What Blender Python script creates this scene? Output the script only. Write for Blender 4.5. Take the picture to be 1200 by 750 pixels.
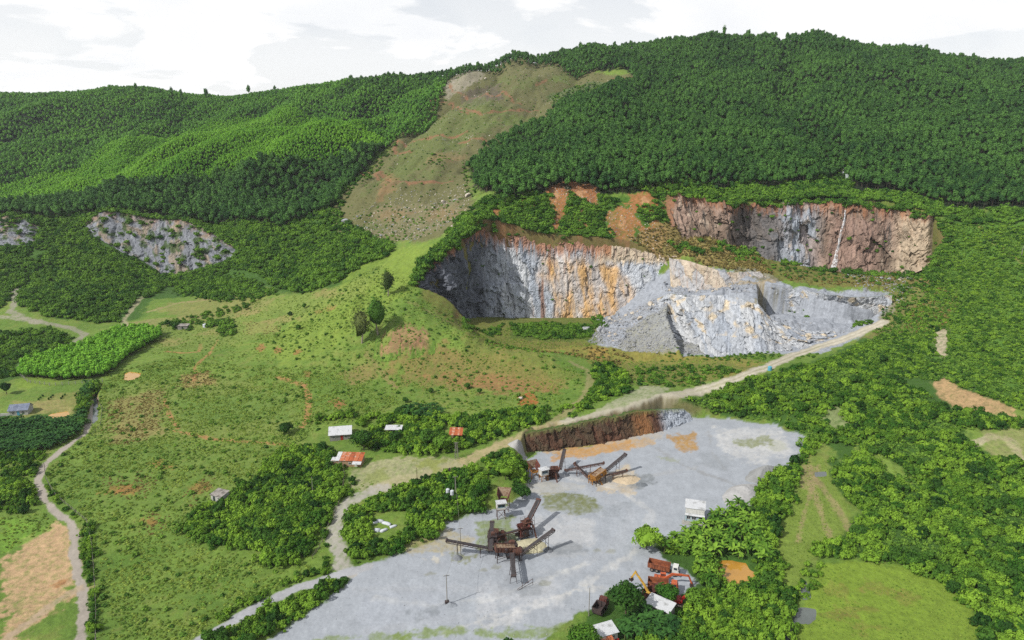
import bpy, bmesh, math, random
import numpy as np
from mathutils import Vector, Matrix

for o in list(bpy.data.objects):
    bpy.data.objects.remove(o)
random.seed(7)
RNG = np.random.default_rng(11)
SC = bpy.context.scene
COL = SC.collection
R = math.radians

# ------------------------------------------------------------------ camera
CAM_H, PITCH, FPX = 120.0, 15.0, 800.0
cam = bpy.data.cameras.new('camera')
cam.sensor_width = 36.0
cam.lens = 36.0 * FPX / 1200.0
cam.clip_start = 1.0
cam.clip_end = 30000.0
camo = bpy.data.objects.new('camera', cam)
camo.location = (0, 0, CAM_H)
camo.rotation_euler = (R(90 - PITCH), 0, 0)
COL.objects.link(camo)
SC.camera = camo

# ------------------------------------------------------------------ sky and sun
SUN_AZ = np.array([-0.86, -0.51])      # towards the sun, on the map (left and behind the camera)
SUN_EL = 43.0
SC.view_settings.view_transform = 'Standard'
SC.view_settings.look = 'None'
SC.view_settings.gamma = 1.0
SC.view_settings.exposure = 0.20
SC.render.engine = 'CYCLES'
SC.cycles.max_bounces = 6
SC.cycles.diffuse_bounces = 2
SC.cycles.glossy_bounces = 2
SC.cycles.transmission_bounces = 2
SC.cycles.transparent_max_bounces = 4
SC.cycles.use_denoising = False

sd = bpy.data.lights.new('sun', 'SUN')
sd.energy = 5.0
sd.angle = R(0.5)
sd.color = (1.0, 0.955, 0.88)
sun = bpy.data.objects.new('sun', sd)
COL.objects.link(sun)
_az = SUN_AZ / np.hypot(*SUN_AZ)
_d = Vector((_az[0] * math.cos(R(SUN_EL)), _az[1] * math.cos(R(SUN_EL)), math.sin(R(SUN_EL))))
sun.rotation_euler = _d.to_track_quat('Z', 'Y').to_euler()
sun.location = (-400, -300, 700)

world = bpy.data.worlds.new('World')
SC.world = world
world.use_nodes = True
wt = world.node_tree
wt.nodes.clear()


def nd(t, typ, **kw):
    n = t.nodes.new(typ)
    for k, v in kw.items():
        if k == 'inp':
            for kk, vv in v.items():
                n.inputs[kk].default_value = vv
        else:
            setattr(n, k, v)
    return n


def lk(t, a, b):
    t.links.new(a, b)


def ramp(t, stops, interp='LINEAR'):
    n = t.nodes.new('ShaderNodeValToRGB')
    cr = n.color_ramp
    cr.interpolation = interp
    while len(cr.elements) < len(stops):
        cr.elements.new(0.5)
    for e, (p, c) in zip(cr.elements, stops):
        e.position = p
        e.color = (c, c, c, 1) if not isinstance(c, (tuple, list)) else (*c[:3], 1)
    return n


def build_sky():
    t = wt
    out = nd(t, 'ShaderNodeOutputWorld')
    sky = nd(t, 'ShaderNodeTexSky', sky_type='NISHITA')
    sky.sun_disc = False
    sky.sun_elevation = R(SUN_EL)
    sky.sun_rotation = math.atan2(_d.x, _d.y)
    sky.altitude = 100
    sky.air_density = 1.0
    sky.dust_density = 2.0
    bg_sky = nd(t, 'ShaderNodeBackground', inp={'Strength': 0.09})
    lk(t, sky.outputs[0], bg_sky.inputs[0])
    tc = nd(t, 'ShaderNodeTexCoord')
    # a cloud deck: direction dropped on a flat layer overhead
    sep = nd(t, 'ShaderNodeSeparateXYZ')
    lk(t, tc.outputs['Generated'], sep.inputs[0])
    zz = nd(t, 'ShaderNodeMath', operation='MAXIMUM', inp={1: 0.0})
    lk(t, sep.outputs['Z'], zz.inputs[0])
    za = nd(t, 'ShaderNodeMath', operation='ADD', inp={1: 0.22})
    lk(t, zz.outputs[0], za.inputs[0])
    dx = nd(t, 'ShaderNodeMath', operation='DIVIDE')
    dy = nd(t, 'ShaderNodeMath', operation='DIVIDE')
    lk(t, sep.outputs['X'], dx.inputs[0]); lk(t, za.outputs[0], dx.inputs[1])
    lk(t, sep.outputs['Y'], dy.inputs[0]); lk(t, za.outputs[0], dy.inputs[1])
    cb = nd(t, 'ShaderNodeCombineXYZ', inp={'Z': 1.7})
    lk(t, dx.outputs[0], cb.inputs[0]); lk(t, dy.outputs[0], cb.inputs[1])
    zk = nd(t, 'ShaderNodeMath', operation='MULTIPLY', inp={1: 2.2})
    lk(t, sep.outputs['Z'], zk.inputs[0]); lk(t, zk.outputs[0], cb.inputs[2])
    n1 = nd(t, 'ShaderNodeTexNoise', inp={'Scale': 1.35, 'Detail': 9.0, 'Roughness': 0.56, 'Distortion': 0.35})
    lk(t, cb.outputs[0], n1.inputs['Vector'])
    cov = ramp(t, [(0.34, 0.0), (0.50, 1.0)])
    lk(t, n1.outputs['Fac'], cov.inputs[0])
    # brightness inside the cloud
    n2 = nd(t, 'ShaderNodeTexNoise', inp={'Scale': 2.0, 'Detail': 6.0, 'Roughness': 0.5, 'Distortion': 0.3})
    lk(t, cb.outputs[0], n2.inputs['Vector'])
    cc = ramp(t, [(0.30, (0.90, 0.915, 0.94)), (0.48, (0.98, 0.985, 0.99)), (0.56, (1.0, 1.0, 1.0))])
    lk(t, n2.outputs['Fac'], cc.inputs[0])
    bg_c = nd(t, 'ShaderNodeBackground', inp={'Strength': 0.92})
    lk(t, cc.outputs[0], bg_c.inputs[0])
    mx = nd(t, 'ShaderNodeMixShader')
    # the deck is hazy towards the horizon, made broken overhead to cut ambient light
    veil = nd(t, 'ShaderNodeMapRange', inp={'From Min': 0.10, 'From Max': 0.60, 'To Min': 0.84, 'To Max': 0.05})
    lk(t, zz.outputs[0], veil.inputs['Value'])
    cm = nd(t, 'ShaderNodeMapRange', inp={'From Min': 0.10, 'From Max': 0.60, 'To Min': 1.0, 'To Max': 0.75})
    lk(t, zz.outputs[0], cm.inputs['Value'])
    cv = nd(t, 'ShaderNodeMath', operation='MULTIPLY')
    lk(t, cov.outputs[0], cv.inputs[0]); lk(t, cm.outputs[0], cv.inputs[1])
    mm = nd(t, 'ShaderNodeMath', operation='MAXIMUM')
    lk(t, cv.outputs[0], mm.inputs[0]); lk(t, veil.outputs[0], mm.inputs[1])
    lk(t, mm.outputs[0], mx.inputs[0])
    lk(t, bg_sky.outputs[0], mx.inputs[1]); lk(t, bg_c.outputs[0], mx.inputs[2])
    lk(t, mx.outputs[0], out.inputs[0])


build_sky()

# ------------------------------------------------------------------ small maths
_perm = np.arange(4096); np.random.default_rng(3).shuffle(_perm)
_gr = np.random.default_rng(4).uniform(0, 2 * np.pi, 4096)
_gx, _gy = np.cos(_gr), np.sin(_gr)
_rv = np.random.default_rng(5).random((4096, 4))


def _h(i, j):
    return _perm[(_perm[i & 4095] + j) & 4095]


def gnoise(x, y):
    x = np.asarray(x, float); y = np.asarray(y, float)
    xi = np.floor(x).astype(int); yi = np.floor(y).astype(int)
    xf = x - xi; yf = y - yi
    u = xf * xf * xf * (xf * (xf * 6 - 15) + 10); v = yf * yf * yf * (yf * (yf * 6 - 15) + 10)

    def g(a, b, dx, dy):
        h = _h(a, b)
        return _gx[h] * dx + _gy[h] * dy
    n00 = g(xi, yi, xf, yf); n10 = g(xi + 1, yi, xf - 1, yf)
    n01 = g(xi, yi + 1, xf, yf - 1); n11 = g(xi + 1, yi + 1, xf - 1, yf - 1)
    return 1.5 * ((n00 * (1 - u) + n10 * u) * (1 - v) + (n01 * (1 - u) + n11 * u) * v)


def fbm(x, y, oc=4, rough=0.5, seed=0):
    s = 0; a = 1.0; tot = 0
    x = np.asarray(x, float) + 37.3 * seed; y = np.asarray(y, float) - 91.7 * seed
    for k in range(oc):
        s = s + a * gnoise(x, y); tot += a
        x = x * 2.03 + 11.1; y = y * 2.03 - 7.7; a *= rough
    return s / tot


def worley(x, y, seed=0):
    """nearest jittered cell: four random values of the cell, offset to its centre, edge distance"""
    x = np.asarray(x, float); y = np.asarray(y, float)
    xi = np.floor(x).astype(int); yi = np.floor(y).astype(int)
    b1 = np.full(x.shape, 9.0); b2 = np.full(x.shape, 9.0)
    bi = np.zeros(x.shape, int); bx = np.zeros(x.shape); by = np.zeros(x.shape)
    for a in (-1, 0, 1):
        for b in (-1, 0, 1):
            h = _h(xi + a + 131 * seed, yi + b)
            px = xi + a + _rv[h, 0]; py = yi + b + _rv[h, 1]
            d = (px - x) ** 2 + (py - y) ** 2
            near = d < b1
            b2 = np.where(near, b1, np.minimum(b2, d))
            b1 = np.where(near, d, b1)
            bi = np.where(near, h, bi); bx = np.where(near, x - px, bx); by = np.where(near, y - py, by)
    return _rv[(bi * 7 + 13) & 4095], bx, by, np.sqrt(b2) - np.sqrt(b1)


def sstep(a, b, x):
    t = np.clip((x - a) / (b - a), 0, 1)
    return t * t * (3 - 2 * t)


CP, SP = math.cos(R(PITCH)), math.sin(R(PITCH))


def at(u, v, Y, dz=0.0):
    """world point seen in photograph pixel (u, v) at distance Y north of the viewpoint"""
    a = (u - 600) / FPX; b = (375 - v) / FPX
    t = Y / (CP + b * SP)
    return (t * a, Y, CAM_H + t * (-SP + b * CP) + dz)


def pix(x, y, z):
    f = y * CP - (z - CAM_H) * SP
    up = y * SP + (z - CAM_H) * CP
    return 600 + FPX * x / f, 375 - FPX * up / f


class TPS:
    def __init__(self, pts, lam=0.02):
        P = np.array(pts, float)
        self.p = P[:, :2] / 100.0
        z = P[:, 2]
        n = len(P)
        K = self.k(np.hypot(self.p[:, None, 0] - self.p[None, :, 0], self.p[:, None, 1] - self.p[None, :, 1]))
        A = np.zeros((n + 3, n + 3))
        A[:n, :n] = K + lam * np.eye(n)
        A[:n, n] = 1; A[:n, n + 1:] = self.p
        A[n, :n] = 1; A[n + 1:, :n] = self.p.T
        self.w = np.linalg.solve(A, np.concatenate([z, np.zeros(3)]))

    @staticmethod
    def k(r):
        return np.where(r > 1e-9, r * r * np.log(np.maximum(r, 1e-9)), 0.0)

    def __call__(self, x, y):
        x = np.asarray(x, float) / 100; y = np.asarray(y, float) / 100
        n = len(self.p)
        s = self.w[n] + self.w[n + 1] * x + self.w[n + 2] * y
        for i in range(n):
            d2 = (x - self.p[i, 0]) ** 2 + (y - self.p[i, 1]) ** 2
            s = s + self.w[i] * 0.5 * d2 * np.log(np.maximum(d2, 1e-12))
        return s


# ------------------------------------------------------------------ lie of the land
# natural ground: where the slopes, spurs and ridges stand (pixel, distance in metres, metres up or down)
T_ = 7.0     # ridge trees stand this high above the ground
LAND = [
    # far ridge
    (-150, 118, 1120, -T_), (0, 108, 1100, -T_), (70, 108, 1100, -T_), (140, 101, 1080, -T_), (190, 106, 1080, -T_), (240, 114, 1080, -T_),
    (300, 107, 1060, -T_), (380, 96, 1040, -T_), (450, 90, 1020, -T_), (505, 90, 980, -3), (560, 80, 960, -1),
    (640, 70, 960, 0), (700, 52, 970, -T_), (800, 47, 970, -T_), (880, 46, 960, -T_), (950, 40, 950, -T_),
    (1020, 46, 940, -T_), (1100, 58, 920, -T_), (1200, 72, 900, -T_), (1350, 95, 880, -T_),
    # behind the ridge
    (0, 120, 1300, -40), (300, 115, 1300, -50), (600, 90, 1250, -70), (900, 60, 1250, -90), (1200, 80, 1200, -90),
    (0, 130, 1700, -110), (600, 130, 1700, -160), (1200, 130, 1700, -160),
    # far left hill face
    (0, 150, 940, -4), (60, 180, 830, -4), (100, 150, 930, -4), (170, 150, 930, -4), (250, 140, 960, -4), (340, 122, 960, -4), (430, 120, 930, -4),
    (480, 115, 900, -3), (500, 130, 840, -2), (450, 150, 800, -8),
    # crest of the front plantation hill and the dip behind it
    (-120, 262, 620, 0), (0, 236, 640, -3), (100, 200, 700, -3), (200, 165, 750, -3), (300, 143, 780, -3), (370, 141, 780, -3), (430, 155, 755, -4),
    (0, 222, 700, -14), (100, 185, 770, -14), (200, 155, 820, -15), (300, 138, 850, -15), (400, 140, 850, -14),
    # its face
    (0, 245, 615, -3), (100, 238, 625, -4), (200, 235, 632, -4), (300, 235, 640, -4), (350, 190, 690, -3), (250, 190, 690, -3), (150, 212, 665, -3),
    (400, 190, 680, -6), (350, 240, 610, -5), (420, 190, 670, -4),
    # top and foot of the left outcrop
    (0, 262, 590, 0), (60, 262, 592, 0), (120, 252, 598, 0), (200, 262, 600, 0), (270, 262, 590, 0), (310, 262, 575, 0),
    (0, 300, 545, 0), (60, 298, 550, 0), (120, 300, 556, 0), (200, 322, 556, 0), (270, 318, 545, 0),
    (320, 300, 530, 0), (370, 275, 535, 0), (350, 320, 490, 0), (420, 265, 520, 0),
    (-120, 300, 540, 0), (-150, 400, 400, 0), (30, 335, 500, 0), (120, 335, 505, 2), (60, 365, 445, 2), (170, 345, 480, 0), (240, 345, 475, 0), (120, 375, 440, 0),
    (300, 345, 455, 0), (250, 375, 425, 0), (180, 385, 415, 0),
    # bare hill
    (440, 215, 585, 0), (480, 180, 660, 0), (520, 140, 760, 0), (600, 120, 800, 0), (560, 180, 655, 0), (620, 150, 720, 0), (700, 100, 850, 0),
    (500, 215, 580, 0), (550, 225, 540, 0), (480, 260, 505, 0), (420, 250, 540, 0), (520, 260, 480, 0), (400, 282, 490, 0),
    (450, 285, 465, 0), (505, 285, 430, 0), (470, 305, 420, 0),
    # knoll and spur left of the pit
    (430, 320, 420, 0), (470, 340, 385, 0), (440, 368, 362, 0), (495, 352, 372, 0), (480, 385, 345, 0), (540, 385, 347, 0), (600, 405, 335, 0),
    (650, 420, 325, 0), (380, 360, 395, 0), (400, 390, 355, 0), (350, 390, 375, 0), (340, 420, 340, 0), (400, 430, 325, 0), (460, 432, 326, 0), (510, 436, 322, 0), (560, 442, 318, 0),
    (620, 452, 308, 0), (680, 440, 312, 0), (700, 425, 333, 0), (460, 470, 287, 0), (540, 470, 284, 0), (620, 475, 278, 0), (380, 470, 288, 0),
    (600, 412, 360, 0), (560, 395, 372, 0), (660, 412, 360, 0), (745, 425, 345, 0), (720, 455, 300, 0),
    # left fields
    (300, 400, 375, 0), (280, 430, 335, 0), (200, 420, 352, 0), (130, 420, 362, 0), (200, 460, 306, 0), (280, 470, 296, 0), (120, 470, 300, 0), (50, 450, 322, 0),
    (-100, 470, 300, 0), (30, 500, 275, 0), (110, 500, 275, 0), (200, 510, 262, 0), (300, 510, 259, 0), (60, 545, 238, 0), (150, 560, 226, 0), (250, 570, 219, 0),
    (350, 560, 222, 0), (60, 600, 207, 0), (20, 650, 182, 0), (85, 650, 182, 0), (150, 640, 187, 0), (250, 640, 186, 0), (330, 640, 184, 0),
    (60, 730, 150, 0), (150, 720, 154, 0), (250, 720, 152, 0), (-100, 640, 186, 0), (0, 820, 122, 0), (300, 800, 126, 0), (600, 800, 126, 0),
    # houses' yard
    (400, 510, 256, 0), (480, 505, 257, 0), (420, 550, 226, 0), (480, 550, 224, 0), (550, 535, 232, 0), (560, 510, 250, 0), (600, 500, 256, 0), (560, 560, 219, 0),
    (660, 495, 259, 0), (740, 475, 272, 0), (800, 462, 283, 0), (860, 445, 300, 0), (905, 430, 318, 0),
    # around the gravel yard (level 0)
    (600, 610, 196, 0), (700, 600, 201, 0), (500, 680, 166, 0), (600, 720, 152, 0), (700, 690, 163, 0), (850, 540, 234, 0), (900, 510, 258, 0), (760, 540, 233, 0),
    (420, 660, 174, 0), (330, 735, 147, 0), (420, 620, 190, 0), (850, 484, 283, 0), (900, 494, 276, 0), (940, 508, 263, 0), (830, 470, 290, -1),
    # right side
    (960, 470, 280, 0), (1000, 430, 315, 0), (1040, 400, 345, 0), (1080, 370, 370, 0), (1000, 400, 355, 0), (960, 420, 332, 0),
    (1100, 330, 410, 0), (1150, 300, 425, 0), (1200, 260, 450, 0), (1110, 290, 440, 0), (1100, 262, 462, 0), (1180, 350, 375, 0), (1180, 400, 330, 0), (1100, 420, 318, 0),
    (1050, 470, 277, 0), (1130, 460, 285, 0), (1200, 480, 272, 0), (1000, 510, 254, 0), (1080, 520, 245, 0), (1170, 530, 239, 0), (950, 560, 224, 0), (1030, 590, 206, 0),
    (1120, 600, 202, 0), (1200, 600, 203, 0), (950, 620, 192, 0), (1000, 660, 175, 0), (1100, 680, 167, 0), (1200, 680, 169, 0), (900, 650, 179, 0), (850, 700, 160, 0),
    (950, 740, 146, 0), (1100, 750, 143, 0), (1300, 400, 335, 0), (1350, 550, 230, 0), (1300, 720, 155, 0), (1000, 820, 120, 0), (1350, 280, 430, 0),
    # forest hill on the right, from the lip of the cliffs upward
    (560, 258, 432, 0), (583, 262, 446, 0), (600, 235, 478, 0), (590, 215, 500, 0), (640, 275, 452, 0), (640, 225, 490, 0), (700, 280, 453, 0), (700, 235, 485, 0), (760, 250, 477, 0),
    (775, 225, 500, 0), (820, 230, 497, 0), (880, 240, 495, 0), (930, 235, 500, 0), (985, 232, 500, 0), (1040, 240, 490, 0), (1090, 252, 474, 0),
    (760, 200, 530, 0), (850, 200, 540, 0), (950, 200, 545, -2), (985, 195, 545, -8), (1050, 205, 535, 0), (1150, 230, 495, 0), (1200, 225, 500, 0),
    (620, 180, 585, 0), (700, 170, 600, 0), (800, 150, 640, 0), (900, 150, 640, -3), (940, 140, 655, -8), (1000, 150, 640, 0), (1100, 150, 640, 0), (1200, 150, 630, 0),
    (680, 130, 700, 0), (750, 105, 790, 0), (850, 95, 800, 0), (915, 95, 790, -12), (1000, 95, 790, 2), (1100, 100, 770, 0), (1200, 110, 740, 0), (1350, 180, 560, 0),
    (925, 60, 890, -10), (780, 300, 452, 0), (830, 290, 470, 0),
]
QFLOOR_OLD = [
    (520, 372, 395, 0), (560, 385, 398, 0), (600, 388, 402, 0), (640, 384, 412, 0), (690, 388, 410, 0), (700, 402, 381, 0), (640, 408, 368, 0), (760, 415, 370, 0), (830, 419, 369, 0),
    (930, 413, 378, 0), (1000, 394, 391, 0), (1040, 374, 402, 0), (600, 410, 362, 0), (545, 372, 412, 0), (590, 378, 420, 0), (640, 376, 428, 0), (700, 376, 428, 0),
    (730, 385, 400, 0), (730, 372, 420, 0), (760, 372, 408, 0), (765, 350, 432, 0), (745, 356, 436, 0), (800, 345, 426, 0), (850, 340, 432, 0), (880, 325, 442, 0), (830, 320, 446, 0), (800, 390, 389, 0),
    (870, 404, 381, 0), (860, 385, 394, 0), (875, 355, 414, 0), (930, 365, 408, 0), (930, 390, 392, 0), (980, 378, 400, 0), (1010, 380, 398, 0),
    (940, 332, 440, 0), (1000, 328, 450, 0), (1040, 338, 436, 0), (900, 312, 456, 0), (850, 298, 464, 0), (960, 322, 462, 0), (1060, 318, 452, 0), (1080, 300, 460, 0),
    (790, 300, 468, 0), (820, 280, 478, 0), (900, 300, 480, 0), (980, 318, 478, 0), (745, 345, 446, 0), (700, 372, 440, 0), (1040, 312, 472, 0), (790, 330, 445, 0), (1100, 290, 455, 0),
    (780, 275, 490, 0), (860, 290, 492, 0), (980, 312, 495, 0), (1050, 305, 490, 0),
]


def atz(u, v, z):
    """the point at level z seen at pixel (u, v)"""
    return at(u, v, (CAM_H - z) / math.tan(R(PITCH) + math.atan((v - 375) / FPX)))


QFLOOR = [(520, 372, 12), (560, 385, 8), (600, 388, 7), (640, 384, 7), (690, 388, 7), (545, 372, 10), (590, 379, 8), (640, 377, 7), (692, 378, 7.5), (700, 402, 5), (640, 408, 5), (600, 410, 5.5), (760, 415, 5), (830, 421, 5), (930, 416, 5),
          (640, 366, 5), (600, 366, 5), (700, 367, 5.5), (570, 368, 6), (640, 372, 5.5), (690, 372, 5.5), (730, 371, 9), (760, 375, 14), (765, 354, 21), (748, 358, 15), (735, 388, 9), (770, 395, 9), (800, 347, 26), (800, 370, 22), (850, 342, 30), (880, 327, 32), (830, 328, 30), (795, 337, 26), (870, 350, 29),
          (900, 312, 36), (850, 298, 43), (920, 333, 29), (960, 334, 28), (1000, 332, 28), (1040, 338, 27), (960, 322, 29), (1060, 318, 30), (1080, 300, 37), (1050, 352, 22), (1055, 368, 14), (980, 318, 28), (1040, 312, 30), (900, 305, 36),
          (820, 280, 52), (860, 290, 46), (800, 296, 46), (980, 312, 29), (930, 314, 33), (1090, 290, 42), (1010, 392, 9)]
QFLOOR_L = [atz(*c) for c in QFLOOR]
BLUFF_TOP = [(770, 350, 24), (784, 344, 27), (802, 347, 28), (828, 346, 28), (850, 345, 28), (872, 351, 27), (889, 357, 25), (905, 375, 16), (940, 386, 11.5), (978, 388, 10.5)]
BLUFF_FOOT = [(774, 376, 14), (790, 390, 8), (812, 400, 5.5), (826, 413, 4.6), (848, 417, 4.6), (872, 417, 4.6), (894, 416, 4.6), (915, 415, 4.6), (944, 410, 4.6), (984, 400, 6)]
BENCH_TOP = [(887, 336, 28), (905, 337, 28), (930, 338, 27.5), (960, 344, 26.5), (990, 348, 26), (1020, 348, 26), (1045, 346, 26)]
BENCH_FOOT = [(889, 360, 11.5), (905, 365, 11.5), (928, 368, 11.5), (958, 370, 11.5), (990, 372, 11.5), (1020, 374, 11.5), (1046, 378, 11.5)]
LOWP = [atz(*c)[:2] for c in BLUFF_TOP[1:] + [(1000, 400, 6), (960, 416, 5), (900, 422, 5), (830, 426, 5), (800, 420, 5), (788, 402, 7), (781, 372, 18)]]
MIDP = [atz(*c)[:2] for c in BENCH_TOP + [(1058, 366, 14), (1012, 390, 10)] + BLUFF_TOP[:5:-1]]


class Sheet:
    """coarse regular grid of a height surface, read back bilinearly"""
    def __init__(self, f, x0, x1, y0, y1, st):
        self.x0, self.y0, self.st = x0, y0, st
        xs = np.arange(x0, x1 + st, st); ys = np.arange(y0, y1 + st, st)
        X, Y = np.meshgrid(xs, ys)
        self.z = f(X, Y)

    def __call__(self, x, y):
        fx = np.clip((np.asarray(x, float) - self.x0) / self.st, 0, self.z.shape[1] - 1.001)
        fy = np.clip((np.asarray(y, float) - self.y0) / self.st, 0, self.z.shape[0] - 1.001)
        i = fx.astype(int); j = fy.astype(int); a = fx - i; b = fy - j
        z = self.z
        return (z[j, i] * (1 - a) + z[j, i + 1] * a) * (1 - b) + (z[j + 1, i] * (1 - a) + z[j + 1, i + 1] * a) * b


land = Sheet(TPS([at(*c) for c in LAND], 0.03), -1500, 1500, 60, 1800, 6.0)
qfloor = Sheet(TPS(QFLOOR_L, 0.01), -120, 360, 320, 540, 3.0)


def poly_sd(P, x, y):
    """signed distance to a polygon, positive inside"""
    P = np.asarray(P, float)
    d = np.full(x.shape, 1e18); inside = np.zeros(x.shape, bool)
    n = len(P)
    for i in range(n):
        ax, ay = P[i]; bx, by = P[(i + 1) % n]
        ex, ey = bx - ax, by - ay
        wx, wy = x - ax, y - ay
        t = np.clip((wx * ex + wy * ey) / (ex * ex + ey * ey + 1e-12), 0, 1)
        d = np.minimum(d, (wx - ex * t) ** 2 + (wy - ey * t) ** 2)
        c = ((ay > y) != (by > y))
        with np.errstate(divide='ignore', invalid='ignore'):
            cr = x < (bx - ax) * (y - ay) / (by - ay + 1e-30) + ax
        inside ^= (c & cr)
    return np.where(inside, 1, -1) * np.sqrt(d)


def line_d(P, x, y):
    d = np.full(x.shape, 1e18)
    P = np.asarray(P, float)
    for i in range(len(P) - 1):
        ax, ay = P[i][:2]; ex, ey = P[i + 1][0] - ax, P[i + 1][1] - ay
        wx, wy = x - ax, y - ay
        t = np.clip((wx * ex + wy * ey) / (ex * ex + ey * ey + 1e-12), 0, 1)
        d = np.minimum(d, (wx - ex * t) ** 2 + (wy - ey * t) ** 2)
    return np.sqrt(d)


# lip of the quarry, left to right, then back along its mouth
LIP = [(488, 328, 388), (505, 305, 398), (522, 288, 408), (541, 272, 421), (556, 264, 436), (574, 268, 446), (604, 277, 450), (640, 284, 451), (670, 284, 452), (700, 287, 453),
       (735, 290, 454), (765, 295, 453), (795, 302, 451), (802, 292, 464), (786, 262, 484), (778, 228, 500), (820, 232, 499), (880, 240, 497), (930, 236, 502), (985, 235, 502), (1040, 243, 492), (1092, 254, 474)]
QUARRY = [at(*c)[:2] for c in LIP + [(1105, 285, 448), (1085, 320, 428), (1062, 362, 402), (1015, 394, 378), (930, 420, 349), (830, 426, 341), (740, 422, 346), (640, 413, 356), (575, 400, 372), (520, 362, 384)]]
YARD_PX = [(296, 770), (335, 735), (402, 690), (412, 676), (432, 662), (510, 634), (525, 612), (560, 602), (600, 588), (622, 572), (612, 545), (628, 531), (690, 522), (760, 507), (800, 490), (850, 490),
           (905, 498), (946, 513), (934, 538), (905, 556), (880, 582), (850, 598), (815, 615), (770, 640), (775, 652), (826, 684), (790, 697), (745, 692), (718, 692), (700, 706), (665, 726), (640, 746), (620, 770)]
YARD = [(120.0 / math.tan(R(PITCH) + math.atan((v - 375) / FPX)), u, v) for u, v in YARD_PX]
YARD = [at(u, v, Y)[:2] for Y, u, v in YARD]


OUT_A = ([(100, 262, 590), (120, 246, 598), (140, 248, 598), (165, 252, 598), (185, 256, 598), (215, 256, 594), (240, 268, 585), (262, 278, 575), (275, 288, 566)],
         [(104, 282, 577), (122, 292, 572), (142, 302, 566), (166, 310, 562), (186, 320, 556), (215, 322, 554), (240, 316, 556), (262, 312, 556), (278, 306, 556)])
OUT_B = ([(-70, 262, 590), (-20, 258, 592), (10, 252, 594), (30, 255, 592), (46, 264, 588)],
         [(-70, 304, 552), (-20, 300, 556), (10, 296, 560), (30, 294, 562), (46, 290, 568)])
OUTPOLY = [[at(*c)[:2] for c in T + B[::-1]] for T, B in (OUT_A, OUT_B)]
RAVINE = [at(*c)[:2] for c in ((930, 45, 930), (926, 70, 870), (920, 95, 790), (935, 125, 690), (948, 150, 640), (972, 180, 575), (988, 205, 530), (990, 225, 505))]
POND_W = []     # water bodies: outline on the map and water level


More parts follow.
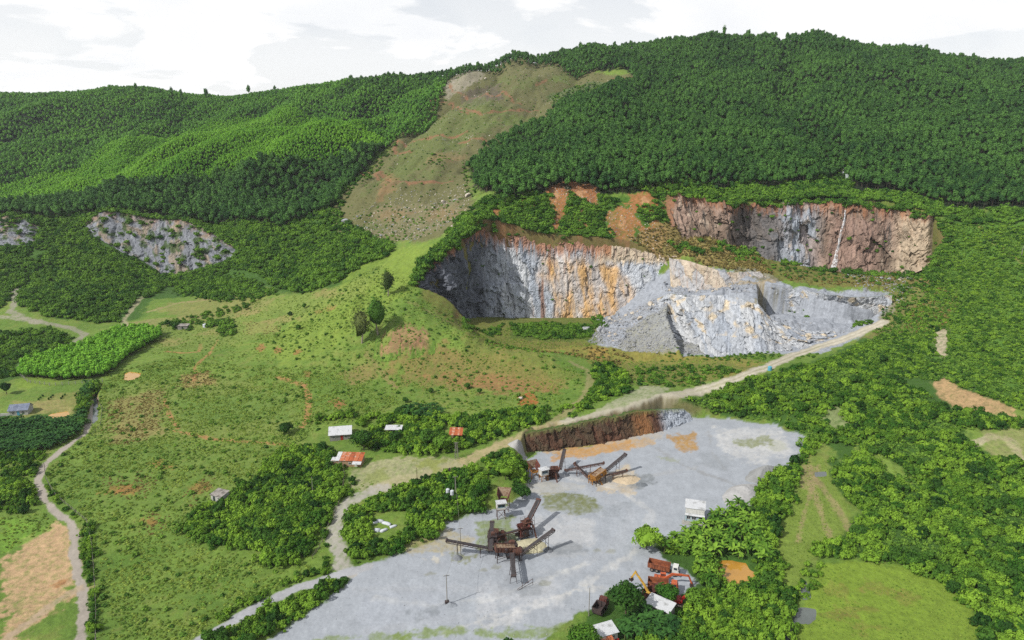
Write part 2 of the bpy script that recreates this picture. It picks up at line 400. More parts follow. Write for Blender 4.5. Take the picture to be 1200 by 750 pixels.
def H(x, y, detail=True):
    x = np.asarray(x, float); y = np.asarray(y, float)
    shp = np.broadcast(x, y).shape
    x = np.broadcast_to(x, shp).ravel(); y = np.broadcast_to(y, shp).ravel()
    z = land(x, y)
    far = y > 1750
    z = np.where(far, np.maximum(z * np.exp(-(y - 1750) / 900.0), -5), z)
    hill = sstep(545, 680, y) * sstep(1120, 930, y)
    if (hill > 0).any():
        h_ = hill > 0
        xs, ys = x[h_], y[h_]
        wv = 40 * gnoise(xs / 170, ys / 170)
        rg = 1 - 2.2 * np.abs(fbm((xs + wv - 0.25 * ys) / 120, (ys + wv) / 330, 3, 0.45, 61))
        z[h_] += hill[h_] * (-(17.0 + 5.0 * sstep(-60, -160, xs)) * (rg - 0.35) + 5.0 * fbm(xs / 60, ys / 60, 2, 0.5, 62))
    if y.max() > 560:
        dr = line_d(RAVINE, x, y)
        z = z - 13.0 * sstep(20, 0, dr) * sstep(520, 560, y)
    bare = sstep(470, 520, y) * sstep(960, 880, y) * sstep(-230, -190, x + 0.12 * y - 60) * sstep(60, 20, x)
    b_ = bare > 0
    if b_.any():
        xs, ys = x[b_], y[b_]
        z[b_] += bare[b_] * (-6.0 * (0.35 - np.abs(fbm((xs - 0.2 * ys) / 26, ys / 90, 3, 0.5, 66))) + 2.6 * fbm(xs / 60, ys / 16, 3, 0.5, 67))
    kn = sstep(285, 320, y) * sstep(470, 400, y) * sstep(6, 14, z) * sstep(60, 10, x)
    k_ = kn > 0
    if k_.any():
        xs, ys = x[k_], y[k_]
        z[k_] += kn[k_] * (2.4 * fbm(xs / 24, ys / 24, 3, 0.5, 63) + 1.5 * (0.4 - np.abs(fbm(xs / 11, ys / 30, 2, 0.5, 64))))
    if detail:
        amp = 0.35 + 2.6 * sstep(0, 60, z) * sstep(330, 560, y)
        z = z + amp * fbm(x / 34, y / 34, 4, 0.5, 1) * 1.2
    # quarry
    m = (x > -110) & (x < 340) & (y > 330) & (y < 525)
    if m.any():
        xs, ys = x[m], y[m]
        s = poly_sd(QUARRY, xs, ys)
        f = qfloor(xs, ys)
        sm = poly_sd(MIDP, xs, ys); k = sstep(-0.4, 1.2, sm); f = f * (1 - k) + 11.5 * k
        sl = poly_sd(LOWP, xs, ys); k = sstep(-0.4, 1.2, sl); f = f * (1 - k) + 4.8 * k
        if detail:
            rk = sstep(45, 60, xs) * sstep(0, 4, s)
            wx = xs + 2 * fbm(xs / 7, ys / 7, 3, 0.5, 15); wy = ys + 2 * fbm(xs / 7, ys / 7, 3, 0.5, 16)
            r1, bx, by, _ = worley(wx / 9, wy / 6, 3)
            r2, bx2, by2, _ = worley(wx / 3.4, wy / 2.6, 4)
            f = f + 0.5 * fbm(xs / 9, ys / 9, 4, 0.55, 5) + rk * (2.2 * (r1[:, 2] - 0.5) + 1.6 * (bx * (r1[:, 0] - 0.5) + by * (r1[:, 1] - 0.5)) + 0.9 * (r2[:, 2] - 0.5) + 0.6 * bx2 * (r2[:, 0] - 0.5))
        k = sstep(-0.6, 2.2, s)
        z[m] = z[m] * (1 - k) + f * k
    # gravel yard, dug level
    m = (x > -120) & (x < 140) & (y > 100) & (y < 290)
    if m.any():
        xs, ys = x[m], y[m]
        s = poly_sd(YARD, xs, ys)
        s = s + 5.0 * sstep(2, 8, xs) * sstep(76, 66, xs) * sstep(236, 242, ys)
        k = sstep(-5.0, 0.5, s + 1.2 * fbm(xs / 6, ys / 6, 3, 0.5, 9) * (detail * 1.0))
        f = 0.0 + (0.12 * fbm(xs / 12, ys / 12, 3, 0.5, 8) if detail else 0)
        z[m] = z[m] * (1 - k) + f * k
    m = (y > 540) & (y < 612) & (x < -200) & (x > -560)
    if m.any():
        for P in OUTPOLY:
            z[m] -= 9 * sstep(-0.5, 5, poly_sd(P, x[m], y[m]))
    for P, lv in POND_W:
        m = (x > P[:, 0].min() - 3) & (x < P[:, 0].max() + 3) & (y > P[:, 1].min() - 3) & (y < P[:, 1].max() + 3)
        if m.any():
            s = poly_sd(P, x[m], y[m])
            z[m] = np.where(s > -0.9, z[m] * (1 - sstep(-0.9, 0.9, s)) + (lv - 0.6) * sstep(-0.9, 0.9, s), z[m])
    if detail:
        near = sstep(420, 200, y)
        z = z + near * 0.16 * fbm(x / 2.2, y / 2.2, 3, 0.6, 2)
    return z.reshape(shp)


def ground_many(px, y0=105.0, y1=1300.0):
    """the points of the ground seen at photograph pixels: march along each line of sight, then refine"""
    px = np.asarray(px, float)
    a = (px[:, 0] - 600) / FPX; b = (375 - px[:, 1]) / FPX
    kx = a / (CP + b * SP); kz = (-SP + b * CP) / (CP + b * SP)
    Y = np.concatenate([np.arange(y0, 360, 5.0), np.arange(360, 560, 3.0), np.arange(560, y1, 8.0)])
    X = kx[:, None] * Y[None]; Z = CAM_H + kz[:, None] * Y[None]
    c = Z - H(X, np.broadcast_to(Y, X.shape), False)
    hit = c < 0
    k = np.where(hit.any(1), np.argmax(hit, 1), np.argmin(c, 1))
    hi = Y[k]; lo = np.where(hit.any(1), Y[np.maximum(k - 1, 0)], hi)
    for _ in range(7):
        m = (lo + hi) / 2
        below = CAM_H + kz * m - H(kx * m, m, False) < 0
        hi = np.where(below, m, hi); lo = np.where(below, lo, m)
    return np.stack([kx * hi, hi, H(kx * hi, hi)], 1)


def ground(u, v):
    return tuple(float(q) for q in ground_many([(u, v)])[0])


def gxy(pts):
    return ground_many(pts)[:, :2]


PONDS = [
    ('pond', [(838, 660), (846, 656), (858, 656), (866, 658), (874, 659), (878, 667), (888, 673), (876, 680), (866, 686), (856, 684), (848, 676), (842, 668)]),
    ('fish_pond', [(52, 489), (60, 484), (80, 480), (82, 487), (66, 491)]),
    ('mud_pool', [(146, 437), (152, 434), (166, 435), (164, 442), (150, 446), (145, 444)]),
    ('pool', [(928, 716), (940, 712), (955, 714), (957, 724), (948, 730), (930, 729)]),
    ('pool', [(938, 682), (944, 680), (948, 690), (950, 700), (942, 702), (938, 694)]),
    ('stream', [(114, 451), (119, 448), (113, 462), (116, 478), (114, 492), (109, 496), (108, 478), (108, 464)]),
    ('stream', [(918, 748), (926, 735), (930, 738), (922, 756), (910, 768), (906, 764)]),
    ('pool', [(955, 553), (968, 552), (968, 557), (956, 558)]),
]
_pw = []
for nm, px in PONDS:
    g = ground_many(px)
    _pw.append((g[:, :2], float(g[:, 2].min()) - 0.05))
POND_W += _pw

# ------------------------------------------------------------------ materials
def A(r, g, b, k=0.62):
    """base colour of a sunlit surface that shows as these 0-255 values in daylight"""
    f = lambda c: (c / 255 / 12.92 if c / 255 <= 0.04045 else ((c / 255 + 0.055) / 1.055) ** 2.4)
    return np.array([f(r) * k, f(g) * k, f(b) * k])


def new_mat(name):
    m = bpy.data.materials.new(name)
    m.use_nodes = True
    t = m.node_tree
    t.nodes.clear()
    o = nd(t, 'ShaderNodeOutputMaterial')
    p = nd(t, 'ShaderNodeBsdfPrincipled')
    p.inputs['Roughness'].default_value = 0.9
    p.inputs['Specular IOR Level'].default_value = 0.2
    lk(t, p.outputs[0], o.inputs[0])
    return m, t, p


def mulcol(t, a, b):
    n = nd(t, 'ShaderNodeMix', data_type='RGBA', blend_type='MULTIPLY', inp={'Factor': 1.0})
    lk(t, a, n.inputs[6]); lk(t, b, n.inputs[7])
    return n.outputs[2]


def surf_mat(name, scale=0.8, var=0.5, bump=0.5, bdist=0.25, rough=0.95):
    """ground or rock: colour attribute, with grain and relief from noise"""
    m, t, p = new_mat(name)
    at_ = nd(t, 'ShaderNodeAttribute', attribute_name='Col')
    g = nd(t, 'ShaderNodeNewGeometry')
    n = nd(t, 'ShaderNodeTexNoise', inp={'Scale': scale, 'Detail': 8.0, 'Roughness': 0.68})
    lk(t, g.outputs['Position'], n.inputs['Vector'])
    r = ramp(t, [(0.25, 1 - var), (0.5, 1.0), (0.75, 1 + var * 0.7)])
    lk(t, n.outputs['Fac'], r.inputs[0])
    lk(t, mulcol(t, at_.outputs['Color'], r.outputs[0]), p.inputs['Base Color'])
    n2 = nd(t, 'ShaderNodeTexNoise', inp={'Scale': scale * 1.9, 'Detail': 6.0, 'Roughness': 0.7})
    lk(t, g.outputs['Position'], n2.inputs['Vector'])
    b = nd(t, 'ShaderNodeBump', inp={'Strength': bump, 'Distance': bdist})
    lk(t, n2.outputs['Fac'], b.inputs['Height'])
    lk(t, b.outputs[0], p.inputs['Normal'])
    p.inputs['Roughness'].default_value = rough
    return m


M_GROUND = surf_mat('ground_surface', 0.55, 0.38, 0.7, 0.5)
M_GRAVEL = surf_mat('gravel_surface', 1.2, 0.16, 0.25, 0.12)
M_ROCK = surf_mat('rock_face', 0.45, 0.42, 0.8, 0.9)


def flat_mat(name, col, rough=0.7, var=0.25, scale=2.0, metal=0.0, col2=None, spec=0.3):
    m, t, p = new_mat(name)
    g = nd(t, 'ShaderNodeTexCoord')
    n = nd(t, 'ShaderNodeTexNoise', inp={'Scale': scale, 'Detail': 6.0, 'Roughness': 0.65})
    lk(t, g.outputs['Object'], n.inputs['Vector'])
    c2 = tuple(np.array(col) * (1 - var)) if col2 is None else tuple(col2)
    r = ramp(t, [(0.36, c2), (0.62, tuple(col))])
    lk(t, n.outputs['Fac'], r.inputs[0])
    lk(t, r.outputs[0], p.inputs['Base Color'])
    p.inputs['Roughness'].default_value = rough
    p.inputs['Metallic'].default_value = metal
    p.inputs['Specular IOR Level'].default_value = spec
    b = nd(t, 'ShaderNodeBump', inp={'Strength': 0.15, 'Distance': 0.05})
    lk(t, n.outputs['Fac'], b.inputs['Height'])
    lk(t, b.outputs[0], p.inputs['Normal'])
    return m


def leaf_mat(name, dark, light, far=90.0, each=0.75):
    """leaves: hue shifts from plant to plant and over the hillside; some light passes through"""
    m = bpy.data.materials.new(name)
    m.use_nodes = True
    t = m.node_tree
    t.nodes.clear()
    o = nd(t, 'ShaderNodeOutputMaterial')
    oi = nd(t, 'ShaderNodeObjectInfo')
    g = nd(t, 'ShaderNodeNewGeometry')
    sc = nd(t, 'ShaderNodeVectorMath', operation='SCALE', inp={'Scale': 1.0 / far})
    lk(t, g.outputs['Position'], sc.inputs[0])
    n = nd(t, 'ShaderNodeTexNoise', inp={'Scale': 1.0, 'Detail': 3.0})
    lk(t, sc.outputs[0], n.inputs['Vector'])
    n2 = nd(t, 'ShaderNodeTexNoise', inp={'Scale': 0.9, 'Detail': 2.0})
    lk(t, g.outputs['Position'], n2.inputs['Vector'])
    a = nd(t, 'ShaderNodeMath', operation='MULTIPLY_ADD', inp={1: each, 2: 0.105 - 0.5 * each})
    lk(t, oi.outputs['Random'], a.inputs[0])
    b = nd(t, 'ShaderNodeMath', operation='MULTIPLY_ADD', inp={1: 0.9})
    lk(t, n.outputs['Fac'], b.inputs[0]); lk(t, a.outputs[0], b.inputs[2])
    c = nd(t, 'ShaderNodeMath', operation='MULTIPLY_ADD', inp={1: 0.5})
    lk(t, n2.outputs['Fac'], c.inputs[0]); lk(t, b.outputs[0], c.inputs[2])
    c2 = nd(t, 'ShaderNodeMath', operation='SUBTRACT', inp={1: 0.3})
    lk(t, c.outputs[0], c2.inputs[0])
    r = ramp(t, [(0.1, tuple(dark)), (0.85, tuple(light))])
    lk(t, c2.outputs[0], r.inputs[0])
    d = nd(t, 'ShaderNodeBsdfPrincipled')
    d.inputs['Roughness'].default_value = 0.75
    d.inputs['Specular IOR Level'].default_value = 0.12
    tr = nd(t, 'ShaderNodeBsdfTranslucent')
    lk(t, r.outputs[0], d.inputs['Base Color'])
    lk(t, r.outputs[0], tr.inputs[0])
    mx = nd(t, 'ShaderNodeMixShader', inp={0: 0.22})
    lk(t, d.outputs[0], mx.inputs[1]); lk(t, tr.outputs[0], mx.inputs[2])
    lk(t, mx.outputs[0], o.inputs[0])
    return m


def mesh_np(name, V, F, mat, smooth=True, cols=None):
    V = np.asarray(V, np.float32); F = np.asarray(F, np.int32)
    me = bpy.data.meshes.new(name)
    me.vertices.add(len(V)); me.vertices.foreach_set('co', V.ravel())
    k = F.shape[1]
    me.loops.add(F.size); me.loops.foreach_set('vertex_index', F.ravel())
    me.polygons.add(len(F))
    me.polygons.foreach_set('loop_start', np.arange(0, F.size, k, dtype=np.int32))
    me.polygons.foreach_set('use_smooth', np.full(len(F), smooth, bool))
    me.update(calc_edges=True)
    if cols is not None:
        ca = me.attributes.new('Col', 'FLOAT_COLOR', 'POINT')
        c4 = np.ones((len(V), 4), np.float32); c4[:, :3] = cols
        ca.data.foreach_set('color', c4.ravel())
    if mat is not None:
        me.materials.append(mat)
    return me


def link(name, me, parent=None, label=None, cat=None, group=None, kind=None, loc=None, rz=None):
    o = bpy.data.objects.new(name, me)
    COL.objects.link(o)
    if parent is not None:
        o.parent = parent
    if loc is not None:
        o.location = loc
    if rz is not None:
        o.rotation_euler = (0, 0, rz)
    for k, v in (('label', label), ('category', cat), ('group', group), ('kind', kind)):
        if v:
            o[k] = v
    return o


def empty(name, loc, rz, label, cat, group=None):
    o = link(name, None, None, label, cat, group, None, loc, rz)
    o.empty_display_size = 0.5
    return o


# ------------------------------------------------------------------ ground colours
C_GRASS = A(92, 124, 46); C_GRASS2 = A(120, 146, 62); C_DRYGRASS = A(136, 136, 74); C_BUSHG = A(66, 100, 36)
C_FOREST = A(30, 46, 24); C_GRAVEL = A(164, 170, 178); C_ROAD = A(178, 170, 152); C_SOIL = A(160, 124, 88); C_RED = A(142, 104, 78)
C_OLIVE = A(106, 106, 68); C_OCHRE = A(176, 138, 76); C_ROCK = A(160, 166, 176); C_DARKG = A(70, 100, 40); C_LAWN = A(122, 148, 50)
C_TAN = A(196, 164, 128)

PAINT = []      # (kind, pixel points, colour, soft edge m, wobble m, strength, surface class)
def area(px, col, soft=2.0, wob=3.0, k=1.0, cls=None): PAINT.append(('a', px, col, soft, wob, k, cls))
def line(px, col, w, soft=0.8, wob=0.6, k=1.0, cls=None): PAINT.append(('l', px, col, soft, wob, k, cls, w))

# forest floors
area([(-300, 60), (250, 112), (505, 88), (512, 120), (470, 160), (445, 180), (410, 215), (385, 250), (330, 272), (250, 262), (130, 250), (60, 258), (-300, 258)], C_FOREST, 6, 5)
area([(650, 55), (800, 47), (950, 40), (1200, 70), (1500, 100), (1500, 240), (1200, 245), (1105, 250), (1040, 240), (900, 232), (780, 222), (700, 228), (640, 228), (590, 245), (556, 222), (548, 195), (565, 178), (640, 138), (655, 122), (742, 98), (735, 80), (655, 86)], C_FOREST, 4, 5)
# scrubby ground
area([(0, 252), (120, 245), (280, 262), (330, 270), (400, 235), (420, 260), (465, 285), (440, 320), (380, 340), (330, 345), (300, 330), (250, 345), (180, 350), (160, 375), (60, 372), (0, 350)], C_BUSHG, 4, 4)
area([(0, 395), (90, 405), (130, 390), (180, 388), (150, 410), (30, 440), (0, 450)], C_BUSHG, 3, 3)
area([(800, 470), (880, 445), (950, 425), (1010, 395), (1050, 380), (1095, 330), (1110, 255), (1400, 240), (1500, 800), (1140, 760), (1120, 690), (1060, 655), (960, 650), (1000, 600), (960, 560), (985, 530), (950, 510), (900, 490)], C_BUSHG, 3, 4)
area([(930, 760), (900, 650), (915, 600), (930, 560), (950, 520), (880, 580), (820, 600), (760, 640), (700, 700), (660, 770)], C_BUSHG, 2, 2)
area([(1000, 520), (1040, 535), (1070, 560), (1120, 580), (1040, 560), (1000, 545)], C_GRASS2, 3, 3)
area([(1120, 500), (1200, 470), (1260, 560), (1180, 550)], C_GRASS2, 3, 3)
area([(1060, 390), (1095, 330), (1110, 262), (1200, 258), (1450, 250), (1450, 470), (1200, 470), (1120, 440)], A(92, 132, 44), 6, 6, 0.9)
# bare hill
area([(505, 92), (560, 79), (650, 68), (700, 84), (745, 90), (748, 100), (660, 124), (640, 142), (600, 166), (562, 180), (548, 198), (556, 232), (560, 258), (530, 272), (490, 285), (455, 282), (400, 278), (388, 250), (412, 215), (450, 180), (480, 150), (512, 120)], C_OLIVE, 5, 5)
area([(430, 225), (520, 180), (560, 160), (600, 130), (560, 120), (500, 150), (460, 190)], A(98, 112, 58), 10, 14, 0.8)
area([(440, 240), (540, 230), (545, 260), (480, 280), (420, 275)], A(128, 122, 92), 8, 8, 0.7)
area([(640, 110), (700, 96), (735, 98), (690, 112), (650, 122)], A(80, 106, 60), 4, 4, 0.8)
area([(520, 98), (555, 82), (568, 92), (540, 108), (522, 118)], A(168, 160, 148), 3, 4, 0.6)
area([(540, 110), (580, 100), (590, 115), (560, 125), (540, 122)], A(96, 84, 82), 4, 4, 0.7)
for u, v, r in ((560, 150, 26), (600, 140, 20), (520, 185, 24), (500, 205, 20), (470, 195, 16), (560, 120, 16), (620, 100, 18), (660, 92, 16), (460, 250, 22), (520, 250, 22), (440, 265, 16), (590, 95, 14)):
    area([(u - r, v + r * 0.2), (u - r * 0.2, v - r * 0.35), (u + r, v - r * 0.1), (u + r * 0.3, v + r * 0.35)], (A(104, 124, 60), A(136, 116, 82), A(98, 110, 60))[(u // 10) % 3], 8, 9, 0.75)
for L, w in (([(526, 98), (530, 108), (545, 112), (580, 113), (590, 106), (600, 118), (612, 122)], 3.0), ([(505, 118), (530, 122), (550, 130), (565, 133), (600, 128), (630, 130)], 3.4),
             ([(490, 136), (520, 137), (550, 134)], 3.0), ([(465, 165), (500, 163), (525, 160), (547, 155)], 3.6), ([(465, 165), (462, 175), (470, 180), (482, 179)], 3.6),
             ([(540, 168), (565, 164), (590, 165)], 3.4), ([(415, 196), (440, 202), (455, 212), (480, 216), (510, 213), (530, 212)], 3.6), ([(420, 198), (450, 206)], 5), ([(628, 100), (640, 94)], 3),
             ([(690, 120), (700, 117)], 4), ([(718, 94), (740, 91)], 4)):
    line(L, C_RED, w, 1.2, 1.5, 0.95)
area([(455, 205), (470, 212), (460, 225), (440, 235)], A(150, 116, 84), 4, 4, 0.6)
# grass slopes round the knoll, worn soil
area([(430, 300), (470, 290), (520, 285), (485, 325), (480, 345), (450, 360), (400, 400), (340, 430), (300, 410), (330, 385), (380, 350)], A(128, 150, 60), 8, 6, 0.8)
area([(462, 385), (475, 378), (500, 388), (505, 410), (480, 412), (445, 418)], A(158, 124, 94), 2.5, 3, 0.9)
area([(400, 435), (430, 425), (445, 440), (410, 455)], A(150, 122, 84), 3, 3, 0.6)
area([(455, 418), (520, 405), (580, 415), (640, 435), (665, 455), (600, 462), (540, 455), (470, 450)], A(140, 116, 74), 6, 8, 0.75)
area([(500, 440), (560, 438), (650, 446), (655, 460), (570, 458)], A(150, 112, 74), 3, 5, 0.8)
area([(545, 395), (600, 405), (650, 425), (690, 440), (650, 455), (600, 440), (540, 420)], A(122, 122, 62), 6, 5, 0.7)
area([(605, 465), (620, 460), (632, 468), (625, 478), (608, 474)], A(168, 96, 52), 1, 1.2, 0.9)
area([(560, 395), (620, 395), (700, 402), (830, 420), (900, 425), (870, 440), (760, 450), (700, 430), (660, 412), (600, 412)], A(140, 128, 66), 3, 4, 0.85)
area([(690, 408), (715, 408), (705, 425), (690, 420)], C_OCHRE, 3, 3, 0.7)
area([(740, 425), (850, 425), (880, 432), (820, 450), (750, 455), (720, 440)], A(104, 112, 56), 3, 4, 0.7)
# left fields
area([(110, 470), (150, 450), (260, 440), (340, 460), (355, 500), (260, 515), (200, 520), (120, 520)], A(120, 134, 66), 6, 5, 0.7)
area([(130, 470), (190, 455), (190, 510), (130, 520)], A(146, 134, 84), 5, 5, 0.75)
area([(210, 440), (245, 435), (252, 450), (215, 455)], A(160, 142, 88), 2.5, 3, 0.85)
area([(285, 378), (320, 375), (330, 388), (290, 392)], A(158, 144, 88), 3, 3, 0.7)
area([(200, 470), (330, 455), (340, 490), (240, 500)], A(90, 128, 48), 6, 6, 0.6)
area([(60, 560), (160, 520), (330, 520), (390, 545), (300, 560), (240, 590), (150, 600), (90, 590)], A(104, 130, 56), 6, 5, 0.6)
area([(50, 465), (100, 455), (118, 462), (104, 490), (40, 478)], A(140, 138, 80), 2, 2.5, 0.9)
area([(15, 470), (70, 468), (85, 482), (20, 490)], A(160, 146, 98), 2, 2, 0.6)
area([(18, 445), (60, 440), (70, 452), (20, 455)], C_LAWN, 2, 2, 0.7)
area([(0, 655), (28, 632), (72, 612), (86, 618), (92, 650), (92, 695), (65, 712), (28, 745), (0, 765)], C_TAN, 2.0, 4.5, 0.95)
area([(0, 605), (45, 612), (60, 620), (25, 640), (0, 650)], A(116, 158, 52), 2, 2, 0.8)
for c in ((155, 575), (135, 572), (235, 570), (175, 610), (190, 545), (70, 690)):
    u, v = c
    area([(u - 14, v), (u, v - 6), (u + 14, v + 1), (u + 2, v + 6)], A(160, 112, 66), 1.5, 3.2, 0.75)
for L, w in (([(193, 468), (200, 490), (210, 503)], 1.6), ([(358, 452), (362, 470), (360, 490), (354, 500)], 2.6), ([(325, 442), (345, 448), (358, 452)], 2.6), ([(195, 412), (215, 414), (233, 412), (235, 403)], 2.0),
             ([(205, 505), (250, 515), (330, 520), (380, 528)], 1.8), ([(228, 447), (228, 430), (245, 415), (255, 398)], 1.6)):
    line(L, A(172, 126, 84), w, 0.8, 0.8, 0.9)
line([(262, 395), (275, 405), (300, 402), (330, 405)], A(130, 146, 66), 2.4, 1, 1, 0.8)
for u, v in ((325, 410), (348, 412), (306, 407), (375, 365), (385, 362), (360, 438), (395, 470), (398, 475)):
    area([(u - 7, v + 1), (u, v - 4), (u + 7, v), (u, v + 4)], A(160, 108, 72), 1.2, 2.5, 0.8)
# lawns and tracks in the right foreground
area([(930, 760), (925, 735), (945, 700), (965, 662), (1000, 655), (1060, 665), (1110, 685), (1140, 715), (1148, 760)], C_LAWN, 1.5, 1.5)
area([(905, 640), (930, 590), (945, 545), (960, 530), (975, 560), (1000, 600), (985, 635), (950, 652), (935, 690), (920, 700)], A(118, 140, 58), 1.5, 1.5)
for u, v in ((1030, 690), (1000, 715), (985, 690), (1060, 700), (1010, 735), (970, 720)):
    area([(u - 22, v), (u, v - 7), (u + 22, v + 1), (u, v + 8)], A(128, 120, 62), 2, 4, 0.55)
for L, w in (([(950, 545), (955, 580), (965, 610), (975, 635)], 2.0), ([(955, 560), (985, 600), (998, 625)], 2.4), ([(960, 545), (952, 570), (940, 610), (935, 635)], 1.4), ([(946, 548), (944, 570)], 4)):
    line(L, A(158, 142, 104), w, 1.0, 0.8, 0.75)
line([(1140, 520), (1165, 510), (1185, 515), (1195, 535), (1200, 545)], A(188, 178, 150), 3.6, 1, 1, 0.9)
area([(1150, 505), (1200, 500), (1230, 540), (1160, 535)], A(160, 152, 110), 2, 2, 0.6)
area([(1092, 450), (1105, 442), (1125, 455), (1190, 478), (1195, 490), (1120, 480), (1098, 462)], A(190, 158, 116), 1.5, 2.2, 0.95)
area([(1095, 390), (1110, 385), (1112, 400), (1108, 420), (1096, 415)], A(196, 178, 158), 1.2, 2, 0.9)
area([(1072, 325), (1100, 320), (1098, 330), (1078, 338)], A(182, 140, 96), 1.5, 2, 0.85)
area([(1060, 370), (1110, 330), (1125, 345), (1110, 385), (1080, 390), (1040, 400)], A(130, 124, 70), 4, 4, 0.7)
area([(960, 480), (990, 475), (1000, 500), (975, 510)], A(150, 158, 110), 2, 3, 0.75)
line([(1142, 258), (1160, 280), (1180, 297), (1200, 310)], A(150, 134, 84), 2.2, 0.8, 1, 0.7)
# orange soil slips above the quarry face
area([(540, 255), (575, 244), (590, 262), (586, 290), (560, 270), (530, 285)], C_BUSHG, 2, 3)
area([(585, 235), (700, 230), (800, 240), (850, 250), (850, 300), (740, 295), (640, 290), (585, 285)], A(74, 110, 36), 2, 3)
for P in ([(572, 247), (588, 246), (584, 275), (590, 300), (578, 278)], [(640, 222), (662, 214), (666, 235), (660, 262), (652, 290), (646, 270), (648, 245)], [(668, 215), (700, 218), (702, 240), (688, 238), (672, 230)],
          [(612, 236), (624, 232), (622, 260), (616, 280), (610, 262)], [(676, 240), (690, 238), (688, 270), (680, 288), (674, 265)], [(735, 228), (770, 226), (776, 246), (752, 250), (740, 242)], [(600, 246), (606, 244), (604, 276), (600, 268)],
          [(705, 250), (735, 238), (748, 262), (742, 282), (715, 275)], [(750, 262), (775, 262), (785, 285), (765, 295), (752, 285)], [(775, 222), (795, 222), (800, 240), (785, 245)]):
    area(P, A(172, 116, 76), 1.6, 4.5, 0.95)
for i, (u, v) in enumerate(((650, 230), (656, 255), (652, 275), (680, 225), (692, 232), (715, 255), (730, 262), (722, 272), (760, 275), (770, 285), (617, 250), (682, 262), (755, 236), (580, 255))):
    area([(u - 5, v + 2), (u - 1, v - 7), (u + 5, v - 1), (u + 1, v + 7)], (A(196, 152, 112), A(138, 92, 66), A(160, 128, 92))[i % 3], 1.0, 2.5, 0.85)
area([(735, 280), (830, 272), (890, 300), (905, 322), (840, 316), (780, 306)], A(158, 136, 88), 2.5, 3, 0.9)
# quarry floor, benches
area([(690, 402), (700, 370), (740, 330), (800, 318), (890, 316), (930, 340), (1040, 340), (1050, 360), (1020, 388), (960, 414), (830, 420), (740, 412)], C_ROCK, 2, 3)
area([(725, 408), (735, 385), (765, 368), (800, 380), (830, 412), (780, 415)], A(150, 150, 138), 2, 2.5, 0.9)
area([(855, 320), (900, 300), (980, 316), (1050, 312), (1085, 300), (1070, 330), (1040, 340), (980, 336), (920, 330), (890, 330)], A(120, 112, 62), 2, 3, 0.9)
area([(900, 300), (960, 318), (1020, 322), (1000, 332), (940, 326)], A(112, 112, 58), 2, 2, 0.6)
area([(1045, 345), (1075, 320), (1100, 285), (1110, 300), (1090, 335), (1065, 372), (1030, 395), (1010, 396), (1030, 375)], A(128, 120, 72), 3, 4, 0.85)
line([(820, 330), (850, 335), (890, 335), (905, 330)], A(164, 146, 108), 4, 1.5, 1.5, 0.8)
area([(490, 345), (540, 340), (600, 345), (700, 350), (705, 402), (640, 408), (590, 408), (550, 392)], A(112, 112, 56), 3, 4, 0.9)
area([(600, 380), (700, 378), (690, 398), (640, 400), (600, 396)], A(70, 96, 36), 2, 3, 0.8)
area([(890, 348), (930, 352), (900, 366), (885, 362)], A(124, 116, 74), 2, 2, 0.7)
# the gravel yard
area(YARD_PX, C_GRAVEL, 1.2, 1.6, 1.0, 'gravel_yard')
for P, c, k in (([(640, 530), (660, 522), (760, 512), (770, 520), (720, 530), (680, 535)], A(196, 160, 104), 0.7), ([(695, 560), (735, 545), (748, 560), (738, 582), (700, 575)], A(196, 180, 152), 0.8),
                ([(630, 580), (660, 576), (700, 585), (705, 598), (680, 604), (640, 595)], A(112, 118, 66), 0.9), ([(560, 612), (600, 605), (605, 640), (560, 645)], A(120, 136, 70), 0.8),
                ([(470, 640), (520, 618), (560, 630), (540, 645), (480, 650)], A(172, 160, 120), 0.75), ([(530, 648), (560, 650), (545, 660), (528, 656)], A(120, 124, 66), 0.7),
                ([(490, 655), (520, 650), (515, 662)], A(206, 198, 178), 0.6), ([(610, 570), (640, 562), (690, 570), (640, 582)], A(178, 174, 160), 0.6),
                ([(790, 515), (800, 512), (810, 525), (798, 526)], A(190, 152, 84), 0.8), ([(896, 518), (915, 516), (922, 526), (905, 530)], A(130, 140, 84), 0.8), ([(770, 535), (800, 538), (790, 545)], A(140, 148, 110), 0.6),
                ([(620, 640), (680, 640), (690, 650), (640, 656)], A(168, 170, 172), 0.5), ([(735, 560), (760, 563), (752, 572)], A(150, 156, 160), 0.7)):
    area(P, c, 1.2, 2.0, k)
for L, w, c, k in (([(640, 560), (700, 580), (740, 600), (720, 640), (640, 690), (560, 720), (430, 740)], 3.2, A(168, 172, 178), 0.6), ([(650, 556), (720, 572), (765, 600), (740, 650), (660, 700), (570, 735)], 2.2, A(200, 200, 198), 0.6),
                   ([(760, 520), (800, 545), (840, 560), (870, 572)], 1.2, A(146, 148, 150), 0.7), ([(830, 505), (835, 530), (848, 548)], 1.0, A(150, 150, 150), 0.6), ([(420, 690), (480, 690), (560, 690), (640, 670)], 2.6, A(172, 176, 182), 0.5),
                   ([(440, 700), (500, 710), (580, 700), (690, 660)], 1.6, A(206, 206, 202), 0.5), ([(690, 560), (760, 558), (830, 545)], 2.0, A(168, 170, 172), 0.5), ([(720, 690), (680, 690), (600, 715), (520, 742)], 1.6, A(204, 202, 196), 0.5)):
    line(L, c, w, 1.6, 1.6, k)
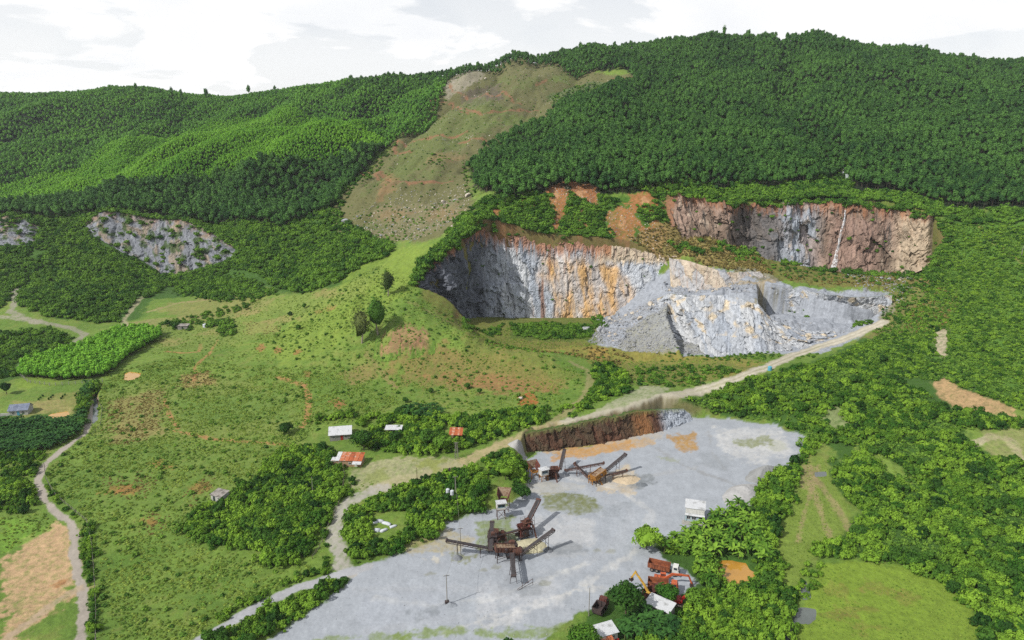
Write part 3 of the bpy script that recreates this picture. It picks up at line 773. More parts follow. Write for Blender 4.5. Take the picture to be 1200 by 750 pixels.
for P, c, k in (([(680, 510), (760, 500), (780, 512), (700, 525)], A(190, 178, 158), 0.6), ([(840, 500), (920, 505), (925, 530), (880, 545), (850, 530)], A(202, 202, 200), 0.7), ([(430, 700), (520, 690), (540, 730), (420, 740)], A(170, 176, 186), 0.5),
                ([(700, 600), (780, 590), (790, 620), (720, 640)], A(172, 178, 186), 0.5), ([(620, 600), (700, 610), (690, 640), (640, 640)], A(196, 196, 196), 0.5), ([(560, 690), (660, 680), (650, 715), (570, 725)], A(198, 200, 204), 0.5)):
    area(P, c, 4, 5, k)
for P, c, k in (([(640, 640), (670, 636), (690, 646), (650, 652)], A(126, 132, 138), 0.7), ([(735, 560), (760, 555), (770, 565), (745, 572)], A(122, 128, 132), 0.75), ([(600, 690), (630, 686), (640, 694), (610, 700)], A(132, 138, 144), 0.6), ([(480, 715), (510, 708), (520, 718), (490, 724)], A(130, 136, 142), 0.6),
                ([(780, 510), (812, 508), (818, 528), (796, 530)], A(172, 134, 74), 0.9), ([(655, 526), (700, 520), (740, 516), (745, 524), (690, 534), (650, 540)], A(190, 146, 88), 0.85), ([(860, 515), (900, 512), (905, 522), (870, 524)], A(128, 136, 88), 0.8), ([(700, 598), (740, 590), (730, 610)], A(140, 146, 152), 0.6), ([(570, 690), (600, 672), (640, 676), (600, 700)], A(140, 146, 154), 0.5), ([(820, 530), (860, 535), (850, 552), (815, 545)], A(146, 152, 158), 0.6)):
    area(P, c, 1.5, 3.0, k)
for u, v in ((700, 645), (715, 646), (640, 683), (580, 665), (505, 672), (565, 668)):
    area([(u - 7, v + 1), (u, v - 2), (u + 7, v), (u, v + 3)], A(140, 142, 128), 0.6, 1.3, 0.6)
line([(470, 745), (540, 738), (600, 745), (660, 735)], A(120, 140, 66), 2.6, 1.5, 2.5, 0.8)
line([(360, 752), (430, 747), (480, 748)], A(120, 140, 66), 1.6, 1.5, 2.0, 0.7)
# roads
QROAD = [(1035, 378), (1000, 393), (960, 406), (930, 416), (900, 430), (860, 445), (820, 457), (780, 471), (740, 484), (690, 494), (650, 501)]
line(QROAD, A(176, 170, 152), 6.5, 1.2, 1.2, 1.0, 'dirt_road')
for dv in (-1.6, 1.8):
    line([(u, v + dv) for u, v in QROAD], A(204, 198, 182), 1.3, 0.9, 0.8, 0.8)
line([(u, v + 0.1) for u, v in QROAD[2:]], A(140, 142, 96), 1.1, 1.0, 1.2, 0.55)
area([(755, 452), (790, 455), (770, 470), (735, 482), (690, 490), (720, 470)], A(176, 172, 152), 2, 2, 0.7, 'dirt_road')
line([(650, 501), (610, 512), (580, 525), (550, 540), (520, 550), (490, 558), (450, 570)], A(176, 160, 124), 6.0, 1.8, 1.8, 0.9, 'dirt_road')
area([(405, 570), (420, 545), (480, 535), (530, 540), (545, 550), (500, 565), (460, 580), (430, 580)], A(166, 162, 128), 2, 3.5, 0.85)
area([(425, 555), (450, 548), (455, 560), (430, 565)], A(136, 146, 82), 1.5, 3, 0.8)
area([(485, 540), (520, 540), (510, 552), (490, 550)], A(136, 146, 70), 1.5, 3, 0.8)
line([(450, 572), (418, 582), (402, 592), (396, 612), (394, 632), (398, 655), (408, 672)], A(172, 168, 160), 5.0, 1.2, 1.6, 0.95, 'gravel_track')
line([(430, 664), (390, 676), (340, 692), (300, 712), (260, 735), (215, 760)], A(170, 172, 176), 3.6, 0.6, 0.7, 1.0, 'gravel_road')
line([(668, 424), (688, 434), (692, 448), (684, 465), (668, 480), (645, 496)], A(150, 140, 100), 3.2, 1.2, 1.0, 0.85, 'dirt_track')
line([(480, 355), (520, 375), (560, 388)], A(136, 132, 82), 2.4, 1, 1.2, 0.7)
line([(430, 415), (445, 435), (465, 455)], A(146, 128, 86), 2.6, 1, 1.2, 0.7)
line([(112, 470), (106, 490), (100, 508), (75, 525), (52, 545), (44, 565), (52, 585), (66, 600), (82, 612), (88, 628), (87, 650), (92, 675), (98, 700), (97, 725), (92, 760)], A(168, 160, 150), 2.5, 0.6, 0.7, 1.0, 'lane')
line([(90, 690), (65, 706), (40, 725), (5, 752)], A(176, 158, 134), 2.8, 1.2, 1.2, 0.85, 'lane')
line([(15, 335), (18, 352), (12, 365), (30, 374), (60, 380), (85, 385), (100, 392), (85, 402), (50, 418), (20, 430)], A(150, 146, 130), 4.5, 1.5, 1.2, 0.95, 'dirt_track')
line([(-60, 372), (12, 372), (45, 378)], A(156, 152, 134), 5, 1.5, 1.4, 0.95, 'dirt_track')
line([(178, 342), (160, 355), (145, 375), (148, 385), (170, 384)], A(164, 156, 128), 3.4, 1.2, 1.2, 0.9, 'dirt_track')
line([(175, 365), (210, 355), (250, 350)], A(170, 152, 116), 3, 1.5, 1.4, 0.8)
area([(150, 378), (180, 374), (240, 368), (230, 380), (170, 386)], A(150, 138, 96), 2, 2, 0.7)
area([(120, 400), (200, 372), (300, 352), (400, 335), (440, 315), (430, 345), (330, 385), (220, 412)], A(126, 140, 70), 10, 10, 0.6)
area([(180, 360), (260, 345), (330, 350), (300, 365), (220, 378)], A(140, 132, 84), 6, 7, 0.6)
for u, v in ((150, 395), (250, 390), (330, 375), (380, 345), (200, 400), (290, 365)):
    area([(u - 20, v + 2), (u, v - 5), (u + 20, v - 1), (u + 3, v + 5)], A(150, 136, 88), 4, 5, 0.6)
# orange slip left
area([(0, 262), (25, 250), (45, 262), (40, 285), (20, 280), (0, 275)], A(150, 100, 72), 2, 4, 0.85)

# ------------------------------------------------------------------ the terrain sheet
def row_list():
    v = 860.0; ys = []
    while True:
        y = CAM_H / math.tan(R(PITCH) + math.atan((v - 375) / FPX))
        if y > 335:
            break
        ys.append(y)
        v -= 1.3 if v < 770 else 6
    y = ys[-1]
    while y < 1150:
        y += 0.95 if y < 500 else (1.9 if y < 800 else 3.0)
        ys.append(y)
    while y < 16000:
        y *= 1.06
        ys.append(y)
    return np.array(ys)


def build_terrain():
    ys = row_list()
    NX = 1040
    tn = np.linspace(-0.93, 0.93, NX)
    Y = np.repeat(ys[:, None], NX, 1)
    X = Y * tn[None, :]
    Z = H(X, Y)
    x = X.ravel(); y = Y.ravel(); z = Z.ravel()
    n_ = len(x)
    col = np.empty((n_, 3))
    n1 = fbm(x / 22, y / 22, 4, 0.55, 21); n2 = fbm(x / 5, y / 5, 4, 0.6, 22); n3 = fbm(x / 70, y / 70, 3, 0.5, 23)
    k = np.clip(0.5 + 0.9 * n1 + 0.35 * n3, 0, 1)[:, None]
    col[:] = C_GRASS * (1 - k) + C_GRASS2 * k
    k = np.clip(0.9 * n2 + 0.6 * n3, 0, 0.6)[:, None]
    col = col * (1 - k) + C_DRYGRASS * k
    k = np.clip(-1.3 * n2 - 0.25, 0, 0.6)[:, None]
    col = col * (1 - k) + C_DARKG * k
    far = sstep(1150, 1400, y)[:, None]
    col = col * (1 - far) + C_FOREST * far
    w1 = fbm(x / 7, y / 7, 4, 0.6, 31); w2 = fbm(x / 7, y / 7, 4, 0.6, 32)
    w3 = fbm(x / 1.9, y / 1.9, 3, 0.65, 33)
    cls = np.zeros(n_, np.int8)
    names = ['ground']
    for p in PAINT:
        P = gxy(p[1])
        w = p[7] / 2 if p[0] == 'l' else 0
        mg = w + p[3] + p[4] * 1.5 + 1
        m = np.nonzero((x > P[:, 0].min() - mg) & (x < P[:, 0].max() + mg) & (y > P[:, 1].min() - mg) & (y < P[:, 1].max() + mg))[0]
        if not len(m):
            continue
        s = poly_sd(P, x[m], y[m]) if p[0] == 'a' else w - line_d(P, x[m], y[m])
        s = s + p[4] * w1[m] * 1.6 + p[4] * 0.8 * w2[m] + min(p[4], 2.0) * 0.7 * w3[m]
        k = sstep(-p[3] / 2, p[3] / 2, s) * p[5]
        if p[5] < 0.97:
            k = k * np.clip(0.85 + 0.9 * w3[m] + 0.5 * n1[m], 0.1, 1.0)
        c = p[2] * (1 + 0.16 * n2[m] + 0.10 * w2[m])[:, None]
        col[m] = col[m] * (1 - k[:, None]) + c * k[:, None]
        if p[6]:
            if p[6] not in names:
                names.append(p[6])
            cls[m[k > 0.5]] = names.index(p[6])
    # steep earth shows through
    gz = np.gradient(Z, axis=0) / np.maximum(np.gradient(Y, axis=0), 1e-3)
    gx = np.gradient(Z, axis=1) / np.maximum(np.gradient(X, axis=1), 1e-3)
    sl = np.hypot(gz, gx).ravel()
    qs = np.zeros(n_)
    mq = (x > -110) & (x < 340) & (y > 330) & (y < 525)
    qs[mq] = sstep(-1, 3, poly_sd(QUARRY, x[mq], y[mq]))
    k = (sstep(0.9, 1.6, sl + 0.5 * n2) * sstep(520, 440, y) * 0.8 * (1 - qs))[:, None]
    ys_ = np.full(n_, -99.0)
    my = (x > -130) & (x < 150) & (y > 95) & (y < 300)
    ys_[my] = poly_sd(YARD, x[my], y[my])
    ky = sstep(-12, -6, ys_)[:, None]
    col = col * (1 - k) + (A(128, 100, 72) * (1 - ky) + A(118, 112, 76) * ky) * k
    idx = np.arange(n_).reshape(Y.shape)
    F = np.stack([idx[:-1, :-1], idx[:-1, 1:], idx[1:, 1:], idx[1:, :-1]], -1).reshape(-1, 4)
    fc = cls[F[:, 0]]
    V = np.stack([x, y, z], 1)
    for c, nm in enumerate(names):
        f = F[fc == c]
        if not len(f):
            continue
        used = np.unique(f)
        rm = np.zeros(n_, np.int32); rm[used] = np.arange(len(used))
        me = mesh_np(nm, V[used], rm[f], M_GROUND if c == 0 else M_GRAVEL, True, col[used])
        link(nm, me, kind='structure')


build_terrain()


# ------------------------------------------------------------------ rock faces
def cliff(name, top, foot, colf, seed, amp=1.0, step=0.55, cell=6.0, kind='structure', mat=None, back=2.5, streak=0.28, conv=None, ampu=None, big=1.0, off=None, wave=0.9):
    conv = conv or at
    T = np.array([conv(*p) for p in top]); B = np.array([conv(*p) for p in foot])
    L = np.concatenate([[0], np.cumsum(np.linalg.norm(np.diff((T + B) / 2, axis=0), axis=1))])
    Hm = np.linalg.norm(T - B, axis=1).mean()
    ns = max(8, int(L[-1] / step)); nt = max(8, int(Hm / step))
    s = np.linspace(0, L[-1], ns)
    Ts = np.stack([np.interp(s, L, T[:, i]) for i in range(3)], 1)
    Bs = np.stack([np.interp(s, L, B[:, i]) for i in range(3)], 1)
    tt = np.linspace(-0.14, 1.0, nt)
    P = Bs[:, None, :] * (1 - tt)[None, :, None] + Ts[:, None, :] * tt[None, :, None]
    tg = np.gradient((Ts + Bs) / 2, axis=0); tg[:, 2] = 0
    kk = max(3, int(9 / step)); kern = np.ones(kk) / kk
    for i in (0, 1):
        tg[:, i] = np.convolve(np.pad(tg[:, i], kk // 2, mode='edge'), kern, 'same')[kk // 2: kk // 2 + ns]
    nrm = np.stack([tg[:, 1], -tg[:, 0], np.zeros(ns)], 1)
    nrm /= np.linalg.norm(nrm, axis=1)[:, None] + 1e-9
    S = np.repeat(s[:, None], nt, 1); Hh = np.repeat(tt[None, :], ns, 0) * Hm
    wx = S + 3.0 * fbm(S / 6, Hh / 6, 3, 0.5, seed + 3); wy = Hh + 3.0 * fbm(S / 6, Hh / 6, 3, 0.5, seed + 4)
    sh = wx + 0.35 * wy
    d = 2.6 * big * fbm(S / 26, Hh / 40, 4, 0.55, seed)
    if off is not None:
        d = d + off(S / s[-1], np.repeat(tt[None, :], ns, 0))
    r, bx, by, ed = worley(sh / cell, wy / (cell * 2.6), seed + 1)
    d += 1.7 * (r[..., 2] - 0.5) + 1.5 * (bx * (r[..., 3] - 0.5) * 2 + by * (r[..., 1] - 0.6) * 2) - 0.35 * sstep(0.12, 0.0, ed)
    r2, bx, by, ed2 = worley(sh / (cell * 0.33), wy / (cell * 0.8), seed + 2)
    d += 0.75 * (r2[..., 2] - 0.5) + 0.7 * (bx * (r2[..., 3] - 0.5) * 2 + by * (r2[..., 1] - 0.5) * 2) - 0.12 * sstep(0.2, 0.0, ed2)
    d += 0.35 * fbm(S / 1.7, Hh / 2.2, 3, 0.6, seed + 5)
    r3, bx, by, ed3 = worley((wx + 30) / (cell * 2.4), wy / (cell * 0.9), seed + 6)
    d += 1.8 * (r3[..., 2] - 0.5) + 1.2 * by * (r3[..., 0] - 0.3)
    d *= amp
    if ampu is not None:
        d *= ampu(S / s[-1])
    fade = sstep(0, 4, np.minimum(S, s[-1] - S))
    d = d * fade
    P = P + nrm[:, None, :] * d[..., None]
    # wavy upper edge, then roll back into the hill
    P[:, :, 2] += (wave * fbm(S / 9, S * 0 + seed, 4, 0.6, seed + 7)) * np.maximum(tt[None, :], 0)
    lip = P[:, -1:, :] - nrm[:, None, :] * back + np.array([0, 0, -0.4])
    lip2 = P[:, -1:, :] - nrm[:, None, :] * (back + 2) + np.array([0, 0, -4.0])
    P = np.concatenate([P, lip, lip2], 1)
    un = S / s[-1]; tn_ = np.repeat(tt[None, :], ns, 0)
    stv = fbm(S / 1.3, Hh / 22, 4, 0.6, seed + 9)
    c = colf(un, tn_, S, Hh, r, r2, stv)
    c = c * (1 + streak * stv)[..., None] * (0.86 + 0.3 * r2[..., 0])[..., None]
    c = np.concatenate([c, c[:, -1:] * 0 + C_BUSHG, c[:, -1:] * 0 + C_BUSHG], 1)
    nn = nt + 2
    idx = np.arange(ns * nn).reshape(ns, nn)
    F = np.stack([idx[:-1, :-1], idx[1:, :-1], idx[1:, 1:], idx[:-1, 1:]], -1).reshape(-1, 4)
    me = mesh_np(name, P.reshape(-1, 3), F, mat or M_ROCK, False, np.clip(c, 0.004, 0.9).reshape(-1, 3))
    o = link(name, me, kind=kind)
    return o, P, nrm


def mixc(c, d, k):
    k = np.clip(k, 0, 1)[..., None]
    return c * (1 - k) + np.asarray(d) * k


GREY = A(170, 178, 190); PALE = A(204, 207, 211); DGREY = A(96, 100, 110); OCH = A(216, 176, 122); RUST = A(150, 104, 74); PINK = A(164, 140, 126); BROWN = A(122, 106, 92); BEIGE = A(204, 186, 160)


def col_main(u, t, S, Hh, r, r2, st):
    c = np.ones(u.shape + (3,)) * GREY
    c = mixc(c, PALE, 0.9 * r[..., 0] * (u > 0.3))
    c = mixc(c, DGREY, sstep(0.37, 0.27, u) * 0.9)  # shade of the left wall put into its rock colour
    w = 0.05 * fbm(S / 9, Hh / 14, 3, 0.5, 77) + 0.12 * (t - 0.5)
    och = sstep(0.50, 0.56, u + w) * sstep(0.84, 0.76, u + w) * sstep(0.93, 0.66, t) * (0.25 + 0.75 * sstep(-0.3, 0.3, fbm((S + 0.3 * Hh) / 7, Hh / 22, 4, 0.6, 55)))
    c = mixc(c, OCH, och)
    c = mixc(c, RUST, 0.8 * sstep(0.05, 0.35, fbm(S / 2.5, Hh / 40, 3, 0.6, 58)) * sstep(0.46, 0.52, u) * sstep(0.64, 0.56, u))
    c = mixc(c, BEIGE, sstep(0.72, 0.82, t + 0.12 * st) * sstep(0.66, 0.74, u) * 0.9)
    c = mixc(c, A(168, 116, 80), 0.85 * sstep(0.80, 0.95, t + 0.22 * st) * (u < 0.75))
    c = mixc(c, PINK, 0.6 * sstep(0.8, 0.9, t) * (u > 0.75) * sstep(0, 0.3, st))
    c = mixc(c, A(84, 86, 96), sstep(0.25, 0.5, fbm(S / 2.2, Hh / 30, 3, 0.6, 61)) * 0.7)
    return c


def col_upper(u, t, S, Hh, r, r2, st):
    c = np.ones(u.shape + (3,)) * PINK
    c = mixc(c, BROWN, r[..., 0])
    c = mixc(c, GREY, 0.9 * (sstep(0.36, 0.44, u) * sstep(0.66, 0.60, u)) * (0.4 + r[..., 1]))
    c = mixc(c, A(196, 178, 160), 0.7 * sstep(0.15, 0.4, fbm(S / 6, Hh / 10, 3, 0.6, 71)))
    c = mixc(c, A(80, 78, 76), 0.85 * sstep(0.12, 0.4, fbm(S / 3.0, Hh / 26, 4, 0.6, 72)))
    c = mixc(c, A(96, 92, 90), 0.8 * sstep(0.28, 0.34, u) * sstep(0.52, 0.44, u))  # dark grey paints the shade of the recess beside the buttress
    c = mixc(c, A(152, 126, 114), 0.75 * sstep(0.64, 0.68, u) * sstep(0.86, 0.8, u) * (t < 0.8))
    c = mixc(c, BEIGE, 0.7 * sstep(0.86, 0.92, u))
    c = mixc(c, A(150, 104, 74), 0.8 * sstep(0.80, 1, t + 0.3 * st))
    return c


def col_grey(u, t, S, Hh, r, r2, st):
    c = np.ones(u.shape + (3,)) * GREY
    c = mixc(c, PALE, r[..., 0])
    c = mixc(c, A(222, 202, 166), 0.75 * sstep(0.05, 0.35, fbm(S / 7, Hh / 7, 3, 0.5, 81)) * (t > 0.3))
    c = mixc(c, DGREY, 0.6 * sstep(0.1, 0.4, st))
    return c


def col_left(u, t, S, Hh, r, r2, st):
    c = np.ones(u.shape + (3,)) * A(138, 142, 150)
    c = mixc(c, A(160, 144, 122), 0.8 * sstep(0.05, 0.3, fbm(S / 14, Hh / 14, 3, 0.5, 85)))
    c = mixc(c, A(160, 124, 96), 0.6 * sstep(0.8, 1.0, t + 0.3 * fbm(S / 8, Hh / 8, 3, 0.5, 86)))
    c = mixc(c, A(92, 96, 100), 0.7 * sstep(0.1, 0.35, st))
    c = mixc(c, A(70, 92, 44), 0.9 * sstep(0.05, 0.2, fbm(S / 10, Hh / 8, 4, 0.6, 87)))
    return c


def col_bank(u, t, S, Hh, r, r2, st):
    c = np.ones(u.shape + (3,)) * A(98, 68, 54)
    c = mixc(c, A(84, 74, 58), r[..., 0])
    c = mixc(c, A(150, 106, 66), sstep(0.56, 0.64, u) * sstep(0.72, 0.68, u) * 0.7)
    c = mixc(c, GREY, sstep(0.74, 0.82, u))
    c = mixc(c, A(110, 116, 66), 0.6 * sstep(0.8, 1, t + 0.3 * st))
    return c


def fpt(u, v, Y, d=0.0):
    return (u, v, Y)


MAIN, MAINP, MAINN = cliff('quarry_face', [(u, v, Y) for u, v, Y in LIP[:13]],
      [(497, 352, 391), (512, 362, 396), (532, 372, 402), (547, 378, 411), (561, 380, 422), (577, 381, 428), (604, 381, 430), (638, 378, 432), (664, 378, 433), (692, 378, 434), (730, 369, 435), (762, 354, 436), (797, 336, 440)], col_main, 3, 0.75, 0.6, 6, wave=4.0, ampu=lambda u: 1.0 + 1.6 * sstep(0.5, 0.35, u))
UPP, UPPP, UPPN = cliff('upper_cliff', [(768, 262, 478), (776, 228, 496), (798, 226, 498), (820, 231, 499), (850, 236, 499), (880, 240, 497), (905, 240, 501), (930, 236, 502), (985, 236, 502), (1040, 243, 492), (1070, 248, 482), (1096, 256, 472)],
      [(772, 295, 466), (785, 300, 472), (806, 296, 478), (828, 292, 482), (858, 300, 482), (886, 306, 480), (902, 312, 488), (930, 316, 490), (980, 322, 484), (1035, 318, 474), (1066, 312, 466), (1094, 302, 460)], col_upper, 13, 1.4, 0.65, 8, wave=7.0, big=2.2, back=9.0, off=lambda u, t: 6.5 + 4.5 * np.exp(-((u - 0.29) / 0.045) ** 2) - 6.5 * np.exp(-((u - 0.39) / 0.05) ** 2) + 3.5 * np.exp(-((u - 0.12) / 0.04) ** 2) + 3 * np.exp(-((u - 0.74) / 0.09) ** 2) - 3 * np.exp(-((u - 0.62) / 0.03) ** 2) - 3 * np.exp(-((u - 0.9) / 0.04) ** 2))
cliff('bench_face', BENCH_TOP, BENCH_FOOT, col_grey, 23, 0.6, 0.5, 5, conv=atz)
cliff('rock_bluff', BLUFF_TOP, BLUFF_FOOT, col_grey, 33, 1.1, 0.5, 6, conv=atz)
BAND, BANDP, BANDN = cliff('upper_band', [(784, 302, 447), (808, 306, 440), (830, 313, 434), (850, 319, 432), (880, 319, 438), (902, 318, 444)],
      [(786, 336, 432), (808, 338, 424), (826, 340, 419), (850, 341, 419), (880, 338, 424), (904, 332, 434)], lambda u, t, S, Hh, r, r2, st: mixc(mixc(np.ones(u.shape + (3,)) * BEIGE, GREY, r[..., 0] * 0.8), PINK, 0.8 * sstep(0.1, 0.4, st)), 43, 0.7, 0.5, 5)
def skin(u, v, _):
    g_ = np.array(ground(u, v)); return tuple(g_ + (np.array([0, 0, CAM_H]) - g_) * 0.0003)


cliff('earth_bank', [(440, 396, 352), (452, 386, 354), (466, 379, 356), (480, 380, 354), (496, 388, 348), (510, 398, 342)],
      [(438, 420, 336), (452, 419, 335), (466, 416, 335), (480, 416, 334), (496, 414, 333), (510, 412, 333)], lambda u, t, S, Hh, r, r2, st: mixc(mixc(np.ones(u.shape + (3,)) * A(160, 124, 92), A(126, 104, 74), r[..., 0]), A(104, 138, 52), np.maximum.reduce([0.95 * sstep(0.7, 1.0, t + 0.6 * st), 0.95 * sstep(0.35, 0.05, t + 0.5 * st), sstep(0.22, 0.02, u + 0.15 * st), sstep(0.78, 0.98, u - 0.15 * st)])), 93, 0.3, 0.45, 3, streak=0.5, conv=skin, back=0.6)
OUT1, OUT1P, OUT1N = cliff('rock_outcrop', OUT_A[0], OUT_A[1], col_left, 53, 1.2, 0.8, 9, off=lambda u, t: 1.5 + 0 * u, back=4)
OUT2, OUT2P, OUT2N = cliff('rock_outcrop', OUT_B[0], OUT_B[1], col_left, 63, 1.2, 0.8, 7, off=lambda u, t: 1.5 + 0 * u, back=4)
_bf = [atz(u, v, -0.3) for u, v in ((618, 531), (642, 530), (682, 525), (716, 519), (748, 512), (780, 504), (812, 494))]
_bt = [(p[0] - 0.8, p[1] + 3.5 + 0.5 * i, z) for i, (p, z) in enumerate(zip(_bf, (6.0, 7.2, 8.0, 8.4, 8.2, 6.4, 3.0)))]
cliff('earth_bank', _bt, _bf, col_bank, 73, 0.5, 0.4, 2.6, conv=lambda *p: p, back=3.0)

# ------------------------------------------------------------------ plants
L_FOREST = leaf_mat('forest_leaf', A(46, 88, 44), A(100, 148, 66), 75, 0.5)
L_YOUNG = leaf_mat('plantation_leaf', A(80, 146, 42), A(152, 210, 66), 90, 0.35)
L_LEFT = leaf_mat('hill_leaf', A(56, 112, 46), A(134, 192, 72), 80, 0.4)
L_BUSH = leaf_mat('bush_leaf', A(60, 108, 32), A(144, 186, 60), 14)
L_SCRUB = leaf_mat('scrub_leaf', A(54, 98, 34), A(120, 164, 56), 30)
L_GRASS = leaf_mat('grass_blade', A(108, 144, 54), A(162, 186, 82), 18)
L_BANANA = leaf_mat('banana_leaf', A(66, 112, 32), A(138, 180, 62), 12)
L_DARK = leaf_mat('dark_banana_leaf', A(34, 74, 34), A(72, 118, 52), 12)
L_TREE = leaf_mat('broad_leaf', A(38, 78, 28), A(84, 128, 44), 5)
L_OLIVE = leaf_mat('olive_leaf', A(70, 92, 44), A(112, 124, 66), 6)
L_DRY = leaf_mat('dry_leaf', A(120, 110, 60), A(164, 148, 88), 9)
M_BARK = flat_mat('bark', A(104, 92, 76), 0.95, 0.4, 1.5)
M_BARKP = flat_mat('pale_bark', A(168, 158, 140), 0.95, 0.35, 1.5)


def ico(sub):
    bm = bmesh.new()
    bmesh.ops.create_icosphere(bm, subdivisions=sub, radius=1.0)
    V = np.array([v.co[:] for v in bm.verts]); F = np.array([[v.index for v in f.verts] for f in bm.faces])
    bm.free()
    return V, F


ICO1 = ico(1); ICO2 = ico(2); ICO3 = ico(3)


class Geo:
    def __init__(self):
        self.v = []; self.n = []; self.f3 = []; self.m = []; self.k = 0

    def add(self, V, F, N=None, mat=0):
        V = np.asarray(V, float); F = np.asarray(F, int)
        if F.shape[1] == 4:
            F = np.concatenate([F[:, [0, 1, 2]], F[:, [0, 2, 3]]])
        self.v.append(V); self.n.append(N if N is not None else np.zeros_like(V))
        self.f3.append(F + self.k); self.m.append(np.full(len(F), mat)); self.k += len(V)
        return self

    def mesh(self, name, mats, smooth=True, custom=True):
        V = np.concatenate(self.v); F = np.concatenate(self.f3); N = np.concatenate(self.n); mi = np.concatenate(self.m)
        if custom:
            gn = np.cross(V[F[:, 1]] - V[F[:, 0]], V[F[:, 2]] - V[F[:, 0]])
            fl = (gn * (N[F[:, 0]] + N[F[:, 1]] + N[F[:, 2]])).sum(1) < 0
            F[fl] = F[fl][:, ::-1]
        me = mesh_np(name, V, F, None, smooth)
        for m in mats:
            me.materials.append(m)
        me.polygons.foreach_set('material_index', mi.astype(np.int32))
        if custom:
            me.normals_split_custom_set_from_vertices(N.tolist())
        return me


def tube(P, r, seg=6):
    """tapered tube along points P with radii r"""
    P = np.asarray(P, float); n = len(P)
    tg = np.gradient(P, axis=0); tg /= np.linalg.norm(tg, axis=1)[:, None] + 1e-9
    a = np.cross(tg, [0.31, 0.95, 0.05]); a /= np.linalg.norm(a, axis=1)[:, None] + 1e-9
    b = np.cross(tg, a)
    th = np.linspace(0, 2 * np.pi, seg, endpoint=False)
    N = a[:, None, :] * np.cos(th)[None, :, None] + b[:, None, :] * np.sin(th)[None, :, None]
    V = P[:, None, :] + N * np.asarray(r, float)[:, None, None]
    idx = np.arange(n * seg).reshape(n, seg)
    nx = np.roll(idx, -1, 1)
    F = np.stack([idx[:-1], nx[:-1], nx[1:], idx[1:]], -1).reshape(-1, 4)
    return V.reshape(-1, 3), F, N.reshape(-1, 3)


def crown_geo(rng, rx, rz, zc, nl, ls, lobes=9, lobe_r=0.5, core=0.62, flat=0.0, asp=1.6, rough=0.42, spread=0.35):
    """leaf sprays spread over a cluster of lobes round a dark leafy core"""
    g = Geo()
    d = rng.normal(size=(lobes, 3)); d /= np.linalg.norm(d, axis=1)[:, None]
    d[:, 2] = np.abs(d[:, 2]) * (1 - flat) - 0.25 + 0.1 * rng.random(lobes)
    C = d * np.array([rx, rx, rz]) * (0.45 + spread * rng.random(lobes))[:, None]
    C[0] = (0, 0, rz * 0.45)
    lr = lobe_r * (0.7 + 0.6 * rng.random(lobes)) * min(rx, rz)
    V, F = ICO2
    w = 1 + 0.22 * np.sin(V[:, 0] * 5 + rng.random() * 6) * np.cos(V[:, 1] * 4 + rng.random() * 6) + 0.1 * rng.normal(size=len(V))
    g.add(V * w[:, None] * np.array([rx, rx, rz]) * core + [0, 0, zc], F, V)
    li = rng.integers(0, lobes, nl)
    q = rng.normal(size=(nl, 3)); q[:, 2] += 0.35; q /= np.linalg.norm(q, axis=1)[:, None]
    P = C[li] + q * (lr[li] * (0.65 + 0.5 * rng.random(nl)))[:, None] * np.array([1, 1, max(1.0, min(1.35, rz / rx))])
    n = q * 0.55 + P / np.array([rx, rx, rz]) * 0.4 + rng.normal(size=(nl, 3)) * rough
    n[:, 2] += 0.12
    n /= np.linalg.norm(n, axis=1)[:, None]
    t = np.cross(n, rng.normal(size=(nl, 3))); t /= np.linalg.norm(t, axis=1)[:, None]
    b = np.cross(n, t)
    s = ls * (0.6 + 0.8 * rng.random(nl))
    qd = np.array([[-1, -.35], [0.1, -.75], [1, .1], [0, .75]])
    Vq = P[:, None, :] + (t[:, None, :] * qd[None, :, 0, None] * asp * 0.5 + b[:, None, :] * qd[None, :, 1, None] * 0.8) * s[:, None, None]
    Vq = Vq.reshape(-1, 3) + [0, 0, zc]
    Fq = np.arange(nl * 4).reshape(-1, 4)
    g.add(Vq, Fq, np.repeat(n, 4, 0))
    return g


def trunk_geo(rng, h, r, limbs=3, spread=1.6, seg=6):
    g = Geo()
    P = np.array([[0, 0, -0.6], [0.02 * h * rng.normal(), 0.02 * h * rng.normal(), h * 0.35], [0.04 * h * rng.normal(), 0.04 * h * rng.normal(), h * 0.7], [0.05 * h * rng.normal(), 0.05 * h * rng.normal(), h]])
    g.add(*tube(P, [r, r * 0.8, r * 0.6, r * 0.2], seg))
    for i in range(limbs):
        a = rng.random() * 6.28; z0 = h * (0.45 + 0.3 * rng.random())
        b = np.array([np.interp(z0, P[:, 2], P[:, 0]), np.interp(z0, P[:, 2], P[:, 1]), z0])
        e = b + np.array([math.cos(a) * spread, math.sin(a) * spread, h * 0.28])
        g.add(*tube([b, (b + e) / 2 + [0, 0, -0.15], e], [r * 0.45, r * 0.3, r * 0.1], 5))
    return g


class Kind:
    """one plant kind in several shapes: separate trunk and crown meshes, and one joined for the masses"""
    def __init__(self, name, nvar, leaf, bark, fn):
        self.name = name; self.trunk = []; self.crown = []; self.both = []
        for i in range(nvar):
            rng = np.random.default_rng(hash_(name) + i)
            tg, cg = fn(rng)
            cm = cg.mesh(name + '_crown', [leaf])
            self.crown.append(cm)
            if tg is not None:
                self.trunk.append(tg.mesh(name + '_trunk', [bark]))
                j = Geo(); j.v, j.n, j.f3, j.m, j.k = list(cg.v), list(cg.n), list(cg.f3), list(cg.m), cg.k
                for a, b, c in zip(tg.v, tg.n, [tg]):
                    pass
                off = cg.k
                j.v += tg.v; j.n += tg.n; j.f3 += [f + off for f in tg.f3]; j.m += [m * 0 + 1 for m in tg.m]
                self.both.append(j.mesh(name, [leaf, bark]))
            else:
                self.both.append(cm)


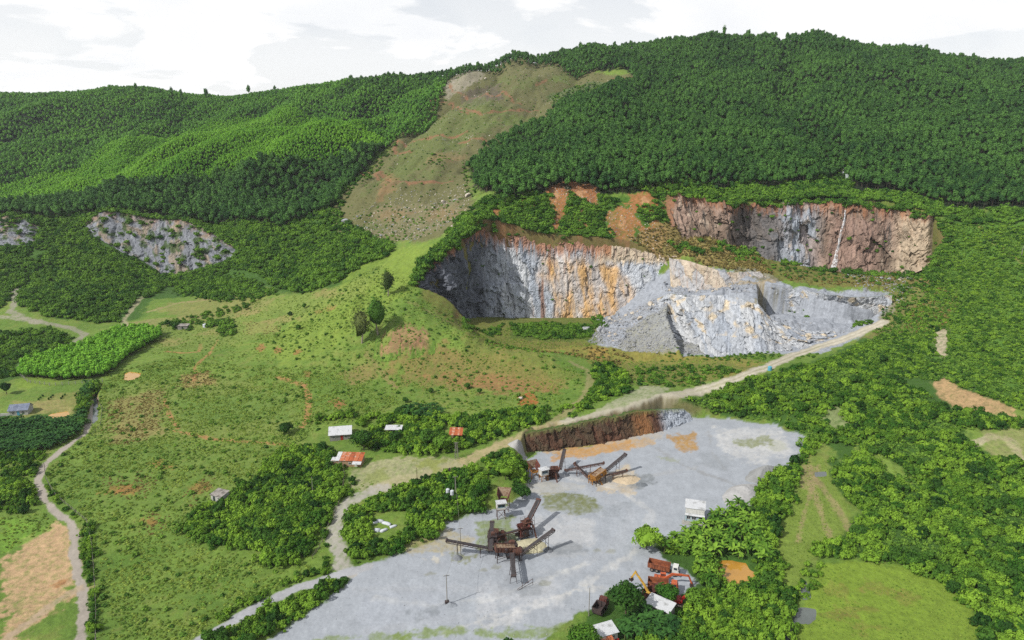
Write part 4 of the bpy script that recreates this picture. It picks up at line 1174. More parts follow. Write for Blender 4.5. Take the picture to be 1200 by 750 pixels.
def hash_(s):
    return sum((i + 3) * ord(c) for i, c in enumerate(s)) % 10007


K_FOREST = Kind('forest_tree', 6, L_FOREST, M_BARK, lambda r: (trunk_geo(r, 8.5, 0.16, 2), crown_geo(r, 2.7 * r.uniform(0.85, 1.2), 3.5 * r.uniform(0.85, 1.2), 7.6, 260, 0.75, int(r.integers(7, 13)), 0.48, 0.6, rough=0.24)))
K_HILL = Kind('hill_tree', 4, L_LEFT, M_BARK, lambda r: (trunk_geo(r, 6.5, 0.14, 1), crown_geo(r, 2.2, 3.0, 5.8, 160, 0.75, 7, 0.55, 0.6, rough=0.22)))
K_YOUNG = Kind('young_tree', 4, L_YOUNG, M_BARK, lambda r: (trunk_geo(r, 4.2, 0.1, 0), crown_geo(r, 1.6, 2.3, 3.6, 110, 0.62, 5, 0.6, 0.66, rough=0.2)))
K_BUSH = Kind('bush', 8, L_BUSH, M_BARK, lambda r: (None, crown_geo(r, 1.9 * r.uniform(0.8, 1.2), 1.45 * r.uniform(0.75, 1.3), 0.95, 950, 0.25, int(r.integers(10, 22)), r.uniform(0.28, 0.46), 0.42, 0.2, spread=0.75)))
K_DBUSH = Kind('dark_bush', 4, L_TREE, M_BARK, lambda r: (None, crown_geo(r, 1.8 * r.uniform(0.8, 1.2), 1.5 * r.uniform(0.75, 1.3), 0.95, 900, 0.26, int(r.integers(10, 22)), r.uniform(0.28, 0.46), 0.42, 0.2, spread=0.75)))
K_SCRUB = Kind('scrub', 5, L_SCRUB, M_BARK, lambda r: (None, crown_geo(r, 2.3 * r.uniform(0.8, 1.2), 1.7 * r.uniform(0.75, 1.25), 1.0, 420, 0.42, int(r.integers(8, 17)), 0.40, 0.5, 0.2, spread=0.7, rough=0.35)))
L_HERB = leaf_mat('herb_leaf', A(76, 118, 42), A(130, 170, 64), 20)
K_HERB = Kind('herb', 4, L_HERB, M_BARK, lambda r: (None, crown_geo(r, 0.8, 0.55, 0.35, 90, 0.26, 6, 0.55, 0.5, 0.3)))
K_DRY = Kind('dry_shrub', 3, L_DRY, M_BARK, lambda r: (None, crown_geo(r, 0.9, 0.55, 0.35, 90, 0.28, 6, 0.55, 0.5, 0.3)))


def tuft(rng):
    return (None, crown_geo(rng, 0.75, 0.22, 0.05, 80, 0.2, 7, 0.6, 0.75, 0.4, 3.4))


K_TUFT = Kind('grass_tuft', 4, L_GRASS, M_BARK, tuft)


def banana(rng, nleaf=10, h=2.0, ll=2.3, lw=0.34):
    tg = Geo(); tg.add(*tube([[0, 0, -0.3], [0, 0, h * 0.5], [0.05, 0.03, h]], [0.16, 0.13, 0.09], 7))
    g = Geo()
    for i in range(nleaf):
        a = i * 2.4 + rng.random() * 0.5; el = R(25 + 55 * rng.random()); l = ll * (0.7 + 0.5 * rng.random())
        n = 6
        P = []; p = np.array([0, 0, h * 0.97]); e = el
        for k in range(n + 1):
            P.append(p.copy())
            p = p + np.array([math.cos(a) * math.cos(e), math.sin(a) * math.cos(e), math.sin(e)]) * l / n
            e -= R(13 + 9 * rng.random())
        P = np.array(P)
        side = np.array([-math.sin(a), math.cos(a), 0])
        w = lw * np.array([0.15, 0.7, 1, 1, 0.95, 0.7, 0.08])
        up = np.array([0, 0, 0.10])
        Lf = P + side * w[:, None] + up * (w / lw)[:, None]; Rt = P - side * w[:, None] + up * (w / lw)[:, None]
        V = np.concatenate([Lf, P, Rt]); m = n + 1
        F = [[k, k + m, k + 1 + m, k + 1] for k in range(n)] + [[k + m, k + 2 * m, k + 1 + 2 * m, k + 1 + m] for k in range(n)]
        nn = np.gradient(P, axis=0); nn = np.cross(nn, side); nn[nn[:, 2] < 0] *= -1
        nn /= np.linalg.norm(nn, axis=1)[:, None] + 1e-9
        N = np.concatenate([nn + side * -0.35, nn, nn + side * 0.35]); N /= np.linalg.norm(N, axis=1)[:, None]
        g.add(V, np.array(F), N)
    return (tg, g)


K_BANANA = Kind('banana_plant', 5, L_BANANA, flat_mat('banana_stem', A(110, 120, 62), 0.8), banana)
K_DBANANA = Kind('dark_banana_plant', 5, L_DARK, flat_mat('dark_banana_stem', A(90, 100, 56), 0.8), lambda r: banana(r, 11, 1.7, 2.0, 0.30))

# ---- scattering over the map
ROADS = [(p, gxy(p[1])) for p in PAINT if p[6]]


def off_roads(x, y, mg=0.6):
    ok = np.ones(x.shape, bool)
    for p, P in ROADS:
        s = poly_sd(P, x, y) if p[0] == 'a' else p[7] / 2 - line_d(P, x, y)
        ok &= s < -mg
    return ok


CLEAR = [  # places kept free of bushes
    [(935, 760), (930, 735), (950, 700), (968, 666), (1000, 659), (1060, 668), (1108, 688), (1136, 715), (1142, 760)],
    [(910, 640), (932, 590), (946, 545), (960, 533), (973, 560), (996, 600), (982, 632), (950, 650), (935, 685), (922, 695)],
    [(838, 664), (885, 658), (890, 682), (855, 690)], [(795, 582), (832, 582), (832, 622), (795, 622)],
    [(735, 650), (815, 650), (822, 690), (800, 725), (745, 725)], [(695, 725), (740, 720), (740, 750), (700, 752)],
    [(1092, 450), (1105, 442), (1125, 455), (1190, 478), (1195, 490), (1120, 480), (1098, 462)], [(1120, 505), (1200, 500), (1250, 545), (1160, 540)],
    [(1020, 530), (1048, 540), (1072, 560), (1040, 556)], [(962, 482), (988, 478), (997, 498), (977, 506)], [(380, 492), (420, 490), (420, 512), (380, 515)], [(388, 530), (432, 528), (432, 548), (388, 550)],
    [(428, 602), (476, 596), (484, 626), (434, 638)], [(572, 566), (600, 560), (600, 590), (572, 592)], [(448, 495), (475, 495), (475, 506), (448, 506)], [(520, 500), (548, 500), (548, 514), (520, 514)],
    [(620, 532), (655, 532), (655, 560), (620, 560)], [(0, 466), (36, 462), (38, 482), (0, 486)], [(52, 484), (84, 480), (84, 494), (52, 496)], [(240, 572), (270, 570), (270, 586), (240, 586)],
    [(1096, 388), (1110, 385), (1112, 400), (1108, 418), (1097, 414)],
]
CLEARW = [gxy(P) for P in CLEAR]


def scatter(px, spacing, wob=2.0, inside=0.0, quarry=False, roads=True, clear=True, seed=1, keep=1.0):
    """jittered points on the map inside an area"""
    rng = np.random.default_rng(seed * 131 + len(px))
    P = np.array(gxy(px)) if not isinstance(px, np.ndarray) else px
    x0, y0 = P.min(0); x1, y1 = P.max(0)
    gx, gy = np.meshgrid(np.arange(x0, x1 + spacing, spacing), np.arange(y0, y1 + spacing, spacing * 0.87))
    gx = gx + (np.arange(gx.shape[0]) % 2)[:, None] * spacing / 2
    x = (gx + rng.uniform(-.42, .42, gx.shape) * spacing).ravel(); y = (gy + rng.uniform(-.42, .42, gx.shape) * spacing).ravel()
    m = (np.abs(x) < y * 0.84 + 6)
    x, y = x[m], y[m]
    s = poly_sd(P, x, y) + wob * 1.3 * fbm(x / 8, y / 8, 3, 0.5, 41)
    m = s > inside
    if keep < 1:
        m &= (fbm(x / 16, y / 16, 3, 0.5, seed) * 0.9 + rng.random(len(x)) * 0.5 + 0.25) < keep
    x, y = x[m], y[m]
    if not quarry and len(x):
        m = poly_sd(QUARRY, x, y) < -0.5
        x, y = x[m], y[m]
    if roads and len(x) and y.min() < 460:
        m = off_roads(x, y)
        x, y = x[m], y[m]
    if clear and len(x) and y.min() < 460:
        m = np.ones(len(x), bool)
        for C in CLEARW:
            m &= poly_sd(C, x, y) < 0.2
        x, y = x[m], y[m]
    return np.stack([x, y, H(x, y)], 1) if len(x) else np.zeros((0, 3))


def mass(name, pts, kind, smin, smax, label, cat, seed=1, tall=0.15, sink=0.15):
    """plants nobody could count: points that carry plant shapes, one object"""
    if not len(pts):
        return
    rng = np.random.default_rng(seed)
    n = len(pts)
    P = pts.copy(); s = rng.uniform(smin, smax, n)
    P[:, 2] -= sink * s
    me = bpy.data.meshes.new(name)
    me.vertices.add(n); me.vertices.foreach_set('co', P.astype(np.float32).ravel())
    a = me.attributes.new('size', 'FLOAT_VECTOR', 'POINT')
    sv = np.stack([s, s, s * rng.uniform(1 - tall, 1 + tall, n)], 1).astype(np.float32)
    a.data.foreach_set('vector', sv.ravel())
    a = me.attributes.new('turn', 'FLOAT_VECTOR', 'POINT')
    rv = np.stack([rng.normal(0, .06, n), rng.normal(0, .06, n), rng.uniform(0, 6.28, n)], 1).astype(np.float32)
    a.data.foreach_set('vector', rv.ravel())
    a = me.attributes.new('pick', 'INT', 'POINT')
    a.data.foreach_set('value', rng.integers(0, len(kind.both), n).astype(np.int32))
    o = link(name, me, None, label, cat, None, 'stuff')
    c = bpy.data.collections.get('shapes_' + kind.name)
    if c is None:
        c = bpy.data.collections.new('shapes_' + kind.name)
        for i, m in enumerate(kind.both):
            c.objects.link(bpy.data.objects.new('shape_%s_%d' % (kind.name, i), m))
    ng = bpy.data.node_groups.new('plants', 'GeometryNodeTree')
    ng.interface.new_socket('Geometry', in_out='INPUT', socket_type='NodeSocketGeometry')
    ng.interface.new_socket('Geometry', in_out='OUTPUT', socket_type='NodeSocketGeometry')
    gi = ng.nodes.new('NodeGroupInput'); go = ng.nodes.new('NodeGroupOutput')
    ip = ng.nodes.new('GeometryNodeInstanceOnPoints')
    ci = ng.nodes.new('GeometryNodeCollectionInfo')
    ci.inputs['Collection'].default_value = c
    ci.inputs['Separate Children'].default_value = True
    ci.inputs['Reset Children'].default_value = True
    ip.inputs['Pick Instance'].default_value = True

    def attr(nm, ty):
        q = ng.nodes.new('GeometryNodeInputNamedAttribute'); q.data_type = ty
        q.inputs['Name'].default_value = nm
        return q.outputs[0]
    ng.links.new(gi.outputs[0], ip.inputs['Points'])
    ng.links.new(ci.outputs[0], ip.inputs['Instance'])
    ng.links.new(attr('pick', 'INT'), ip.inputs['Instance Index'])
    e2r = ng.nodes.new('FunctionNodeEulerToRotation')
    ng.links.new(attr('turn', 'FLOAT_VECTOR'), e2r.inputs[0])
    ng.links.new(e2r.outputs[0], ip.inputs['Rotation'])
    ng.links.new(attr('size', 'FLOAT_VECTOR'), ip.inputs['Scale'])
    ng.links.new(ip.outputs[0], go.inputs[0])
    md = o.modifiers.new('plants', 'NODES'); md.node_group = ng
    return o


def singles(name, pts, kind, smin, smax, label, cat, group, seed=1, tall=0.15, sink=0.15, crown='crown', trunk='trunk'):
    """the same plants as things of their own"""
    rng = np.random.default_rng(seed)
    for p in pts:
        s = rng.uniform(smin, smax); i = int(rng.integers(0, len(kind.crown)))
        q = (s - smin) / max(smax - smin, 1e-6)
        lb = ('small ' if q < 0.33 else '' if q < 0.67 else 'tall ') + label
        one_plant(name, (p[0], p[1], p[2] - sink * s), kind, i, s, s * rng.uniform(1 - tall, 1 + tall), rng.uniform(0, 6.28), lb, cat, ('small ' if q < 0.33 else '' if q < 0.67 else 'tall ') + group, crown, trunk)


def one_plant(name, loc, kind, i, s, sz, rz, label, cat, group=None, crown='crown', trunk='trunk'):
    if kind.trunk:
        e = empty(name, loc, rz, label, cat, group)
        e.scale = (s, s, sz)
        link(trunk, kind.trunk[i], e); link(crown, kind.crown[i], e)
    else:
        e = link(name, kind.crown[i], None, label, cat, group, None, loc, rz)
        e.scale = (s, s, sz)
    return e


def in_view(p, mg=0):
    u, v = pix(p[:, 0], p[:, 1], p[:, 2])
    return (u > -mg) & (u < 1200 + mg) & (v > -mg) & (v < 750 + mg)


def nearest(pts, n):
    d = np.linalg.norm(pts - [0, 0, CAM_H], axis=1) + 1e5 * ~in_view(pts, 5)
    o = np.argsort(d)
    return pts[o[:n]], pts[o[n:]]


def cat_(*a):
    return np.concatenate([p for p in a if len(p)])


# ---- the forested hills
F_RIGHT = [(655, 62), (700, 55), (800, 50), (950, 44), (1100, 60), (1200, 74), (1500, 110), (1500, 246), (1200, 246), (1110, 242), (1040, 226), (1000, 222), (990, 208), (978, 205), (960, 214), (930, 218), (880, 222), (840, 226), (800, 224), (778, 224),
           (730, 228), (700, 226), (660, 222), (640, 228), (590, 240), (562, 228), (550, 200), (565, 180), (640, 140), (655, 124), (744, 100), (735, 82), (660, 88)]
RAV = gxy([(985, 190), (970, 170), (950, 150)])
pts = scatter(F_RIGHT, 3.7, 3, 0, seed=2)
back = scatter(np.array([(-250, 960), (900, 870), (1000, 1030), (-200, 1060)]), 6.0, 3, seed=3)
pts = cat_(pts, back)
near_f, far_f = nearest(pts, 300)
uf, _v = pix(near_f[:, 0], near_f[:, 1], near_f[:, 2])
for lo, hi, where in ((-999, 640, 'beside the bare hill, above the shadowed quarry wall'), (640, 780, 'above the orange soil slips'), (780, 900, 'above the left part of the brown cliff'), (900, 975, 'left of the waterfall ravine'), (975, 1060, 'right of the waterfall ravine'), (1060, 9999, 'above the scrub slope right of the quarry')):
    singles('forest_tree', near_f[(uf >= lo) & (uf < hi)], K_FOREST, 0.65, 1.15, 'dark green forest tree ' + where, 'tree', 'forest edge trees ' + where, 5 + int(hi) % 7)
mass('forest', far_f, K_FOREST, 0.5, 1.0, 'dark green plantation forest covering the hill above the quarry', 'forest', 6)
F_LEFT_FRONT = [(-200, 240), (0, 222), (100, 195), (200, 162), (300, 142), (370, 140), (430, 155), (450, 165), (440, 180), (405, 186), (340, 196), (300, 204), (250, 210), (200, 222), (100, 236), (0, 246), (-200, 258)]
yp = scatter(F_LEFT_FRONT, 2.1, 2, -2, seed=4)
mass('young_plantation', yp, K_YOUNG, 0.55, 0.9, 'bright green young plantation on the rounded hill', 'forest', 7)
F_LEFT_LOW = [(-200, 256), (0, 244), (100, 234), (200, 220), (260, 207), (330, 198), (405, 188), (445, 176), (418, 210), (390, 246), (330, 268), (260, 264), (200, 258), (130, 250), (60, 258), (-200, 262)]
lp = scatter(F_LEFT_LOW, 4.0, 2, -2, seed=5)
n2_, f2_ = nearest(lp, 150)
uf, _v = pix(n2_[:, 0], n2_[:, 1], n2_[:, 2])
for lo, hi, where in ((-999, 270, 'above the pale rock outcrop'), (270, 330, 'above the scrub slope beside the outcrop'), (330, 9999, 'beside the edge of the bare hill')):
    singles('hillside_tree', n2_[(uf >= lo) & (uf < hi)], K_FOREST, 0.7, 1.2, 'dark leafy hillside tree ' + where, 'tree', 'hillside trees ' + where, 8)
mass('hillside_wood', f2_, K_FOREST, 0.7, 1.15, 'dark wood on the slope below the young plantation', 'forest', 9)
wl = np.array([(-1050, 640), (-620, 660), (-500, 680), (-390, 720), (-240, 760), (-135, 735), (-90, 790), (-85, 930), (-95, 1000), (-150, 1110), (-1100, 1200)])
hp = scatter(wl, 3.4, 3, 0, seed=6)
fl = np.array(gxy(F_LEFT_FRONT))
hp = hp[(poly_sd(fl, hp[:, 0], hp[:, 1]) < 0) & (poly_sd(np.array(gxy(F_LEFT_LOW)), hp[:, 0], hp[:, 1]) < 0)]
u_, v_ = pix(hp[:, 0], hp[:, 1], hp[:, 2])
hp = hp[v_ < 232]
mass('hill_forest', hp, K_HILL, 0.45, 0.9, 'mixed green forest on the far left ridge', 'forest', 10)
# taller single trees standing on the skyline
sky = [(160, 103, 1.25), (168, 104, 1.0), (188, 107, 1.3), (202, 110, 1.5), (213, 112, 1.3), (242, 113, 1.7), (292, 106, 1.5), (322, 101, 1.1), (410, 93, 0.9), (848, 44, 1.7), (876, 46, 1.5), (922, 42, 1.2), (680, 56, 1.2), (720, 52, 1.2),
       (1003, 43, 1.1), (462, 89, 1.1), (605, 72, 1.2), (612, 74, 0.8), (622, 72, 0.8), (632, 72, 0.8), (641, 70, 0.9), (598, 75, 0.7), (585, 76, 0.7), (575, 78, 0.7), (566, 78, 0.8), (545, 82, 0.8), (530, 85, 0.9), (520, 86, 0.9), (512, 88, 0.9)]
for i, (u, v, s) in enumerate(sky):
    g = ground(u, v + 7)
    a, b, c = g
    one_plant('ridge_tree', (a, b, c - 0.3), K_FOREST, i % 6, s * 0.75, s * 1.15, i * 1.1, 'tall thin tree standing out above the forest ridge' if s >= 1 else 'small tree in the row on the bare hilltop', 'tree', 'trees on the skyline' if s >= 1 else 'hilltop row of trees', 'crown', 'trunk')

# ---- thickets: (area, spacing, kind, smallest, largest, where)
THICK = [
    # right-hand thickets
    ([(1000, 540), (1060, 470), (1120, 480), (1200, 495), (1400, 520), (1500, 790), (1152, 770), (1146, 725), (1112, 690), (1060, 664), (1000, 654), (955, 650), (1000, 628), (1004, 600), (980, 565), (968, 535)], 2.3, K_BUSH, 0.3, 1.4, 'right of the meadow'),
    ([(800, 472), (860, 448), (905, 440), (960, 424), (1040, 440), (1090, 465), (1060, 480), (1010, 520), (965, 520), (940, 508), (905, 493), (850, 486)], 2.5, K_BUSH, 0.3, 1.3, 'between the quarry road and the gravel yard'),
    ([(960, 424), (1010, 402), (1050, 385), (1085, 345), (1095, 300), (1110, 262), (1200, 262), (1450, 250), (1450, 480), (1200, 482), (1120, 452), (1040, 440)], 2.1, K_BUSH, 0.25, 0.7, 'on the slope right of the quarry'),
    ([(905, 560), (936, 540), (948, 516), (958, 522), (940, 545), (930, 580), (912, 610), (900, 640), (880, 630), (885, 600), (880, 585)], 2.2, K_BUSH, 0.7, 1.2, 'between the rubble heap and the stream'),
    ([(780, 640), (830, 640), (840, 665), (838, 690), (880, 690), (890, 660), (905, 645), (930, 690), (930, 710), (915, 760), (760, 770), (742, 745), (790, 735), (800, 715), (825, 690)], 2.3, K_BUSH, 0.75, 1.35, 'round the ochre pond'),
    ([(905, 600), (912, 640), (890, 660), (880, 640), (888, 610)], 2.2, K_BUSH, 0.7, 1.1, 'round the ochre pond'),
    ([(925, 660), (945, 660), (970, 664), (955, 690), (935, 700)], 2.6, K_BUSH, 0.4, 0.8, 'along the small stream'),
    ([(940, 640), (985, 636), (1000, 652), (960, 656)], 2.2, K_BUSH, 0.5, 0.9, 'along the small stream'),
    # left of the yard
    ([(212, 628), (232, 600), (262, 590), (300, 560), (330, 530), (380, 524), (402, 548), (398, 580), (375, 615), (360, 655), (320, 668), (300, 645), (250, 640)], 2.2, K_BUSH, 0.7, 1.35, 'in the thicket beside the field hut'),
    ([(408, 640), (404, 610), (430, 592), (470, 572), (510, 562), (545, 550), (572, 560), (572, 590), (555, 600), (522, 610), (505, 630), (450, 650), (416, 662)], 2.2, K_BUSH, 0.75, 1.35, 'on the bank between the houses and the yard'),
    ([(565, 540), (600, 528), (612, 545), (622, 565), (604, 580), (600, 560), (575, 556)], 2.2, K_BUSH, 0.8, 1.3, 'beside the feed hoppers'),
    ([(240, 752), (300, 722), (345, 703), (385, 682), (408, 684), (400, 692), (335, 734), (290, 768)], 1.9, K_BUSH, 0.55, 1.0, 'in the hedge along the gravel road'),
    ([(255, 720), (300, 700), (345, 680), (372, 668), (390, 655), (395, 664), (385, 674), (340, 688), (300, 706), (250, 735)], 2.0, K_BUSH, 0.4, 0.8, 'in the hedge along the gravel road'),
    ([(396, 580), (410, 560), (420, 566), (405, 588)], 1.9, K_BUSH, 0.4, 0.8, 'in the thicket beside the field hut'),
    ([(378, 612), (390, 600), (392, 640), (398, 664), (378, 660)], 2.0, K_BUSH, 0.4, 0.85, 'beside the stony track'),
    # round the houses
    ([(420, 520), (440, 500), (445, 490), (480, 478), (520, 490), (560, 488), (600, 480), (640, 482), (640, 492), (590, 510), (550, 524), (500, 534), (455, 530)], 2.5, K_BUSH, 0.8, 1.5, 'round the tin-roofed houses'),
    ([(385, 500), (360, 495), (400, 484), (440, 490), (430, 500)], 2.6, K_BUSH, 0.5, 1.0, 'round the tin-roofed houses'),
    ([(640, 490), (680, 470), (700, 455), (690, 480), (660, 496)], 2.6, K_BUSH, 0.5, 1.0, 'beside the bend of the dirt track'),
    ([(696, 430), (715, 428), (740, 445), (735, 460), (700, 470), (690, 480), (694, 450)], 2.4, K_BUSH, 0.7, 1.2, 'beside the bend of the dirt track'),
    ([(660, 500), (700, 482), (735, 470), (740, 476), (690, 492)], 2.2, K_BUSH, 0.4, 0.8, 'beside the bend of the dirt track'),
    ([(745, 430), (830, 428), (870, 434), (840, 446), (790, 455), (750, 458)], 3.2, K_SCRUB, 0.3, 0.6, 'at the mouth of the quarry'),
    # left lane hedges
    ([(96, 612), (106, 615), (110, 660), (113, 700), (112, 760), (100, 760), (102, 720), (98, 680), (93, 650)], 1.5, K_BUSH, 0.35, 0.7, 'in the hedge beside the lane'),
    ([(52, 550), (60, 575), (76, 596), (100, 612), (88, 612), (64, 596), (52, 580)], 1.6, K_BUSH, 0.3, 0.55, 'in the hedge beside the lane'),
    ([(0, 532), (50, 530), (48, 548), (40, 565), (46, 585), (30, 605), (0, 600)], 2.3, K_BUSH, 0.45, 0.95, 'left of the lane bend'),
    ([(96, 455), (112, 450), (114, 470), (106, 495), (98, 500), (94, 480)], 2.2, K_BUSH, 0.7, 1.3, 'beside the lane at the banana field'),
    # left valley
    ([(-60, 395), (60, 385), (95, 400), (60, 420), (20, 440), (-60, 452)], 3.4, K_SCRUB, 0.5, 1.0, 'by the left valley track'),
    ([(0, 350), (40, 335), (45, 300), (90, 292), (120, 300), (160, 315), (190, 322), (180, 345), (150, 362), (140, 378), (100, 376), (60, 372), (20, 360)], 4.0, K_SCRUB, 0.75, 1.45, 'in the left valley'),
    ([(-60, 345), (0, 330), (10, 355), (-10, 365), (-60, 365)], 4.0, K_SCRUB, 0.7, 1.2, 'in the left valley'),
    ([(-60, 262), (0, 250), (60, 250), (110, 246), (128, 250), (110, 260), (102, 285), (60, 300), (40, 292), (45, 275), (30, 258), (-60, 262)], 3.8, K_SCRUB, 0.7, 1.4, 'round the left rock outcrop'),
    ([(190, 254), (230, 256), (270, 260), (330, 266), (385, 246), (408, 262), (465, 290), (455, 300), (430, 310), (395, 330), (360, 345), (330, 340), (300, 320), (270, 316), (280, 290), (240, 262)], 3.9, K_SCRUB, 0.75, 1.55, 'on the slope below the bare hill'),
    ([(215, 335), (260, 325), (300, 330), (320, 345), (280, 352), (230, 352)], 4.0, K_SCRUB, 0.5, 1.1, 'in the left valley'),
    ([(185, 380), (240, 366), (300, 352), (290, 362), (250, 374), (215, 392)], 3.8, K_SCRUB, 0.4, 0.8, 'in the left valley'),
    ([(245, 378), (268, 374), (280, 388), (262, 396)], 3.0, K_SCRUB, 0.5, 0.9, 'in the left valley'),
    ([(400, 190), (425, 195), (418, 215), (400, 230), (388, 250), (376, 250), (392, 215)], 4.0, K_SCRUB, 0.6, 1.2, 'on the slope below the bare hill'),
    # lip of the quarry and its foot
    ([(480, 330), (500, 300), (520, 280), (545, 255), (575, 242), (582, 262), (560, 262), (535, 276), (515, 292), (495, 318), (484, 335)], 2.4, K_SCRUB, 0.55, 1.05, 'on the lip of the quarry'),
    ([(585, 250), (600, 240), (640, 232), (646, 250), (648, 275), (630, 284), (600, 276), (588, 275)], 2.7, K_SCRUB, 0.5, 1.0, 'on the lip of the quarry'),
    ([(664, 246), (700, 240), (712, 250), (705, 270), (716, 285), (690, 286), (662, 284), (656, 270)], 2.7, K_SCRUB, 0.5, 1.0, 'on the lip of the quarry'),
    ([(745, 240), (775, 240), (780, 262), (752, 260)], 2.7, K_SCRUB, 0.5, 1.0, 'on the lip of the quarry'),
    ([(790, 215), (840, 222), (900, 222), (940, 214), (980, 205), (992, 215), (1000, 226), (1060, 228), (1110, 244), (1110, 258), (1090, 252), (1040, 240), (985, 233), (930, 233), (880, 238), (820, 229), (780, 225)], 2.8, K_SCRUB, 0.6, 1.2, 'along the top of the waterfall cliff'),
    ([(950, 205), (965, 190), (985, 175), (1000, 195), (1000, 210), (980, 210)], 3.0, K_SCRUB, 0.5, 0.9, 'along the top of the waterfall cliff'),
    ([(1105, 244), (1200, 246), (1450, 246), (1450, 262), (1200, 264), (1110, 262)], 3.0, K_SCRUB, 0.7, 1.2, 'on the slope right of the quarry'),
]
THICK += [
    ([(1085, 285), (1110, 262), (1118, 300), (1095, 335), (1080, 330)], 2.6, K_SCRUB, 0.4, 0.9, 'on the slope right of the quarry'),
    ([(40, 300), (100, 288), (125, 298), (170, 312), (200, 325), (180, 348), (120, 310), (60, 312)], 3.4, K_SCRUB, 0.5, 1.2, 'round the left rock outcrop'),
    ([(-60, 305), (40, 298), (45, 330), (0, 345), (-60, 345)], 3.6, K_SCRUB, 0.5, 1.2, 'round the left rock outcrop'),
    ([(205, 326), (280, 318), (330, 345), (260, 356), (200, 345)], 4.2, K_SCRUB, 0.35, 0.9, 'in the left valley'),
    ([(280, 262), (330, 268), (300, 320), (270, 315)], 3.4, K_SCRUB, 0.7, 1.3, 'on the slope below the bare hill'),
    ([(100, 244), (200, 248), (270, 262), (275, 285), (240, 266), (215, 255), (165, 250), (120, 245)], 3.0, K_SCRUB, 0.5, 1.1, 'round the left rock outcrop'),
    ([(760, 645), (800, 650), (830, 680), (838, 662), (890, 656), (900, 668), (880, 690), (838, 692), (826, 690), (790, 700)], 2.6, K_BUSH, 0.3, 0.6, 'round the ochre pond'),
    ([(560, 400), (600, 396), (640, 402), (600, 410)], 3.6, K_SCRUB, 0.2, 0.45, 'at the mouth of the quarry'),
]
THICK += [
    ([(505, 95), (515, 92), (522, 120), (480, 160), (455, 185), (420, 218), (400, 250), (388, 250), (410, 210), (450, 175), (480, 145), (508, 118)], 6.0, K_SCRUB, 0.3, 0.9, 'along the edge of the bare hill'),
    ([(540, 200), (560, 178), (600, 160), (640, 138), (640, 146), (605, 168), (568, 186), (556, 205), (562, 235), (548, 232)], 5.0, K_SCRUB, 0.3, 0.8, 'along the edge of the bare hill'),
    ([(640, 112), (700, 98), (735, 98), (690, 114), (650, 124)], 5.0, K_SCRUB, 0.3, 0.7, 'along the edge of the bare hill'),
    ([(500, 180), (530, 185), (520, 200), (500, 195)], 5.0, K_SCRUB, 0.3, 0.7, 'on the bare hill'),
    ([(612, 505), (690, 494), (760, 484), (800, 482), (800, 487), (690, 501), (616, 513)], 2.6, K_BUSH, 0.2, 0.45, 'on the edge of the earth bank'),
]
QTHICK = [
    ([(598, 380), (640, 378), (700, 382), (690, 396), (640, 398), (604, 394)], 2.3, K_SCRUB, 0.4, 0.8, 'at the foot of the quarry face'),
    ([(540, 374), (590, 380), (585, 392), (545, 385)], 2.4, K_SCRUB, 0.4, 0.8, 'at the foot of the quarry face'),
    ([(880, 305), (920, 312), (980, 322), (1040, 318), (1080, 305), (1070, 328), (1030, 336), (980, 330), (910, 326)], 4.4, K_SCRUB, 0.25, 0.6, 'on the quarry bench'),
    ([(705, 350), (720, 345), (722, 362), (708, 362)], 2.4, K_SCRUB, 0.3, 0.6, 'on the quarry bench'),
    ([(690, 365), (705, 372), (712, 385), (695, 380)], 2.4, K_SCRUB, 0.3, 0.6, 'on the quarry bench'),
    ([(905, 345), (925, 352), (955, 360), (950, 366), (920, 364), (905, 356)], 2.4, K_SCRUB, 0.3, 0.55, 'on the quarry bench'),
    ([(1000, 372), (1015, 368), (1020, 382), (1005, 384)], 2.2, K_SCRUB, 0.4, 0.7, 'on the quarry bench'),
    ([(780, 410), (960, 414), (955, 420), (840, 424), (780, 418)], 3.0, K_SCRUB, 0.15, 0.35, 'at the mouth of the quarry'),
    ([(1045, 345), (1078, 318), (1098, 288), (1108, 300), (1090, 335), (1065, 372), (1035, 392), (1020, 392)], 2.6, K_SCRUB, 0.2, 0.6, 'on the quarry bench'),
    ([(855, 300), (885, 300), (888, 308), (860, 308)], 2.6, K_SCRUB, 0.3, 0.6, 'on the quarry bench'),
]
bush_pts = []; scrub_pts = []; scrub_meta = []
for i, (px, sp, kd, a, b, where) in enumerate(THICK + QTHICK):
    p = scatter(px, sp, 1.6, 0, quarry=i >= len(THICK), seed=20 + i)
    if where in ('right of the meadow', 'between the quarry road and the gravel yard', 'on the slope right of the quarry') and len(p):
        p = p[fbm(p[:, 0] / 15, p[:, 1] / 15, 3, 0.55, 301) > -0.22]
    for q in p:
        (bush_pts if kd is K_BUSH else scrub_pts).append((q, a, b, where))


def along_lip(PP, NN, back0, back1, step, u0=0.0, u1=1.0, seed=1, foot=False):
    rng = np.random.default_rng(seed)
    row = PP[:, 2 if foot else -3, :]
    n = len(row); L = np.concatenate([[0], np.cumsum(np.linalg.norm(np.diff(row[:, :2], axis=0), axis=1))])
    out = []
    for s_ in np.arange(L[-1] * u0, L[-1] * u1, step):
        i = min(int(np.searchsorted(L, s_ + rng.uniform(-1, 1))), n - 1)
        bk = rng.uniform(back0, back1)
        p = row[i] - NN[i] * bk
        z = float(H(p[:1], p[1:2])[0])
        out.append((np.array([p[0], p[1], max(z, row[i][2] - 0.6) if bk < 4 and not foot else z])))
    return out


